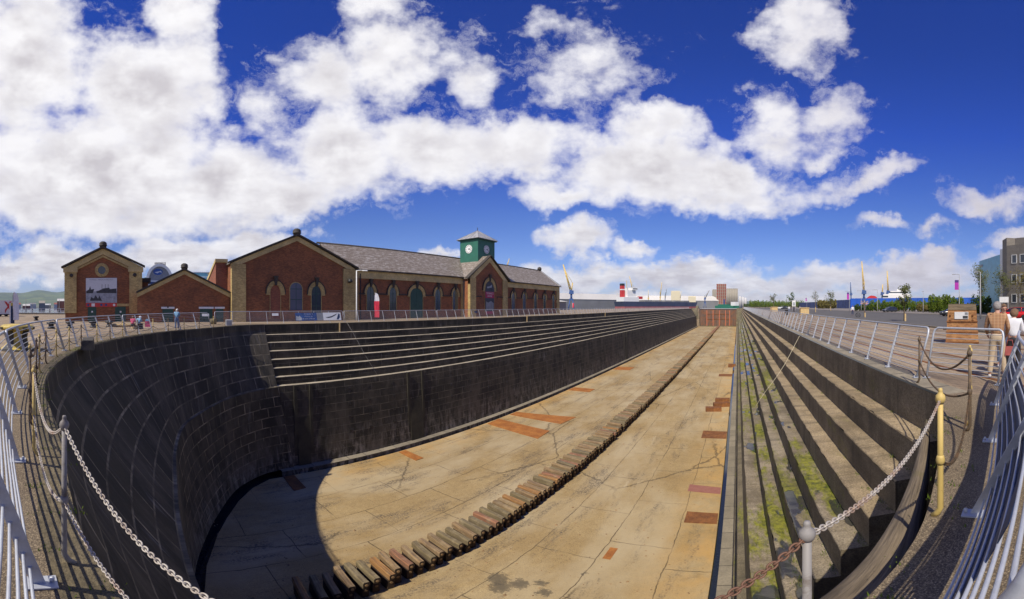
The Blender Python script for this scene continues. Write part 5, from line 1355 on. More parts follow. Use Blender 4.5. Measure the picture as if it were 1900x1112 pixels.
# white safety fence and town far left
fr = thing('quay_fence', 'long pale barrier fence along the far left edge of the quay', 'fence', (-74, -60, 0))
b = MB()
for k in range(62):
    b.box(-.05, .05, k * 2.0, k * 2.0 + .1, 0, 1.15)
b.obj('fence_posts', ['white_paint'], fr); tag([c for c in C.objects if c.parent == fr][-1], kind='stuff')
for z_ in (.3, .7, 1.1): MB().box(-.03, .03, 0, 124, z_, z_ + .06).obj('fence_rail', ['white_paint'], fr)
MB().box(-.4, .4, 0, 124, -.0, .22).obj('fence_kerb', ['pier_stone'], fr)

# ================================================================== PEOPLE
def skin_mesh(name, verts, edges, mat, parent, sub=2):
    """verts: (x,y,z,radius)"""
    me = bpy.data.meshes.new('tmp'); me.from_pydata([v[:3] for v in verts], edges, [])
    o = bpy.data.objects.new('tmp', me); C.objects.link(o)
    md = o.modifiers.new('s', 'SKIN'); md.use_smooth_shade = True
    for i, v in enumerate(verts):
        r_ = v[3] if isinstance(v[3], tuple) else (v[3], v[3])
        me.skin_vertices[0].data[i].radius = r_
    me.skin_vertices[0].data[0].use_root = True
    sb_ = o.modifiers.new('u', 'SUBSURF'); sb_.levels = sub; sb_.render_levels = sub
    bpy.context.view_layer.update()
    dg = bpy.context.evaluated_depsgraph_get()
    m2 = bpy.data.meshes.new_from_object(o.evaluated_get(dg)); m2.name = name
    bpy.data.objects.remove(o); bpy.data.meshes.remove(me)
    m2.materials.clear(); m2.materials.append(MATS[mat])
    for p in m2.polygons: p.use_smooth = True
    r_ = bpy.data.objects.new(name, m2); C.objects.link(r_); r_.parent = parent
    return r_
def person(label, loc, rz, J, mats, hair='hair_grey', scale=1.0, sleeves=True, skirt=False, group=None, fem=False, hat=False):
    """J: joints in metres, figure facing +Y"""
    root = thing('person', label, 'person', loc, rz, group, (scale,) * 3)
    V = Vector; P = {k: V(v) for k, v in J.items()}
    vs = []; es = []
    def vadd(p, r_): vs.append((p.x, p.y, p.z, r_)); return len(vs) - 1
    pel = vadd(P['pelvis'], .11); wst = vadd(P['pelvis'].lerp(P['chest'], .5), (.12, .1)); ch = vadd(P['chest'], (.14, .11)); nb = vadd(P['neck'], .06)
    es += [(pel, wst), (wst, ch), (ch, nb)]
    hd = P['head']; up = (hd - P['neck']).normalized(); fw = V(J.get('face', (0, 1, 0))).normalized()
    n2 = vadd(P['neck'].lerp(hd, .45) , .055); h1 = vadd(hd - up * .055 + fw * .012, (.068, .075)); h2 = vadd(hd + up * .02, (.078, .092)); h3 = vadd(hd + up * .085 - fw * .01, (.06, .07))
    es += [(nb, n2), (n2, h1), (h1, h2), (h2, h3)]
    chin = vadd(hd - up * .075 + fw * .06, .028); nose = vadd(hd - up * .01 + fw * .105, .012); es += [(h1, chin), (h2, nose)]
    side = fw.cross(up).normalized()
    for s_ in (-1, 1):
        er = vadd(hd + side * .082 * s_ - up * .005, .018); es.append((h2, er))
    for s_, k in ((-1, 'l'), (1, 'r')):
        sh_, el_, wr_ = P['sh' + k], P['el' + k], P['wr' + k]
        a = vadd(sh_, .055); b_ = vadd(el_, .041); c = vadd(wr_, .027); es += [(ch, a), (a, b_), (b_, c)]
        d = (wr_ - el_).normalized(); palm = wr_ + d * .055; pi = vadd(palm, (.036, .022)); es.append((c, pi))
        sd = V((0, 1, 0)) if abs(d.y) < .8 else V((1, 0, 0)); sd = (sd - d * sd.dot(d)).normalized(); inn = d.cross(sd).normalized() * (-s_)
        for q, (off, ln) in enumerate(((-.03, .062), (-.011, .078), (.010, .072), (.029, .055))):
            f1 = vadd(palm + sd * off + d * (.02 + ln * .5) + inn * .004, .0095); f2 = vadd(palm + sd * off + d * (.012 + ln) + inn * .026, .008); es += [(pi, f1), (f1, f2)]
        t1 = vadd(palm - sd * .042 + d * .0 + inn * .012, .011); t2 = vadd(palm - sd * .058 + d * .032 + inn * .02, .009); es += [(pi, t1), (t1, t2)]
        hp_, kn, an_ = P['hip' + k], P['kn' + k], P['an' + k]
        a = vadd(hp_, .085); b_ = vadd(kn, .055); c = vadd(an_, .038); es += [(pel, a), (a, b_), (b_, c)]
        tv = P.get('toe' + k, an_ + V((0, .16, -.05))); tt_ = vadd(tv, (.035, .022)); es.append((c, tt_))
    skin_mesh('body', vs, es, 'skin', root)
    # shirt
    w_ = .14 if fem else .155
    vs2 = [(*P['pelvis'].lerp(P['chest'], .02), (w_ + .02, .13)), (*P['pelvis'].lerp(P['chest'], .5), (w_ + .005, .13)), (*P['chest'], (w_ + .03, .135)), (*P['neck'].lerp(P['chest'], .25), (.10, .085)), (*P['neck'].lerp(hd, .12), (.066, .066))]
    es2 = [(0, 1), (1, 2), (2, 3), (3, 4)]
    for k in 'lr':
        i = len(vs2); vs2 += [(*P['sh' + k], .078), (*P['sh' + k].lerp(P['el' + k], .5), .062), (*P['el' + k], .055)]; es2 += [(2, i), (i, i + 1), (i + 1, i + 2)]
        if sleeves: vs2 += [(*P['el' + k].lerp(P['wr' + k], .5), .047), (*P['wr' + k].lerp(P['el' + k], .06), .038)]; es2 += [(i + 2, i + 3), (i + 3, i + 4)]
    skin_mesh('shirt', vs2, es2, mats[0], root)
    vs3 = [(*(P['pelvis'] + V((0, 0, .09))), (.145, .12)), (*P['pelvis'], (.15, .135))]; es3 = [(0, 1)]
    for k in 'lr':
        i = len(vs3); H_, K_, A_ = P['hip' + k], P['kn' + k], P['an' + k]
        vs3 += [(*(H_ + V((0, -.015, -.02))), .108), (*H_.lerp(K_, .5), .092), (*K_, .075), (*K_.lerp(A_, .55), .07), (*(A_ + (K_ - A_).normalized() * .03), .062)]
        es3 += [(1, i), (i, i + 1), (i + 1, i + 2), (i + 2, i + 3), (i + 3, i + 4)]
    skin_mesh('trousers', vs3, es3, mats[1], root)
    for k in 'lr':
        A_ = P['an' + k]; T_ = P.get('toe' + k, A_ + V((0, .16, -.05))); d = (T_ - A_); d.z = 0; d.normalize()
        skin_mesh('shoe', [(*(A_ - d * .05 + V((0, 0, -.035))), .042), (*(A_ + d * .05 + V((0, 0, -.035))), (.045, .038)), (*(T_ + d * .0), (.045, .03)), (*(T_ + d * .04 + V((0, 0, -.003))), (.03, .022))], [(0, 1), (1, 2), (2, 3)], mats[2], root, 1)
    # hair: a cap shaped round the skull, open at the face
    b = MB(); n, m_ = 16, 9; rows = []; rr_ = random.Random(int(hd.z * 100))
    for i in range(m_ + 1):
        th = (math.pi * (.74 if not fem else .82)) * i / m_
        row = []
        for j in range(n + 1):
            ph = 2 * math.pi * j / n; dx_, dy_ = math.sin(ph), math.cos(ph)      # dy>0 -> face side
            lim = th if dy_ < .25 else min(th, math.pi * .36 + .0)
            k_ = 1 + .05 * math.sin(7 * ph + i) + rr_.uniform(-.03, .03) if j < n else None
            if k_ is None: row.append(row[0]); continue
            rx, ry, rz_ = (.098, .113, .112) if not fem else (.112, .126, .122)
            v_ = side * (rx * math.sin(lim) * dx_ * k_) + fw * (ry * math.sin(lim) * dy_ * k_ - .008) + up * (rz_ * math.cos(lim) * k_ + .012)
            row.append(hd + v_)
        rows.append(row)
    b.sheet(rows, smooth=True); b.obj('hair', [hair], root)
    if hat:
        b = MB(); b.lathe([(0, .12), (.06, .12), (.10, .08), (.11, .03), (.17, .02), (.17, .012), (0, .012)], tuple(hd + V((0, 0, .02))), 14); b.obj('hat', ['cloth_white'], root)
    return root
def standing(**kw):
    J = dict(pelvis=(0, 0, .95), chest=(0, -.01, 1.27), neck=(0, 0, 1.47), head=(0, .03, 1.62), shl=(-.185, 0, 1.41), shr=(.185, 0, 1.41),
             ell=(-.24, -.02, 1.13), elr=(.24, -.02, 1.13), wrl=(-.22, .08, .90), wrr=(.22, .08, .90), hipl=(-.09, 0, .90), hipr=(.09, 0, .90), knl=(-.11, .02, .49), knr=(.11, .02, .49), anl=(-.13, 0, .09), anr=(.13, 0, .09))
    J.update(kw); return J
person('elderly man seen from behind in a brown checked shirt and pale trousers', (5.36, 6.60, .0), R(-38), standing(anl=(-.17, -.03, .09), anr=(.16, .04, .09), knl=(-.13, .0, .49), knr=(.13, .03, .49), ell=(-.25, .04, 1.14), wrl=(-.22, .22, .98), elr=(.25, .02, 1.14), wrr=(.21, .2, .96), head=(0, .05, 1.615)), ('check_shirt', 'khaki', 'shoe_white'), 'hair_grey', 1.0)
wm = person('short woman seen from behind in a white blouse and black trousers beside the elderly man', (5.86, 6.62, .0), R(-50), standing(pelvis=(0, 0, .9), chest=(0, .03, 1.20), neck=(0, .10, 1.38), head=(.0, .16, 1.50), shl=(-.17, .06, 1.33), shr=(.17, .06, 1.33), ell=(-.22, .1, 1.07), elr=(.22, .1, 1.07), wrl=(-.2, .28, .98), wrr=(.2, .28, .98)), ('cloth_white', 'cloth_black', 'cloth_black'), 'hair_brown', .97, fem=True)
b = MB(); b.hexa([(-.12, -.05, 0), (.12, -.05, 0), (.12, .05, 0), (-.12, .05, 0)], [(-.1, -.03, .2), (.1, -.03, .2), (.1, .03, .2), (-.1, .03, .2)]); b.tube([(-.08, 0, .19), (-.05, 0, .34), (.05, 0, .34), (.08, 0, .19)], .01, 5)
tag(b.obj('handbag', ['bag_red'], None, (5.58, 6.42, .52), R(-40)), 'small reddish handbag held between the elderly man and the woman', 'handbag')
person('third person in white standing half hidden beyond the elderly man, facing the camera', (6.52, 7.75, 0), R(140), standing(), ('cloth_white', 'denim', 'shoe_white'), 'hair_brown', .97)
# left of the dock
c = gp(335, 612.5)
person('elderly white-haired man in a pale blue shirt and jeans leaning at the curved railing', (c.x - .12, c.y - .25, 0), R(60), standing(head=(0, .05, 1.61), ell=(-.26, .1, 1.2), wrl=(-.18, .24, 1.42), elr=(.24, .08, 1.14), wrr=(.2, .26, 1.1)), ('cloth_blue', 'denim', 'shoe_white'), 'hair_white', .84, sleeves=False)
def seated(**kw):
    J = dict(pelvis=(0, 0, .42), chest=(0, .08, .74), neck=(0, .14, .93), head=(0, .2, 1.06), shl=(-.18, .1, .88), shr=(.18, .1, .88), ell=(-.22, .2, .64), elr=(.22, .2, .64), wrl=(-.14, .42, .6), wrr=(.14, .42, .6),
             hipl=(-.09, .02, .40), hipr=(.09, .02, .40), knl=(-.12, .42, .44), knr=(.12, .42, .44), anl=(-.12, .46, .09), anr=(.12, .46, .09))
    J.update(kw); return J
c = gp(246, 611)
person('seated person in a pink top with a bag on the left quay', (c.x, c.y, 0), R(80), seated(), ('cloth_pink', 'cloth_black', 'shoe_white'), 'hair_brown', .8, fem=True, sleeves=False)
c = gp(257, 610.5)
person('seated person in a blue and white top leaning forward on the left quay', (c.x, c.y, 0), R(60), seated(neck=(0, .22, .88), head=(0, .32, .98)), ('cloth_blue', 'cloth_black', 'shoe_white'), 'hair_white', .82, hat=True)
for px_, m, lab in ((250, 'stake_wood', 'pale wooden box seat under the person in the pink top'), (259, 'dark_stone', 'dark box seat under the person leaning forward')):
    c = gp(px_, 610.3); b = MB(); b.hexa([(-.22, -.2, 0), (.22, -.2, 0), (.22, .2, 0), (-.22, .2, 0)], [(-.2, -.18, .27), (.2, -.18, .27), (.2, .18, .27), (-.2, .18, .27)]); tag(b.obj('box_seat', [m], None, (c.x - .05, c.y, .004), .3), lab, 'seat')
c = gp(274, 607); r_ = thing('backpack', 'bright pink and blue rucksack standing on the quay beside the seated pair', 'rucksack', (c.x, c.y, .3)); b = MB(); b.hexa([(-.14, -.22, -.3), (.14, -.22, -.3), (.14, .22, -.3), (-.14, .22, -.3)], [(-.1, -.2, .18), (.1, -.2, .18), (.1, .2, .18), (-.1, .2, .18)]); b.obj('bag_body', ['cloth_pink'], r_)
b = MB(); b.hexa([(-.1, -.2, .181), (.12, -.2, .181), (.12, .2, .181), (-.1, .2, .181)], [(-.06, -.12, .33), (.08, -.12, .33), (.08, .12, .33), (-.06, .12, .33)]); b.obj('bag_top', ['cloth_blue'], r_)
# walkers and cyclist on the right quay
c = gp(1582, 586); person('walker in a white top on the quay beyond the right railing', (c.x, c.y, 0), R(160), standing(knl=(-.1, .14, .5), anl=(-.1, .2, .1)), ('cloth_white', 'navy_cloth', 'cloth_black'), 'hair_brown', 1.0)
c = gp(1605, 579.6); person('walker in dark clothes by the blue hoarding', (c.x, c.y, 0), R(120), standing(), ('navy_cloth', 'navy_cloth', 'cloth_black'), 'hair_brown', 1.0)
c = gp(1473, 580); person('walker in a dark jacket by the white board along the right quay', (c.x, c.y, 0), R(180), standing(), ('navy_cloth', 'cloth_black', 'cloth_black'), 'hair_brown', .95)
c = gp(1464, 579.5); person('walker in a white shirt, left of the dark-jacketed one on the right quay', (c.x, c.y, 0), R(180), standing(), ('cloth_white', 'denim', 'cloth_black'), 'hair_grey', .95)
c = gp(1484, 579.5); person('walker in a white shirt, right of the dark-jacketed one on the right quay', (c.x, c.y, 0), R(200), standing(), ('cloth_white', 'khaki', 'cloth_black'), 'hair_brown', .95)

# ================================================================== RIGHT QUAY
# road sheet, pavement, line
b = MB(); b.sheet([[(14.2, -60, .008), (14.2, 60, .008), (14.0, 400, .008)], [(36, -60, .008), (36, 60, .008), (36, 400, .008)]]); tag(b.obj('road', ['asphalt']), kind='structure')
b = MB(); b.prism([(14.0, 0), (14.2, 0), (14.2, .12), (14.0, .12)], -60, 400, 'y') ; tag(b.obj('kerb', ['coping_stone']), kind='structure')
b = MB(); b.sheet([[(36.2, -60, .06), (36.2, 400, .06)], [(120, -60, .06), (60, 400, .06)]]); tag(b.obj('car_park', ['asphalt_pale']), kind='structure')
# rails let into the paving
for x_ in (5.2, 6.65, 9.6, 11.05):
    b = MB(); b.box(x_ - .035, x_ + .035, 5, 250, .0, .009); b.box(x_ - .09, x_ - .05, 5, 250, 0, .007); 
    tag(b.obj('track_rail', ['rust_dark']), {5.2: 'rusty rail set in the paving, nearest the right railing', 6.65: 'rusty rail set in the paving, second from the right railing', 9.6: 'rusty rail set in the paving, third from the right railing', 11.05: 'rusty rail set in the paving, nearest the road'}[x_], 'rail', 'rails set in the quay')
# rusty wooden-topped block
cr = thing('display_crate', 'big rusty brown riveted block with an information panel standing on the right quay', 'block', (9.42, 14.05, .004), R(-36))
b = MB(); b.hexa([(-.72, -.42, 0), (.72, -.42, 0), (.72, .42, 0), (-.72, .42, 0)], [(-.62, -.36, 1.45), (.62, -.36, 1.45), (.62, .36, 1.45), (-.62, .36, 1.45)]); b.obj('block_body', ['crate_wood'], cr)
b = MB(); b.hexa([(-.62, -.38, 1.452), (.62, -.38, 1.452), (.62, .38, 1.452), (-.62, .38, 1.452)], [(-.60, -.36, 1.72), (.60, -.36, 1.72), (.60, .36, 1.72), (-.60, .36, 1.72)]); b.obj('block_cap', ['weathered_wood'], cr)
for z_ in (.02, .46, .92):
    MB().box(-.74 + z_ * .06, .74 - z_ * .06, -.44 + z_ * .03, -.41 + z_ * .03, z_, z_ + .05).obj('strap', ['rust_dark'], cr)
MB().box(-.33, .27, -.408, -.385, 1.06, 1.37).obj('info_panel', ['poster_white'], cr)
MB().box(.03, .25, -.412, -.409, 1.08, 1.2).obj('panel_photo', ['poster_black'], cr); MB().box(.12, .25, -.412, -.409, 1.24, 1.35).obj('panel_photo', ['poster_grey'], cr)
for x_ in (-.52, .46):
    for z_ in (1.0, 1.22):
        b = MB(); b.lathe([(0, 0), (.05, 0), (.04, .03), (0, .035)], (0, 0, 0), 8); o = b.obj('rivet', ['rust_dark'], cr, (x_, -.385, z_)); o.rotation_euler = (R(90), 0, 0)
b = MB(); b.tube([(-.68, -.1, .62), (-.86, -.1, .62)], .05, 8); b.obj('side_lug', ['rust_dark'], cr)

def car(label, loc, rz, paint, kind='hatch', plate=True):
    root = thing('parked_car', label, 'car', (loc.x, loc.y, .012), rz, 'cars parked on the right quay')
    L = 4.3
    # stations: x, zlow, zhigh, halfwidth (x forward)
    st = [(-2.12, .38, .72, .70), (-2.05, .26, .92, .80), (-1.6, .22, 1.0, .85), (-.8, .2, .98, .87), (.3, .2, .95, .87), (1.1, .2, .92, .86), (1.7, .22, .82, .83), (2.05, .26, .70, .76), (2.15, .36, .60, .66)]
    if kind == 'saloon': st[1] = (-2.05, .26, .88, .78); st[2] = (-1.6, .22, .93, .85)
    rows = []
    for x, zl, zh, w_ in st:
        zm = (zl + zh) / 2
        rows.append([(x, -w_ * .9, zl), (x, -w_, zl + .1), (x, -w_, zm + .1), (x, -w_ * .93, zh - .04), (x, -w_ * .8, zh), (x, 0, zh + .02), (x, w_ * .8, zh), (x, w_ * .93, zh - .04), (x, w_, zm + .1), (x, w_, zl + .1), (x, w_ * .9, zl), (x, 0, zl - .02), (x, -w_ * .9, zl)])
    b = MB(); b.sheet(rows, smooth=True); b.add(rows[0][:12], [tuple(range(12))]); b.add(rows[-1][:12], [tuple(range(12))[::-1]])
    body = b.obj('body', [paint], root)
    if kind == 'hatch': g = [(-2.0, .95, .72), (-1.75, 1.34, .60), (-1.1, 1.47, .60), (-.1, 1.46, .60), (.55, 1.30, .62), (1.15, .93, .72)]
    else: g = [(-1.7, .9, .70), (-1.15, 1.28, .58), (-.6, 1.40, .58), (.1, 1.40, .58), (.6, 1.28, .60), (1.2, .92, .72)]
    # glasshouse
    rows = [[(x, -.80, .88), (x, -w_ - .03, (z + .9) / 2 + .02), (x, -w_, z - .03), (x, -w_ * .8, z), (x, 0, z + .015), (x, w_ * .8, z), (x, w_, z - .03), (x, w_ + .03, (z + .9) / 2 + .02), (x, .80, .88)] for x, z, w_ in g]
    b = MB(); b.sheet(rows, smooth=True); b.obj('glasshouse', ['car_glass'], root)
    rf = [[(x, -w_ * .98, z - .01), (x, -w_ * .8, z + .015), (x, 0, z + .03), (x, w_ * .8, z + .015), (x, w_ * .98, z - .01)] for x, z, w_ in g[1:-1]]
    b = MB(); b.sheet(rf, smooth=True); b.obj('roof', [paint], root)
    for sy in (-1, 1):
        for k in (0, 2, 4):
            b = MB()
            x0, z0, w0 = g[k]; x1, z1, w1 = g[k + 1]
            if k == 2: x1 = x0 + .07; z1 = z0; b.hexa([(x0, sy * .80, .9), (x1, sy * .80, .9), (x1, sy * .83, .9), (x0, sy * .83, .9)], [(x0, sy * (w0 - .01), z0 - .02), (x1, sy * (w0 - .01), z0 - .02), (x1, sy * (w0 + .02), z0 - .02), (x0, sy * (w0 + .02), z0 - .02)]); b.obj('pillar', [paint], root); continue
            b.tube([(x0, sy * (w0 + .03), z0 - .03), (x1, sy * (w1 + .02), z1 - .03)], .035, 5); b.obj('pillar', [paint], root)
        for x in (-1.32, 1.32):
            wh = bpy.data.objects.new('wheel', None); C.objects.link(wh); wh.parent = root; wh.location = (x, sy * .78, .31)
            b = MB(); b.lathe([(.18, -.1), (.29, -.1), (.32, -.06), (.32, .06), (.29, .1), (.18, .1)], (0, 0, 0), 18); o = b.obj('tyre', ['rubber'], wh); o.rotation_euler = (R(90), 0, 0)
            b = MB(); b.lathe([(0, -.085), (.19, -.095), (.2, -.05), (.2, .05), (.19, .095), (0, .085)], (0, 0, 0), 12); o = b.obj('rim', ['rim_metal'], wh); o.rotation_euler = (R(90), 0, 0)
        MB().box(2.04, 2.12, sy * .62 - .13, sy * .62 + .13, .56, .69).obj('headlight', ['white_paint'], root)
        MB().box(-2.12, -2.02, sy * .66 - .10, sy * .66 + .10, .68, .88).obj('tail_light', ['red_paint'], root)
        MB().box(.75, .9, sy * .86 - .08, sy * .86 + .08, .93, 1.04).obj('mirror', [paint], root)
    if plate:
        MB().box(-2.16, -2.11, -.26, .26, .58, .70).obj('number_plate', ['yellow_paint'], root)
    return root
car('dark navy hatchback on the far side of the road near the hedge', at(1651, 103), R(195), 'car_navy', 'hatch')
car('black saloon half hidden behind the rusty brown block', Vector((33.4, 52.6, 0)), R(170), 'car_black', 'saloon')
car('bright red hatchback parked by the grey office building', at(1880, 46), R(-48) + R(180), 'car_red', 'hatch')
car('black car parked beyond the red hatchback at the right edge', at(1897, 60), R(150), 'car_black', 'hatch')
car('small dark car far along the right quay', at(1456, 210), R(170), 'car_black', 'hatch')
car('small pale car far along the right quay', at(1447, 230), R(170), 'white_paint', 'hatch')

# foliage helpers: thousands of small leaf quads filling real volumes
def leaves(b, c, rad, n, size, rr_, shell=.55):
    for _ in range(n):
        while True:
            v = Vector((rr_.uniform(-1, 1), rr_.uniform(-1, 1), rr_.uniform(-1, 1)))
            if v.length < 1 and rr_.random() < shell + v.length: break
        p = Vector((c[0] + v.x * rad[0], c[1] + v.y * rad[1], c[2] + v.z * rad[2]))
        u = Vector((rr_.gauss(0, 1), rr_.gauss(0, 1), rr_.gauss(0, 1))).normalized(); w_ = u.orthogonal().normalized(); s_ = size * rr_.uniform(.6, 1.4)
        b.add([p - u * s_, p + w_ * s_ * .5, p + u * s_, p - w_ * s_ * .5], [(0, 1, 2, 3)])
def shrub(label, c, w_, d_, h_, mat, n, seed, size=.09, rz=0, group='shrubs by the car park'):
    r_ = thing('shrub', label, 'shrub', (c.x, c.y, 0), rz, group); rr_ = random.Random(seed); b = MB()
    k = max(4, int(w_ * 1.6))
    for q in range(k):
        cx_ = (q + .5) / k * w_ - w_ / 2 + rr_.uniform(-.2, .2); hh = h_ * rr_.uniform(.72, 1.0)
        leaves(b, (cx_, rr_.uniform(-.2, .2) * d_, hh * .52), (w_ / k * .95, d_ * .5, hh * .5), int(n * 1.5) // k, size * 1.35, rr_)
    b.obj('foliage', [mat], r_)
    for q in range(max(3, k)):
        b = MB(); x_ = rr_.uniform(-.45, .45) * w_; b.tube([(x_, 0, 0), (x_ + rr_.uniform(-.2, .2), rr_.uniform(-.2, .2), h_ * .7)], [.03, .012], 5); b.obj('stem', ['bark'], r_)
    return r_
def tree(label, c, h_, crown_r, crown_z, mat, n, seed, size=.12, stake=False, trunk=.07, lean=0, group='young trees on the right quay', cols=5):
    r_ = thing('young_tree', label, 'tree', (c.x, c.y, 0), 0, group); rr_ = random.Random(seed); b = MB()
    top = Vector((lean, 0, h_ * .92)); pts = [Vector((0, 0, 0)), Vector((lean * .3, .02, h_ * .35)), Vector((lean * .6, -.02, h_ * .65)), top]
    b.tube(pts, [trunk, trunk * .8, trunk * .5, trunk * .15], 7)
    ends = []
    for q in range(14):
        u = rr_.uniform(.38, .9); base = pts[1].lerp(top, max(0, (u - .35) / .6)); a = rr_.uniform(0, 6.28); L_ = crown_r * rr_.uniform(.5, 1.0) * (1.2 - u * .5)
        e_ = base + Vector((math.cos(a) * L_, math.sin(a) * L_, L_ * rr_.uniform(.5, 1.3))); m_ = base.lerp(e_, .5) + Vector((0, 0, -.05 * L_)); b.tube([base, m_, e_], [trunk * .35, trunk * .2, .008], 5); ends.append(e_); ends.append(m_)
    b.obj('trunk', ['bark'], r_); b = MB()
    for e_ in ends: leaves(b, e_, (crown_r * .30, crown_r * .30, crown_r * .38), n // len(ends), size, rr_)
    b.obj('crown', [mat], r_)
    if stake:
        MB().box(-.09, .09, -.28, -.16, 0, h_ * .22).obj('stake', ['stake_wood'], r_)
    return r_
# hedge line and shrubs along the car park: px centre, distance, width, height
for i, (px_, rho, w_, h_, mat, n, lab) in enumerate((
    (1641, 118, 9, 3.8, 'leaf_green', 2600, 'bright green rounded shrub at the left end of the hedge, behind the navy hatchback'),
    (1690, 112, 11, 3.9, 'leaf_green', 3000, 'broad bright green shrub in the hedge behind the young staked tree'),
    (1722, 106, 6, 2.6, 'leaf_brown', 1500, 'low brownish stretch of hedge between the green shrubs'),
    (1755, 88, 8.0, 4.5, 'leaf_green', 3200, 'tallest light green shrub, left of the rusty block'),
    (1794, 86, 9, 2.4, 'leaf_dark', 2200, 'low dark green hedge showing above the rusty block'),
    (1822, 80, 4, 4.2, 'leaf_dark', 1200, 'dark green bush beside the lamp post near the glass building'),
    (1603, 125, 6, 2.6, 'leaf_dark', 1200, 'low dark bush before the blue hoarding'),
    (1534, 250, 12, 6.5, 'leaf_brown', 1400, 'straggly yellow-green bush filling the gap in the hoarding'),
    (1440, 420, 60, 9, 'leaf_green', 2200, 'long far band of bright green scrub beyond the quay'),
    (1415, 600, 60, 7, 'leaf_dark', 1500, 'darker far scrub near the end of the right quay'))):
    shrub(lab, at(px_, rho), w_, w_ * .3, h_, mat, n, i + 3, .16 if rho < 130 else .5, math.atan2(at(px_, 1).x, at(px_, 1).y) * -1)
for i, (px_, rho, h_, cr_, mat, n, st_, lab, sz) in enumerate((
    (1678, 41.5, 3.7, 1.0, 'leaf_tree', 700, True, 'slim young tree with a wooden stake nearest the camera on the right quay', .13),
    (1820, 62, 8.2, 2.3, 'leaf_tree', 1500, False, 'tall thin-leaved tree left of the glass building', .13),
    (1858, 66, 7.8, 2.2, 'leaf_tree', 1300, False, 'thin-leaved tree before the white slab of the office', .13),
    (1894, 58, 7.4, 2.1, 'leaf_brown', 1100, False, 'sparse brown tree before the grey office windows', .12),
    (1513, 104, 6.4, 1.1, 'leaf_tree', 260, True, 'thin staked sapling along the right quay, farthest but one', .12),
    (1541, 140, 6.8, 2.2, 'leaf_tree', 500, True, 'fuller staked sapling before the gap in the hoarding', .2),
    (1604, 56, 3.0, .5, 'leaf_tree', 60, True, 'bare staked sapling near the walker in white', .08),
    (1435, 150, 6.5, 1.6, 'leaf_tree', 260, False, 'far sapling along the right quay, left of the white board', .2),
    (1468, 190, 8.5, 2.3, 'leaf_dark', 300, False, 'far dark-leaved sapling just right of the white board', .3))):
    tree(lab, at(px_, rho), h_, cr_, 0, mat, n, 40 + i, sz, st_, .09 if rho < 80 else .12)
# lamp posts with banners
def lamp(label, px_, rho, ytop, banner=None, arm=1.0, bz=None):
    c = at(px_, rho); H_ = zz(ytop, rho); r_ = thing('street_lamp', label, 'street lamp', (c.x, c.y, 0), -math.atan2(c.x, c.y), 'street lamps on the right quay')
    MB().tube([(0, 0, 0), (0, 0, 1.2), (0, 0, H_)], [.11, .08, .05], 8).obj('pole', ['lead_grey'], r_)
    MB().tube([(0, 0, H_ - .05), (-arm * .5, 0, H_ + .05), (-arm, 0, H_)], .05, 6).obj('arm', ['lead_grey'], r_)
    MB().box(-arm - .35, -arm + .1, -.12, .12, H_ - .05, H_ + .06).obj('lamp_head', ['lead_grey'], r_)
    if banner:
        z0, z1 = zz(banner[1], rho), zz(banner[0], rho)
        MB().box(-.85, -.12, -.02, .02, z0, z1).obj('banner', ['purple'], r_); MB().box(-.852, -.118, -.025, .025, z1 - (z1 - z0) * .25, z1 + .02).obj('banner_top', ['purple_dark'], r_)
lamp('tall street lamp with a purple banner, nearest on the right', 1780, 70, 509.5, (520, 538))
lamp('grey street lamp with a purple banner in front of the hoarding', 1576, 130, 541, (543, 556))
lamp('far street lamp with a small purple banner, left of the hoarding gap', 1497, 260, 549, (553, 559))
lamp('plain street lamp before the bright blue hoarding, left of the union flag', 1598, 120, 540)
lamp('plain street lamp left of the navy hatchback', 1628, 110, 538)
lamp('short street lamp between the hedge shrubs', 1713, 95, 541, None, .0)
lamp('tall thin street lamp beside the thin-leaved tree by the glass building', 1819, 48, 505, None, .4)
# yellow stakes and posts and board
for px_, y_, h_, lab in ((1492, 584, 3.0, 'yellow wooden cabinet on the right quay right of the walkers'), (1437, 578.5, 3.2, 'yellow crate-like planter far along the right quay'), (1434, 577.5, 3.0, 'second yellow planter just beyond the first along the right quay')):
    c = gp(px_, y_); b = MB(); k = h_ * .28; b.hexa([(-k, -k, 0), (k, -k, 0), (k, k, 0), (-k, k, 0)], [(-k * .95, -k * .95, h_ * .42), (k * .95, -k * .95, h_ * .42), (k * .95, k * .95, h_ * .42), (-k * .95, k * .95, h_ * .42)]); b.box(-k * 1.05, k * 1.05, -k * 1.05, k * 1.05, h_ * .421, h_ * .46)
    tag(b.obj('quay_cabinet', ['stake_wood'], None, (c.x, c.y, .006)), lab, 'cabinet')
c = at(1473, 150); wb = thing('notice_board', 'white information board on posts along the right quay', 'notice board', (c.x, c.y, 0)); MB().box(-.7, .7, -.06, .06, 1.6, 3.9).obj('board', ['white_paint'], wb); MB().box(-.4, .4, -.08, -.061, 1.9, 3.2).obj('picture', ['poster_sea'], wb)
for s_ in (-.6, .6): MB().box(s_ - .06, s_ + .06, -.05, .05, 0, 1.6).obj('leg', ['lead_grey'], wb)
# black ring sculpture / wheel near the walker
c = gp(1592, 589); b = MB(); b.tube([(math.cos(a) * .32, 0, .33 + math.sin(a) * .32) for a in [2 * math.pi * k / 16 for k in range(16)]], .05, 6, closed=True)
for k in range(3): a = math.pi * k / 3; b.tube([(math.cos(a) * .3, 0, .33 + math.sin(a) * .3), (-math.cos(a) * .3, 0, .33 - math.sin(a) * .3)], .02, 5)
tag(b.obj('iron_wheel', ['paint_black'], None, (c.x, c.y, .006), -.3), 'black spoked iron wheel standing near the walker in white', 'wheel')
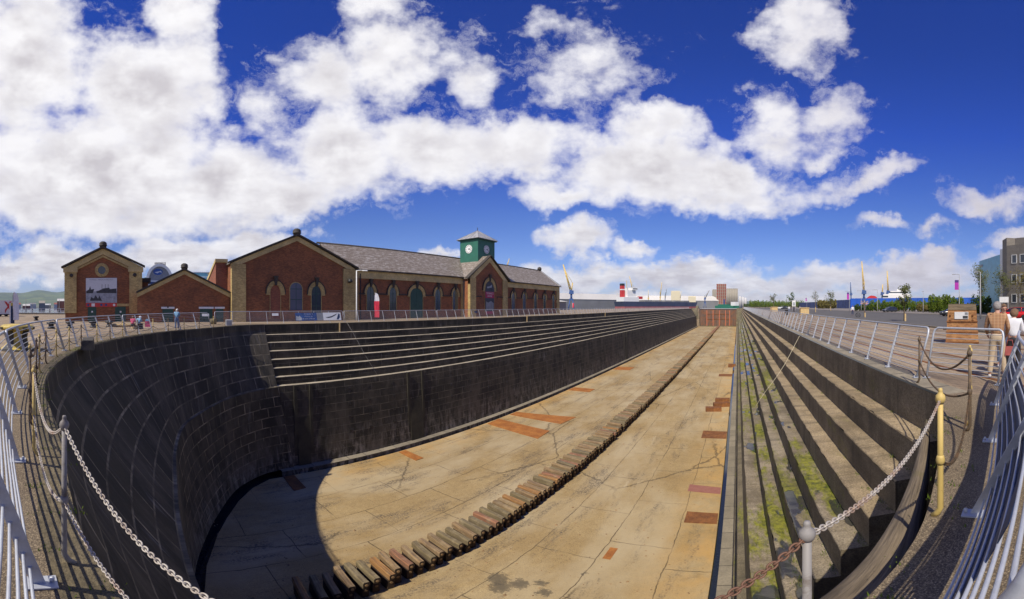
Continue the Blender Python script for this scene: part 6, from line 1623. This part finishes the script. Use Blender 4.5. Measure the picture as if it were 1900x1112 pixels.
# dark bin beside rail
for px_, y_, lab in ((1459.5, 585, 'dark litter bin just beyond the right railing'),):
    c = gp(px_, y_); b = MB(); b.lathe([(0, 0), (.24, 0), (.27, .8), (.3, .85), (.28, .98), (0, 1.0)], (0, 0, 0), 12); tag(b.obj('litter_bin', ['paint_black'], None, (c.x, c.y, .006)), lab, 'bin')
# white sign by office
c = at(1863, 46); r_ = thing('site_sign', 'plain white signboard on posts before the grey office', 'sign', (c.x, c.y, 0), -math.atan2(c.x, c.y)); MB().box(-.55, .55, -.03, .03, zz(561.5, 46), zz(551, 46)).obj('board', ['white_paint'], r_)
for s_ in (-.5, .5): MB().box(s_ - .04, s_ + .04, -.03, .03, 0, zz(561.5, 46)).obj('leg', ['lead_grey'], r_)
# hoardings
def wall_between(name, label, cat, pxa, ra, pxb, rb, h_, mat, ribs=True, hb=None):
    a, c = at(pxa, ra), at(pxb, rb); L_ = (c - a).length; r_ = thing(name, label, cat, (a.x, a.y, 0), math.atan2(c.y - a.y, c.x - a.x))
    b = MB(); n = int(L_ / 2.4) if ribs else 1; pts = []
    b.box(0, L_, 0, .3, 0, h_); b.obj('panel', [mat], r_)
    if ribs:
        b = MB(); b.box(0, L_, -.06, -.003, h_ - .35, h_ - .1); b.obj('rail', [mat], r_)
        for k in range(0, n, 2): MB().box(k * 2.4, k * 2.4 + .25, -.25, -.062, 0, h_ - .1).obj('post', [mat], r_)
    return r_
wall_between('blue_hoarding', 'dark navy hoarding, far left stretch beyond the gap', 'hoarding', 1481, 420, 1527, 330, 5.6, 'hoarding_navy')
wall_between('blue_hoarding', 'dark navy hoarding between the gap and the bright blue stretch', 'hoarding', 1543, 300, 1578, 262, 6.2, 'hoarding_navy')
hb_ = wall_between('blue_hoarding', 'long bright blue hoarding behind the hedge and street lamps', 'hoarding', 1578.3, 262, 1835, 235, 7.0, 'hoarding_blue')
# union flag on the hoarding
c = at(1604, 250); r_ = thing('union_flag', 'union flag mounted on the bright blue hoarding', 'flag', (c.x, c.y, 0), -math.atan2(c.x, c.y)); MB().box(-2.6, 2.6, 0, .05, 1.9, 5.2).obj('field', ['banner_blue'], r_)
for m, w_, d_ in (('white_paint', .5, -.02), ('red_paint', .25, -.04)):
    b = MB(); b.box(-2.6, 2.6, d_ , d_ + .012, 3.55 - w_ * .6, 3.55 + w_ * .6); b.obj('cross_bar', [m], r_); b = MB(); b.box(-w_ * .6, w_ * .6, d_ - .004, d_ + .01, 1.9, 5.2); b.obj('cross_bar', [m], r_)
    for s_ in (1, -1):
        b = MB(); k = w_ * .4; b.prism([(-2.6, 3.55 - s_ * 1.65 + k), (-2.6 + k, 3.55 - s_ * 1.65), (2.6, 3.55 + s_ * 1.65 - k), (2.6 - k, 3.55 + s_ * 1.65)] if s_ > 0 else [(-2.6, 5.2 - k), (2.6 - k, 1.9), (2.6, 1.9 + k), (-2.6 + k, 5.2)], d_ + .006, d_ + .016, 'y'); b.obj('diagonal', [m], r_)
# office, slab, glass block
def block(parent, name, mat, pxa, ra, pxb, rb, depth, z0, z1):
    a, c = at(pxa, ra), at(pxb, rb); u = (c - a).normalized(); n = Vector((-u.y, u.x, 0)); n = n if n.dot(a) > 0 else -n
    q = [a, c, c + n * depth, a + n * depth]
    b = MB(); b.hexa([(p.x, p.y, z0) for p in q], [(p.x, p.y, z1) for p in q]); return b.obj(name, [mat], parent), a, u, n
of = thing('grey_office', 'grey four-storey office block at the right edge with square windows', 'building')
R0 = 68; zr = zz(456, R0)
_, a, u, n = block(of, 'wall', 'grey_cladding', 1868, R0, 1990, 62, 20, 0, zr)
block(of, 'penthouse', 'grey_cladding', 1860, R0 + 3, 1868 - .2, R0 + .2, 20, 0, zz(441, R0)); block(of, 'parapet', 'grey_cladding', 1868, R0 + 1.5, 1990, 64, 16, zr + .01, zz(441, R0))
for row, (ya, yb) in enumerate(((475, 489), (511, 525), (547, 561))):
    for k, off in enumerate((.95, 2.65, 4.4, 6.1, 7.8, 9.6)):
        off = off + .2; p0 = a + u * off; z0_, z1_ = zz(yb, R0), zz(ya, R0)
        wn_ = thing('tmp', None, None); wn_.name = 'window'; wn_.parent = of; wn_.location = (p0.x, p0.y, 0); wn_.rotation_euler = (0, 0, math.atan2(u.y, u.x))
        MB().box(-.12, .98, -.07, -.003, z0_ - .1, z0_ - .005).obj('sill', ['white_paint'], wn_); MB().box(-.12, .98, -.07, -.003, z1_ + .005, z1_ + .1).obj('head', ['white_paint'], wn_)
        for q in ((-.12, -.003), (.863, .98)): MB().box(q[0], q[1], -.06, -.003, z0_, z1_).obj('jamb', ['white_paint'], wn_)
        MB().box(0, .86, -.03, -.004, z0_, z1_).obj('pane', ['window_glass'], wn_)
ws = thing('white_slab', 'white slab wall between the glass block and the grey office', 'wall'); block(ws, 'panel', 'white_paint', 1855.5, 78, 1862, 77, 3, 0, zz(463, 78))
gb = thing('glass_block', 'turquoise glass office block left of the white slab', 'building'); R1 = 96
_, a, u, n = block(gb, 'glass_wall', 'teal_glass', 1817, R1, 1860, R1 - 14, 20, 0, zz(485, R1))
for k in range(1, 8):
    z_ = zz(485, R1) * k / 8; p0 = a + u * .1
    o = MB().box(0, 2.6, -.09, -.004, z_, z_ + .55).obj('floor_band', ['lead_grey'], gb); o.location = (p0.x, p0.y, 0); o.rotation_euler = (0, 0, math.atan2(u.y, u.x))
# low building edge beyond hedge
lb = thing('low_pavilion', 'small dark low-roofed pavilion behind the tallest shrub', 'building'); block(lb, 'wall', 'warehouse_wall', 1742, 150, 1763, 150, 8, 0, zz(551, 150)); 

# cranes ---------------------------------------------------------------
def crane(label, px_, rho, ytop, ycab, ybase, cb, cj, jib_dx, cab_w=5, legs=True, boomy=None):
    """portal crane: legs, slewing tower, cab, jib. jib_dx: pixels the jib tip lies to the right of the pivot"""
    c = at(px_, rho); S = rho / PXF; zt, zc, zb = zz(ytop, rho), zz(ycab, rho), max(-3, zz(ybase, rho)); r_ = thing('dockside_crane', label, 'crane', (c.x, c.y, 0), -math.atan2(c.x, c.y), 'cranes across the harbour')
    w_ = cab_w * S
    b = MB(); 
    for sx_ in (-1, 1):
        for sy in (-1, 1): b.tube([(sx_ * w_ * .6, sy * w_ * .6, zb), (sx_ * w_ * .3, sy * w_ * .3, zb + (zc - zb) * .6)], .07 * w_ + .2, 5)
    b.box(-w_ * .4, w_ * .4, -w_ * .4, w_ * .4, zb + (zc - zb) * .6, zb + (zc - zb) * .72); b.tube([(0, 0, zb + (zc - zb) * .7), (0, 0, zc)], w_ * .22, 8)
    b.obj('portal', [cb], r_)
    b = MB(); b.hexa([(-w_ * .5, -w_ * .4, zc), (w_ * .5, -w_ * .4, zc), (w_ * .5, w_ * .4, zc), (-w_ * .5, w_ * .4, zc)], [(-w_ * .35, -w_ * .4, zc + w_ * .9), (w_ * .5, -w_ * .4, zc + w_ * .7), (w_ * .5, w_ * .4, zc + w_ * .7), (-w_ * .35, w_ * .4, zc + w_ * .9)]); b.obj('machine_house', [cb], r_)
    tip = Vector((jib_dx * S, 0, zt)); ba = Vector((0, 0, zc + w_ * .3)); b = MB(); t_ = .06 * w_ + .12
    wv = w_ * .15
    d = (tip - ba); nrm = Vector((-d.z, 0, d.x)).normalized()
    for s_ in (-1, 1):
        for q in (-1, 1): b.tube([ba + nrm * s_ * wv + Vector((0, q * wv, 0)), tip + nrm * s_ * .15 * wv], t_, 4)
    for k in range(9):
        u0, u1 = k / 9, (k + 1) / 9; s_ = 1 if k % 2 else -1
        b.tube([ba.lerp(tip, u0) + nrm * s_ * wv * (1 - u0 * .85), ba.lerp(tip, u1) - nrm * s_ * wv * (1 - u1 * .85)], t_ * .7, 4)
    b.obj('jib', [cj], r_)
    b = MB(); ap_ = Vector((-jib_dx * S * .15, 0, zc + (zt - zc) * .38)); b.tube([ba, ap_], t_ * 1.3, 5); b.tube([ap_, ba.lerp(tip, .8)], t_ * .4, 4); b.obj('a_frame', [cj], r_)
    return r_
crane('tall yellow harbour crane with a blue cab right of the pump house', 1060, 300, 491, 546, 575, 'crane_blue', 'crane_yellow', -15, 9)
crane('small yellow crane head peeping over the pump house roof', 940, 330, 480, 500, 560, 'crane_yellow', 'crane_yellow', 5, 4)
crane('yellow ship crane above the red funnelled white superstructure', 1175, 470, 513, 545, 560, 'cream_paint', 'crane_yellow', -7, 4)
crane('yellow crane standing midway along the moored bulk ship', 1225, 500, 524, 553, 562, 'crane_yellow', 'crane_yellow', 3, 3)
crane('short cream crane just left of the tallest ship crane', 1203, 495, 538, 555, 562, 'crane_yellow', 'cream_paint', 0, 3)
crane('thin dark crane leaning right behind the moored ship', 1234, 620, 536, 556, 565, 'crane_blue', 'paint_black', 3, 2)
crane('blue and grey crane before the warehouses left of the brick silo', 1308, 560, 539, 556, 573, 'crane_blue', 'post_grey', 8, 4)
crane('cream crane toward the bow of the moored ship', 1262, 520, 540, 556, 562, 'cream_paint', 'cream_paint', 2, 3)
crane('lone blue crane left of the yellow and blue pair', 1579, 620, 524, 548, 575, 'crane_blue', 'crane_blue', -1, 5)
crane('tallest yellow and blue crane with a thin raised jib', 1603, 640, 485, 546, 575, 'crane_blue', 'crane_yellow', -4, 9)
crane('broad yellow and blue crane, rightmost of the big ones', 1648, 660, 503, 546, 575, 'crane_blue', 'crane_yellow', -2, 8)
crane('shorter blue crane with a small yellow jib beside the rightmost one', 1637, 700, 528, 548, 575, 'crane_blue', 'crane_yellow', 1, 7)
c = at(1062, 298); r_ = thing('feather_flag', 'tall thin pink and red flag far beyond the end of the pump house', 'flag', (c.x, c.y, 0), 0)
MB().tube([(0, 0, 0), (0, 0, 4.2)], .08, 5).obj('pole', ['white_paint'], r_); MB().box(.08, 1.3, -.03, .03, .6, 4.1).obj('cloth', ['flag_red'], r_)
# ships ----------------------------------------------------------------
def prism_ship(label, name, pxa, ra, pxb, rb, zdeck, beam, hull, boot, bow=.12, cat='ship'):
    a, c = at(pxa, ra), at(pxb, rb); L_ = (c - a).length; r_ = thing(name, label, cat, (a.x, a.y, -3), math.atan2(c.y - a.y, c.x - a.x))
    H_ = zdeck + 3; P_ = [(0, -beam / 2), (L_ * (1 - bow), -beam / 2), (L_, 0), (L_ * (1 - bow), beam / 2), (0, beam / 2)]; Q_ = [(L_ * .01, -beam / 2), (L_ * (1 - bow * 1.4), -beam / 2), (L_ * .97, 0), (L_ * (1 - bow * 1.4), beam / 2), (L_ * .01, beam / 2)]
    def slab(z0, z1, A, B, m, nm):
        b = MB(); n = 5; b.add([(*p, z0) for p in A] + [(*p, z1) for p in B], [tuple(range(n))[::-1], tuple(range(n, 2 * n))] + [(i, (i + 1) % n, n + (i + 1) % n, n + i) for i in range(n)]); b.obj(nm, [m], r_)
    slab(-2, H_ * .42, Q_, Q_, boot, 'boot_topping'); slab(H_ * .42 + .01, H_, Q_, P_, hull, 'hull')
    return r_, L_, H_
sh_, L_, H_ = prism_ship('long bulk carrier with a navy hull and red boot topping moored beyond the dock', 'bulk_carrier', 1148, 430, 1292, 520, 7.0, 18, 'hull_navy', 'hull_red', .06)
def onship(r_, nm, m, x0, x1, y0, y1, z0, z1): return MB().box(x0, x1, y0, y1, z0, z1).obj(nm, [m], r_)
onship(sh_, 'superstructure', 'white_paint', 2, 24, -7, 7, H_ + .01, H_ + 5); onship(sh_, 'superstructure', 'white_paint', 8, 20, -6, 6, H_ + 5.01, H_ + 13); onship(sh_, 'bridge', 'white_paint', 14, 21, -8, 8, H_ + 13.01, H_ + 16)
onship(sh_, 'bridge_window', 'window_glass', 14.1, 20.9, -8.05, -8.01, H_ + 14, H_ + 15); onship(sh_, 'funnel', 'red_paint', 3, 7, -2, 2, H_ + 5.01, H_ + 18); onship(sh_, 'funnel_top', 'paint_black', 2.95, 7.05, -2.05, 2.05, H_ + 18.01, H_ + 20.5); onship(sh_, 'funnel_band', 'white_paint', 2.95, 7.05, -2.05, 2.05, H_ + 13, H_ + 14.2); onship(sh_, 'lifeboat', 'red_paint', 24.5, 30, -6.5, -4, H_ + 3, H_ + 6)
for k in range(5): onship(sh_, 'hatch', 'warehouse_wall', 34 + k * (L_ - 50) / 5, 34 + (k + .7) * (L_ - 50) / 5, -6, 6, H_ + .01, H_ + 2)
onship(sh_, 'mast', 'cream_paint', 11, 11.8, -.4, .4, H_ + 16, H_ + 24)
sh2, L2, H2 = prism_ship('green coaster moored just left of the dock gate line', 'green_coaster', 1331, 420, 1372, 400, 2.2, 8, 'ship_green', 'ship_green', .15)
onship(sh2, 'wheelhouse', 'white_paint', L2 * .7, L2 * .9, -3, 3, H2 + .01, H2 + 4); onship(sh2, 'derrick', 'crane_blue', L2 * .3, L2 * .34, -.5, .5, H2, H2 + 7); onship(sh2, 'hatch', 'ship_green', L2 * .1, L2 * .6, -2.5, 2.5, H2 + .01, H2 + 1.4)
# ferry with arched funnel behind the annex
fx = at(296, 130); fe = thing('cruise_ferry', 'white cruise ferry with a big arched funnel screen showing above the annex roof', 'ferry', (fx.x, fx.y, -3), -math.atan2(fx.x, fx.y))
S = 130 / PXF
def fbox(nm, m, xa, xb, ya, yb, d0=0, d1=6): return MB().box((xa - 296) * S, (xb - 296) * S, d0, d1, zz(yb, 130) + 3, zz(ya, 130) + 3).obj(nm, [m], fe)
fbox('deck', 'white_paint', 262, 440, 520, 580, 1, 14); fbox('deck_windows', 'banner_blue', 262, 440, 523, 527, .9, .99); fbox('deck', 'white_paint', 268, 436, 512, 519.9, 2, 13); fbox('deck_windows', 'teal_glass', 268, 436, 514, 517, 1.9, 1.99)
fbox('sun_deck', 'teal_glass', 350, 436, 504.5, 511.9, 3, 12); fbox('rail_deck', 'white_paint', 350, 436, 503, 504.4, 2.9, 12.1)
b = MB(); n = 14; o_, i_ = [], []
for k in range(n + 1):
    a = math.pi * k / n; o_.append((math.cos(a) * 25 * S, zz(520, 130) + 3 + math.sin(a) * 31 * S)); i_.append((math.cos(a) * 20 * S, zz(520, 130) + 3 + math.sin(a) * 26 * S))
vs = [(p[0], .5, p[1]) for p in o_] + [(p[0], .5, p[1]) for p in i_] + [(p[0], 3.5, p[1]) for p in o_] + [(p[0], 3.5, p[1]) for p in i_]; n += 1; fs = []
for k in range(n - 1): fs += [(k, k + 1, n + k + 1, n + k), (2 * n + k, 3 * n + k, 3 * n + k + 1, 2 * n + k + 1), (k, 2 * n + k, 2 * n + k + 1, k + 1), (n + k, n + k + 1, 3 * n + k + 1, 3 * n + k)]
b.add(vs, fs); b.obj('funnel_arch', ['white_paint'], fe)
b = MB(); b.prism([(p[0], p[1]) for p in i_], 1.2, 3, 'y'); b.obj('funnel_screen', ['lead_grey'], fe)
b = MB(); b.prism([(-3 * S + 9 * S * math.cos(a), zz(504, 130) + 3 + 6 * S * math.sin(a)) for a in [2 * math.pi * k / 16 for k in range(16)]], 1.1, 1.19, 'y'); b.obj('funnel_emblem', ['blue_paint'], fe)
b = MB(); b.prism([(-9 * S, zz(505, 130) + 3), (-4 * S, zz(507, 130) + 3), (1 * S, zz(504, 130) + 3), (4 * S, zz(507, 130) + 3), (3 * S, zz(502, 130) + 3), (-1 * S, zz(503, 130) + 3)], 1.0, 1.09, 'y'); b.obj('emblem_bird', ['white_paint'], fe)
b = MB(); b.tube([(-10 * S, 2, zz(489, 130) + 3), (0, 2, zz(487, 130) + 3), (12 * S, 2, zz(491, 130) + 3)], .12, 5)
for k in range(9): b.box((-9 + k * 2.4) * S, (-7.6 + k * 2.4) * S, 1.9, 2.1, zz(490, 130) + 3, zz(485.5, 130) + 3)
b.obj('aerial_frame', ['post_grey'], fe)
# white ferry behind the hoarding
fx = at(1662, 330); f2 = thing('white_ferry', 'white ferry superstructure with a red roofed shed beside it behind the blue hoarding', 'ferry', (fx.x, fx.y, -3), -math.atan2(fx.x, fx.y)); S = 330 / PXF
for nm, m, xa, xb, ya, yb, d0, d1 in (('upper_deck', 'white_paint', -28, 28, 546, 575, 0, 18), ('bridge_deck', 'white_paint', -14, 24, 540, 545.9, 2, 15), ('deck_house', 'white_paint', 2, 22, 536.5, 539.9, 4, 13), ('deck_windows', 'window_glass', -12, 22, 542, 544, 1.9, 1.99), ('deck_windows', 'window_glass', -26, -14, 549, 552, -.1, -.01)):
    b = MB(); sl = 5 * S if nm in ('upper_deck', 'bridge_deck') else 0
    z0, z1 = zz(yb, 330) + 3, zz(ya, 330) + 3; b.hexa([(xa * S, d0, z0), (xb * S, d0, z0), (xb * S, d1, z0), (xa * S, d1, z0)], [(xa * S + sl, d0, z1), (xb * S - sl * .3, d0, z1), (xb * S - sl * .3, d1, z1), (xa * S + sl, d1, z1)]); b.obj(nm, [m], f2)
rs = thing('red_roof_shed', 'red curved roof showing over the hoarding left of the white ferry', 'building'); b = MB(); c = at(1617, 300); S = 300 / PXF
pr = [(-11 * S, 0), (11 * S, 0), (11 * S, zz(553, 300)), (7 * S, zz(549.5, 300)), (0, zz(548.5, 300)), (-4 * S, zz(549.5, 300)), (-11 * S, zz(555, 300))]; b.prism(pr, 0, 12, 'y'); b.obj('roof', ['red_paint'], rs, (0, 0, 0)); rs.location = (c.x, c.y, 0); rs.rotation_euler = (0, 0, -math.atan2(c.x, c.y))
# warehouses and silos ---------------------------------------------------
def shed(label, pxa, ra, pxb, rb, yeave, ytop, depth=40, wall='warehouse_wall', roof='warehouse_roof'):
    a, c = at(pxa, ra), at(pxb, rb); L_ = (c - a).length; r_ = thing('warehouse', label, 'building', (a.x, a.y, -3), math.atan2(c.y - a.y, c.x - a.x), 'harbour warehouses'); ze, zt = zz(yeave, (ra + rb) / 2) + 3, zz(ytop, (ra + rb) / 2) + 3
    MB().box(0, L_, .5, depth, 0, ze).obj('wall', [wall], r_)
    b = MB(); b.prism([(0, ze + .02), (depth / 2, zt), (depth, ze + .02)], -1, L_ + 1, 'x'); b.obj('roof', [roof], r_)
    return r_
shed('long pale roofed warehouse right of the pump house', 1030, 480, 1152, 560, 556, 545, 12)
shed('pale roofed warehouse behind the bulk carrier, right part', 1150, 700, 1335, 760, 558, 549, 14)
shed('low dark shed beside the end of the pump house', 1038, 160, 1052, 165, 560, 556, 12)
for k, (xa, xb, ya, m) in enumerate(((1144, 1152, 545, 'white_silo'), (1152.3, 1157, 538, 'crane_blue'), (1245, 1262, 541, 'cream_paint'), (1277, 1291, 551, 'cream_paint'))):
    r_ = thing('silo_tower', ['narrow pale concrete tower left of the blue one', 'narrow blue tower left of the red funnel', 'cream silo cluster behind the ship bow', 'low cream silo cluster near the blue crane'][k], 'tower'); block(r_, 'shaft', m, xa, 640, xb, 640, 15, -3, zz(ya, 640)); block(r_, 'cap', m, xa + .6, 642, xb - .6, 642, 10, zz(ya, 640) + .01, zz(ya - 1.2, 640))
ts = thing('brick_silo', 'tall reddish brown silo tower with a grid of panels beyond the dock gate', 'tower'); _, a, u, n = block(ts, 'red_tower', 'silo_red', 1329.5, 760, 1347.5, 760, 30, -3, zz(527, 760)); block(ts, 'buff_wing', 'concrete_silo', 1321.5, 762, 1329.2, 762, 28, -3, zz(537, 760))
for k in range(1, 5):
    o = MB().box(0, .9, -.5, -.02, 0, zz(527, 760)).obj('rib', ['concrete_silo'], ts); p0 = a + u * (k * 18.9 / 5); o.location = (p0.x, p0.y, 0); o.rotation_euler = (0, 0, math.atan2(u.y, u.x))
for k in range(1, 8):
    o = MB().box(.0, 19, -.3, -.02, 0, .6).obj('floor_line', ['concrete_silo'], ts); o.location = (a.x, a.y, zz(527, 760) * k / 8); o.rotation_euler = (0, 0, math.atan2(u.y, u.x))
gs = thing('grain_silo', 'grey concrete grain silo of ribbed bins right of the brick silo', 'tower'); _, a, u, n = block(gs, 'bin_house', 'concrete_silo', 1347.8, 740, 1369, 740, 34, -3, zz(535.5, 740)); 
for k in range(7):
    b = MB(); b.lathe([(0, 0), (1.7, 0), (1.7, zz(537, 740)), (0, zz(537, 740))], (0, 0, 0), 12); p0 = a + u * (1.6 + k * 3.2) - n * .3; b.obj('bin', ['concrete_silo'], gs, (p0.x, p0.y, 0))
for k, (px_, yt, rho) in enumerate(((1373, 549.5, 820), (1378.5, 551, 830), (1383, 552.5, 850))):
    c = at(px_, rho); b = MB(); r = 2.7 * rho / PXF; H_ = zz(yt, rho) + 3; b.lathe([(0, 0), (r, 0), (r, H_ - r * .25), (r * .4, H_), (0, H_)], (0, 0, 0), 18); tag(b.obj('round_silo', ['white_silo'], None, (c.x, c.y, -3)), ['white round silo nearest the grain silo', 'white round silo in the middle of the three', 'white round silo, farthest right of the three'][k], 'silo', 'white round silos')
# town across the water on the left
rr_ = random.Random(21)
mats_t = ['warehouse_wall', 'concrete_silo', 'white_silo', 'silo_red', 'warehouse_roof']
DESC = ['low grey block', 'pale building', 'reddish house row', 'long white shed', 'dark warehouse', 'buff terrace']
for k in range(16):
    px_ = -60 + k * 13.5 + rr_.uniform(-3, 3); rho = rr_.uniform(420, 900); w_ = rr_.uniform(6, 16) * rho / PXF; h_ = rr_.uniform(5, 11); c = at(px_, rho); r_ = thing('far_building', rr_.choice(DESC) + ' across the water, ' + ordinal(k + 1) + ' along the far left shore', 'building', (c.x, c.y, -3), -math.atan2(c.x, c.y), 'buildings across the water on the left')
    MB().box(-w_ / 2, w_ / 2, 0, 14, 0, h_).obj('wall', [mats_t[k % 5]], r_); b = MB(); b.prism([(0, h_ + .01), (7, h_ + 3), (14, h_ + .01)], -w_ / 2, w_ / 2, 'x'); b.obj('roof', [mats_t[(k + 1) % 5]], r_)
for k, (px_, rho) in enumerate(((48, 210), (60, 260), (92, 240), (110, 200))):
    c = at(px_, rho); b = MB(); H_ = [9, 7, 6, 8][k]; b.tube([(0, 0, 0), (0, 0, H_)], .15, 5); b.tube([(-2, 0, 0), (0, 0, H_ * .6), (2.5, 0, 0)], .12, 5); tag(b.obj('harbour_mast', ['post_grey'], None, (c.x, c.y, -3)), ['thin grey mast across the water beside the feather flag', 'second thin mast right of the feather flag', 'thin mast midway to the poster house', 'thin mast nearest the poster house'][k], 'mast', 'masts across the water')
b = MB(); b.box(-2, 2, -30, 30, 0, 1.9); tag(b.obj('jetty', ['warehouse_wall'], None, (-150, -20, -3)), 'long dark jetty on the water at the far left', 'jetty')
# background terrain -----------------------------------------------------
def ridge(name, prof, rho, mat, base=-40, jag=.0, seed=1):
    rr2 = random.Random(seed); pts = []
    xs = []
    for i in range(len(prof) - 1):
        n = max(2, int(abs(prof[i + 1][0] - prof[i][0]) / 6))
        for k in range(n):
            u = k / n; u2 = u * u * (3 - 2 * u); xs.append((prof[i][0] + (prof[i + 1][0] - prof[i][0]) * u, prof[i][1] + (prof[i + 1][1] - prof[i][1]) * u2 + rr2.uniform(-jag, jag)))
    xs.append(prof[-1]); b = MB(); rows = []
    for f, q in ((.55, 0), (.7, .28), (.85, .62), (1.0, 1.0), (1.25, .9)):
        rows.append([(*at(px_, rho * f).xy, base + (zz(py_, rho) - base) * q * (1 + rr2.uniform(-.05, .05) * (q < 1))) for px_, py_ in xs])
    b.sheet(rows, smooth=True); return tag(b.obj(name, [mat]), kind='structure')
ridge('hills', [(-900, 552), (-500, 545), (-200, 548), (-60, 541), (0, 543), (38, 544), (71, 538.5), (106, 542.5), (126, 540), (200, 538), (300, 545), (420, 552), (600, 556), (900, 560), (1100, 563)], 7000, 'hills', seed=2, jag=.25)
ridge('far_hills', [(1080, 567), (1250, 564), (1340, 561), (1400, 559), (1440, 560.5), (1480, 562), (1560, 564), (1700, 566), (1900, 565), (2100, 563)], 8000, 'hills', seed=4, jag=.12)
b = MB(); b.sheet([[(-9000, -9000, -3), (-77.5, -9000, -3)], [(-9000, 10500, -3), (-77.5, 10500, -3)]]); b.sheet([[(-77.5, 279.5, -3), (9000, 279.5, -3)], [(-77.5, 10500, -3), (9000, 10500, -3)]]); tag(b.obj('water', ['water']), kind='structure')
b = MB(); b.sheet([[(*at(px_, 950).xy, -2.5) for px_ in range(-400, 1400, 60)], [(*at(px_, 4500).xy, 10) for px_ in range(-400, 1400, 60)]]); tag(b.obj('far_shore', ['far_land']), kind='structure')
b = MB(); b.sheet([[(*at(px_, 1700).xy, -2.0) for px_ in range(1385, 2300, 60)], [(*at(px_, 5000).xy, 12) for px_ in range(1385, 2300, 60)]]); tag(b.obj('distant_shore', ['far_land']), kind='structure')
# air
hz = newmat('haze'); pv = hz.n('ShaderNodeVolumePrincipled'); pv.inputs['Color'].default_value = (.72, .82, 1, 1); pv.inputs['Density'].default_value = 5e-5
ho = hz.n('ShaderNodeOutputMaterial'); hz.nt.links.new(pv.outputs[0], ho.inputs['Volume'])
HAZE = True
if HAZE:
    b = MB(); b.box(-8900, 8900, -8800, 10400, -4.5, 600); tag(b.obj('haze', ['haze']), kind='stuff')

# loose debris on the dock floor and weeds in the step corners
rr_ = random.Random(77); b = MB()
for k in range(1500):
    y = 4 + 60 * rr_.random() ** 1.6; x = rr_.uniform(-27, -1.4); 
    if y < 12 and abs(x + 14.3) > 9: continue
    s_ = rr_.uniform(.015, .07) * (1.8 if rr_.random() < .06 else 1); p = Vector((x, y, -12.578))
    a = rr_.uniform(0, 3.1); u = Vector((math.cos(a), math.sin(a), 0)) * s_; v = Vector((-math.sin(a), math.cos(a), 0)) * s_ * rr_.uniform(.4, 1)
    b.add([p + u, p + v, p - u, p - v, p + Vector((0, 0, s_ * .6))], [(0, 1, 4), (1, 2, 4), (2, 3, 4), (3, 0, 4)])
for k in range(700):
    y = 4 + 120 * rr_.random(); x = rr_.choice((-14.15, -12.05)) + rr_.gauss(0, .18); s_ = rr_.uniform(.02, .09); p = Vector((x, y, -12.578)); a = rr_.uniform(0, 3.1)
    u = Vector((math.cos(a), math.sin(a), 0)) * s_; v = Vector((-math.sin(a), math.cos(a), 0)) * s_ * .6
    b.add([p + u, p + v, p - u, p - v, p + Vector((0, 0, s_ * .7))], [(0, 1, 4), (1, 2, 4), (2, 3, 4), (3, 0, 4)])
tag(b.obj('debris', ['bolt_rust']), kind='stuff')
b = MB()
def tuft(p, n, h_):
    for _ in range(n):
        a = rr_.uniform(0, 6.28); q = p + Vector((rr_.gauss(0, .03), rr_.gauss(0, .05), 0)); d = Vector((math.cos(a) * .35, math.sin(a) * .35, 1)).normalized() * h_ * rr_.uniform(.4, 1.1); w_ = Vector((-math.sin(a), math.cos(a), 0)) * .006
        b.add([q - w_, q + w_, q + d], [(0, 1, 2)])
corners = [(3.46, -.88), (3.01, -1.55), (2.55, -2.24), (2.08, -2.92), (1.60, -3.60), (1.16, -4.29), (.75, -4.98)]
for i, (x, z) in enumerate(corners):
    for k in range((14, 10, 22, 60, 80, 90, 90)[i]):
        y = 6 + 34 * rr_.random() ** 1.7; tuft(Vector((x - abs(rr_.gauss(0, .02 + .03 * i * .5)), y, z)), rr_.randint(5, 16), rr_.uniform(.02, .09))
for k in range(150):
    i = rr_.randrange(30, 90); p = rim[i]; o_ = offset_path(rim, rr_.uniform(.03, .3))[i] if k % 3 else p
    tuft(Vector((o_.x, o_.y, .01)), rr_.randint(4, 12), rr_.uniform(.015, .06))
tag(b.obj('weeds', ['leaf_green']), kind='stuff')
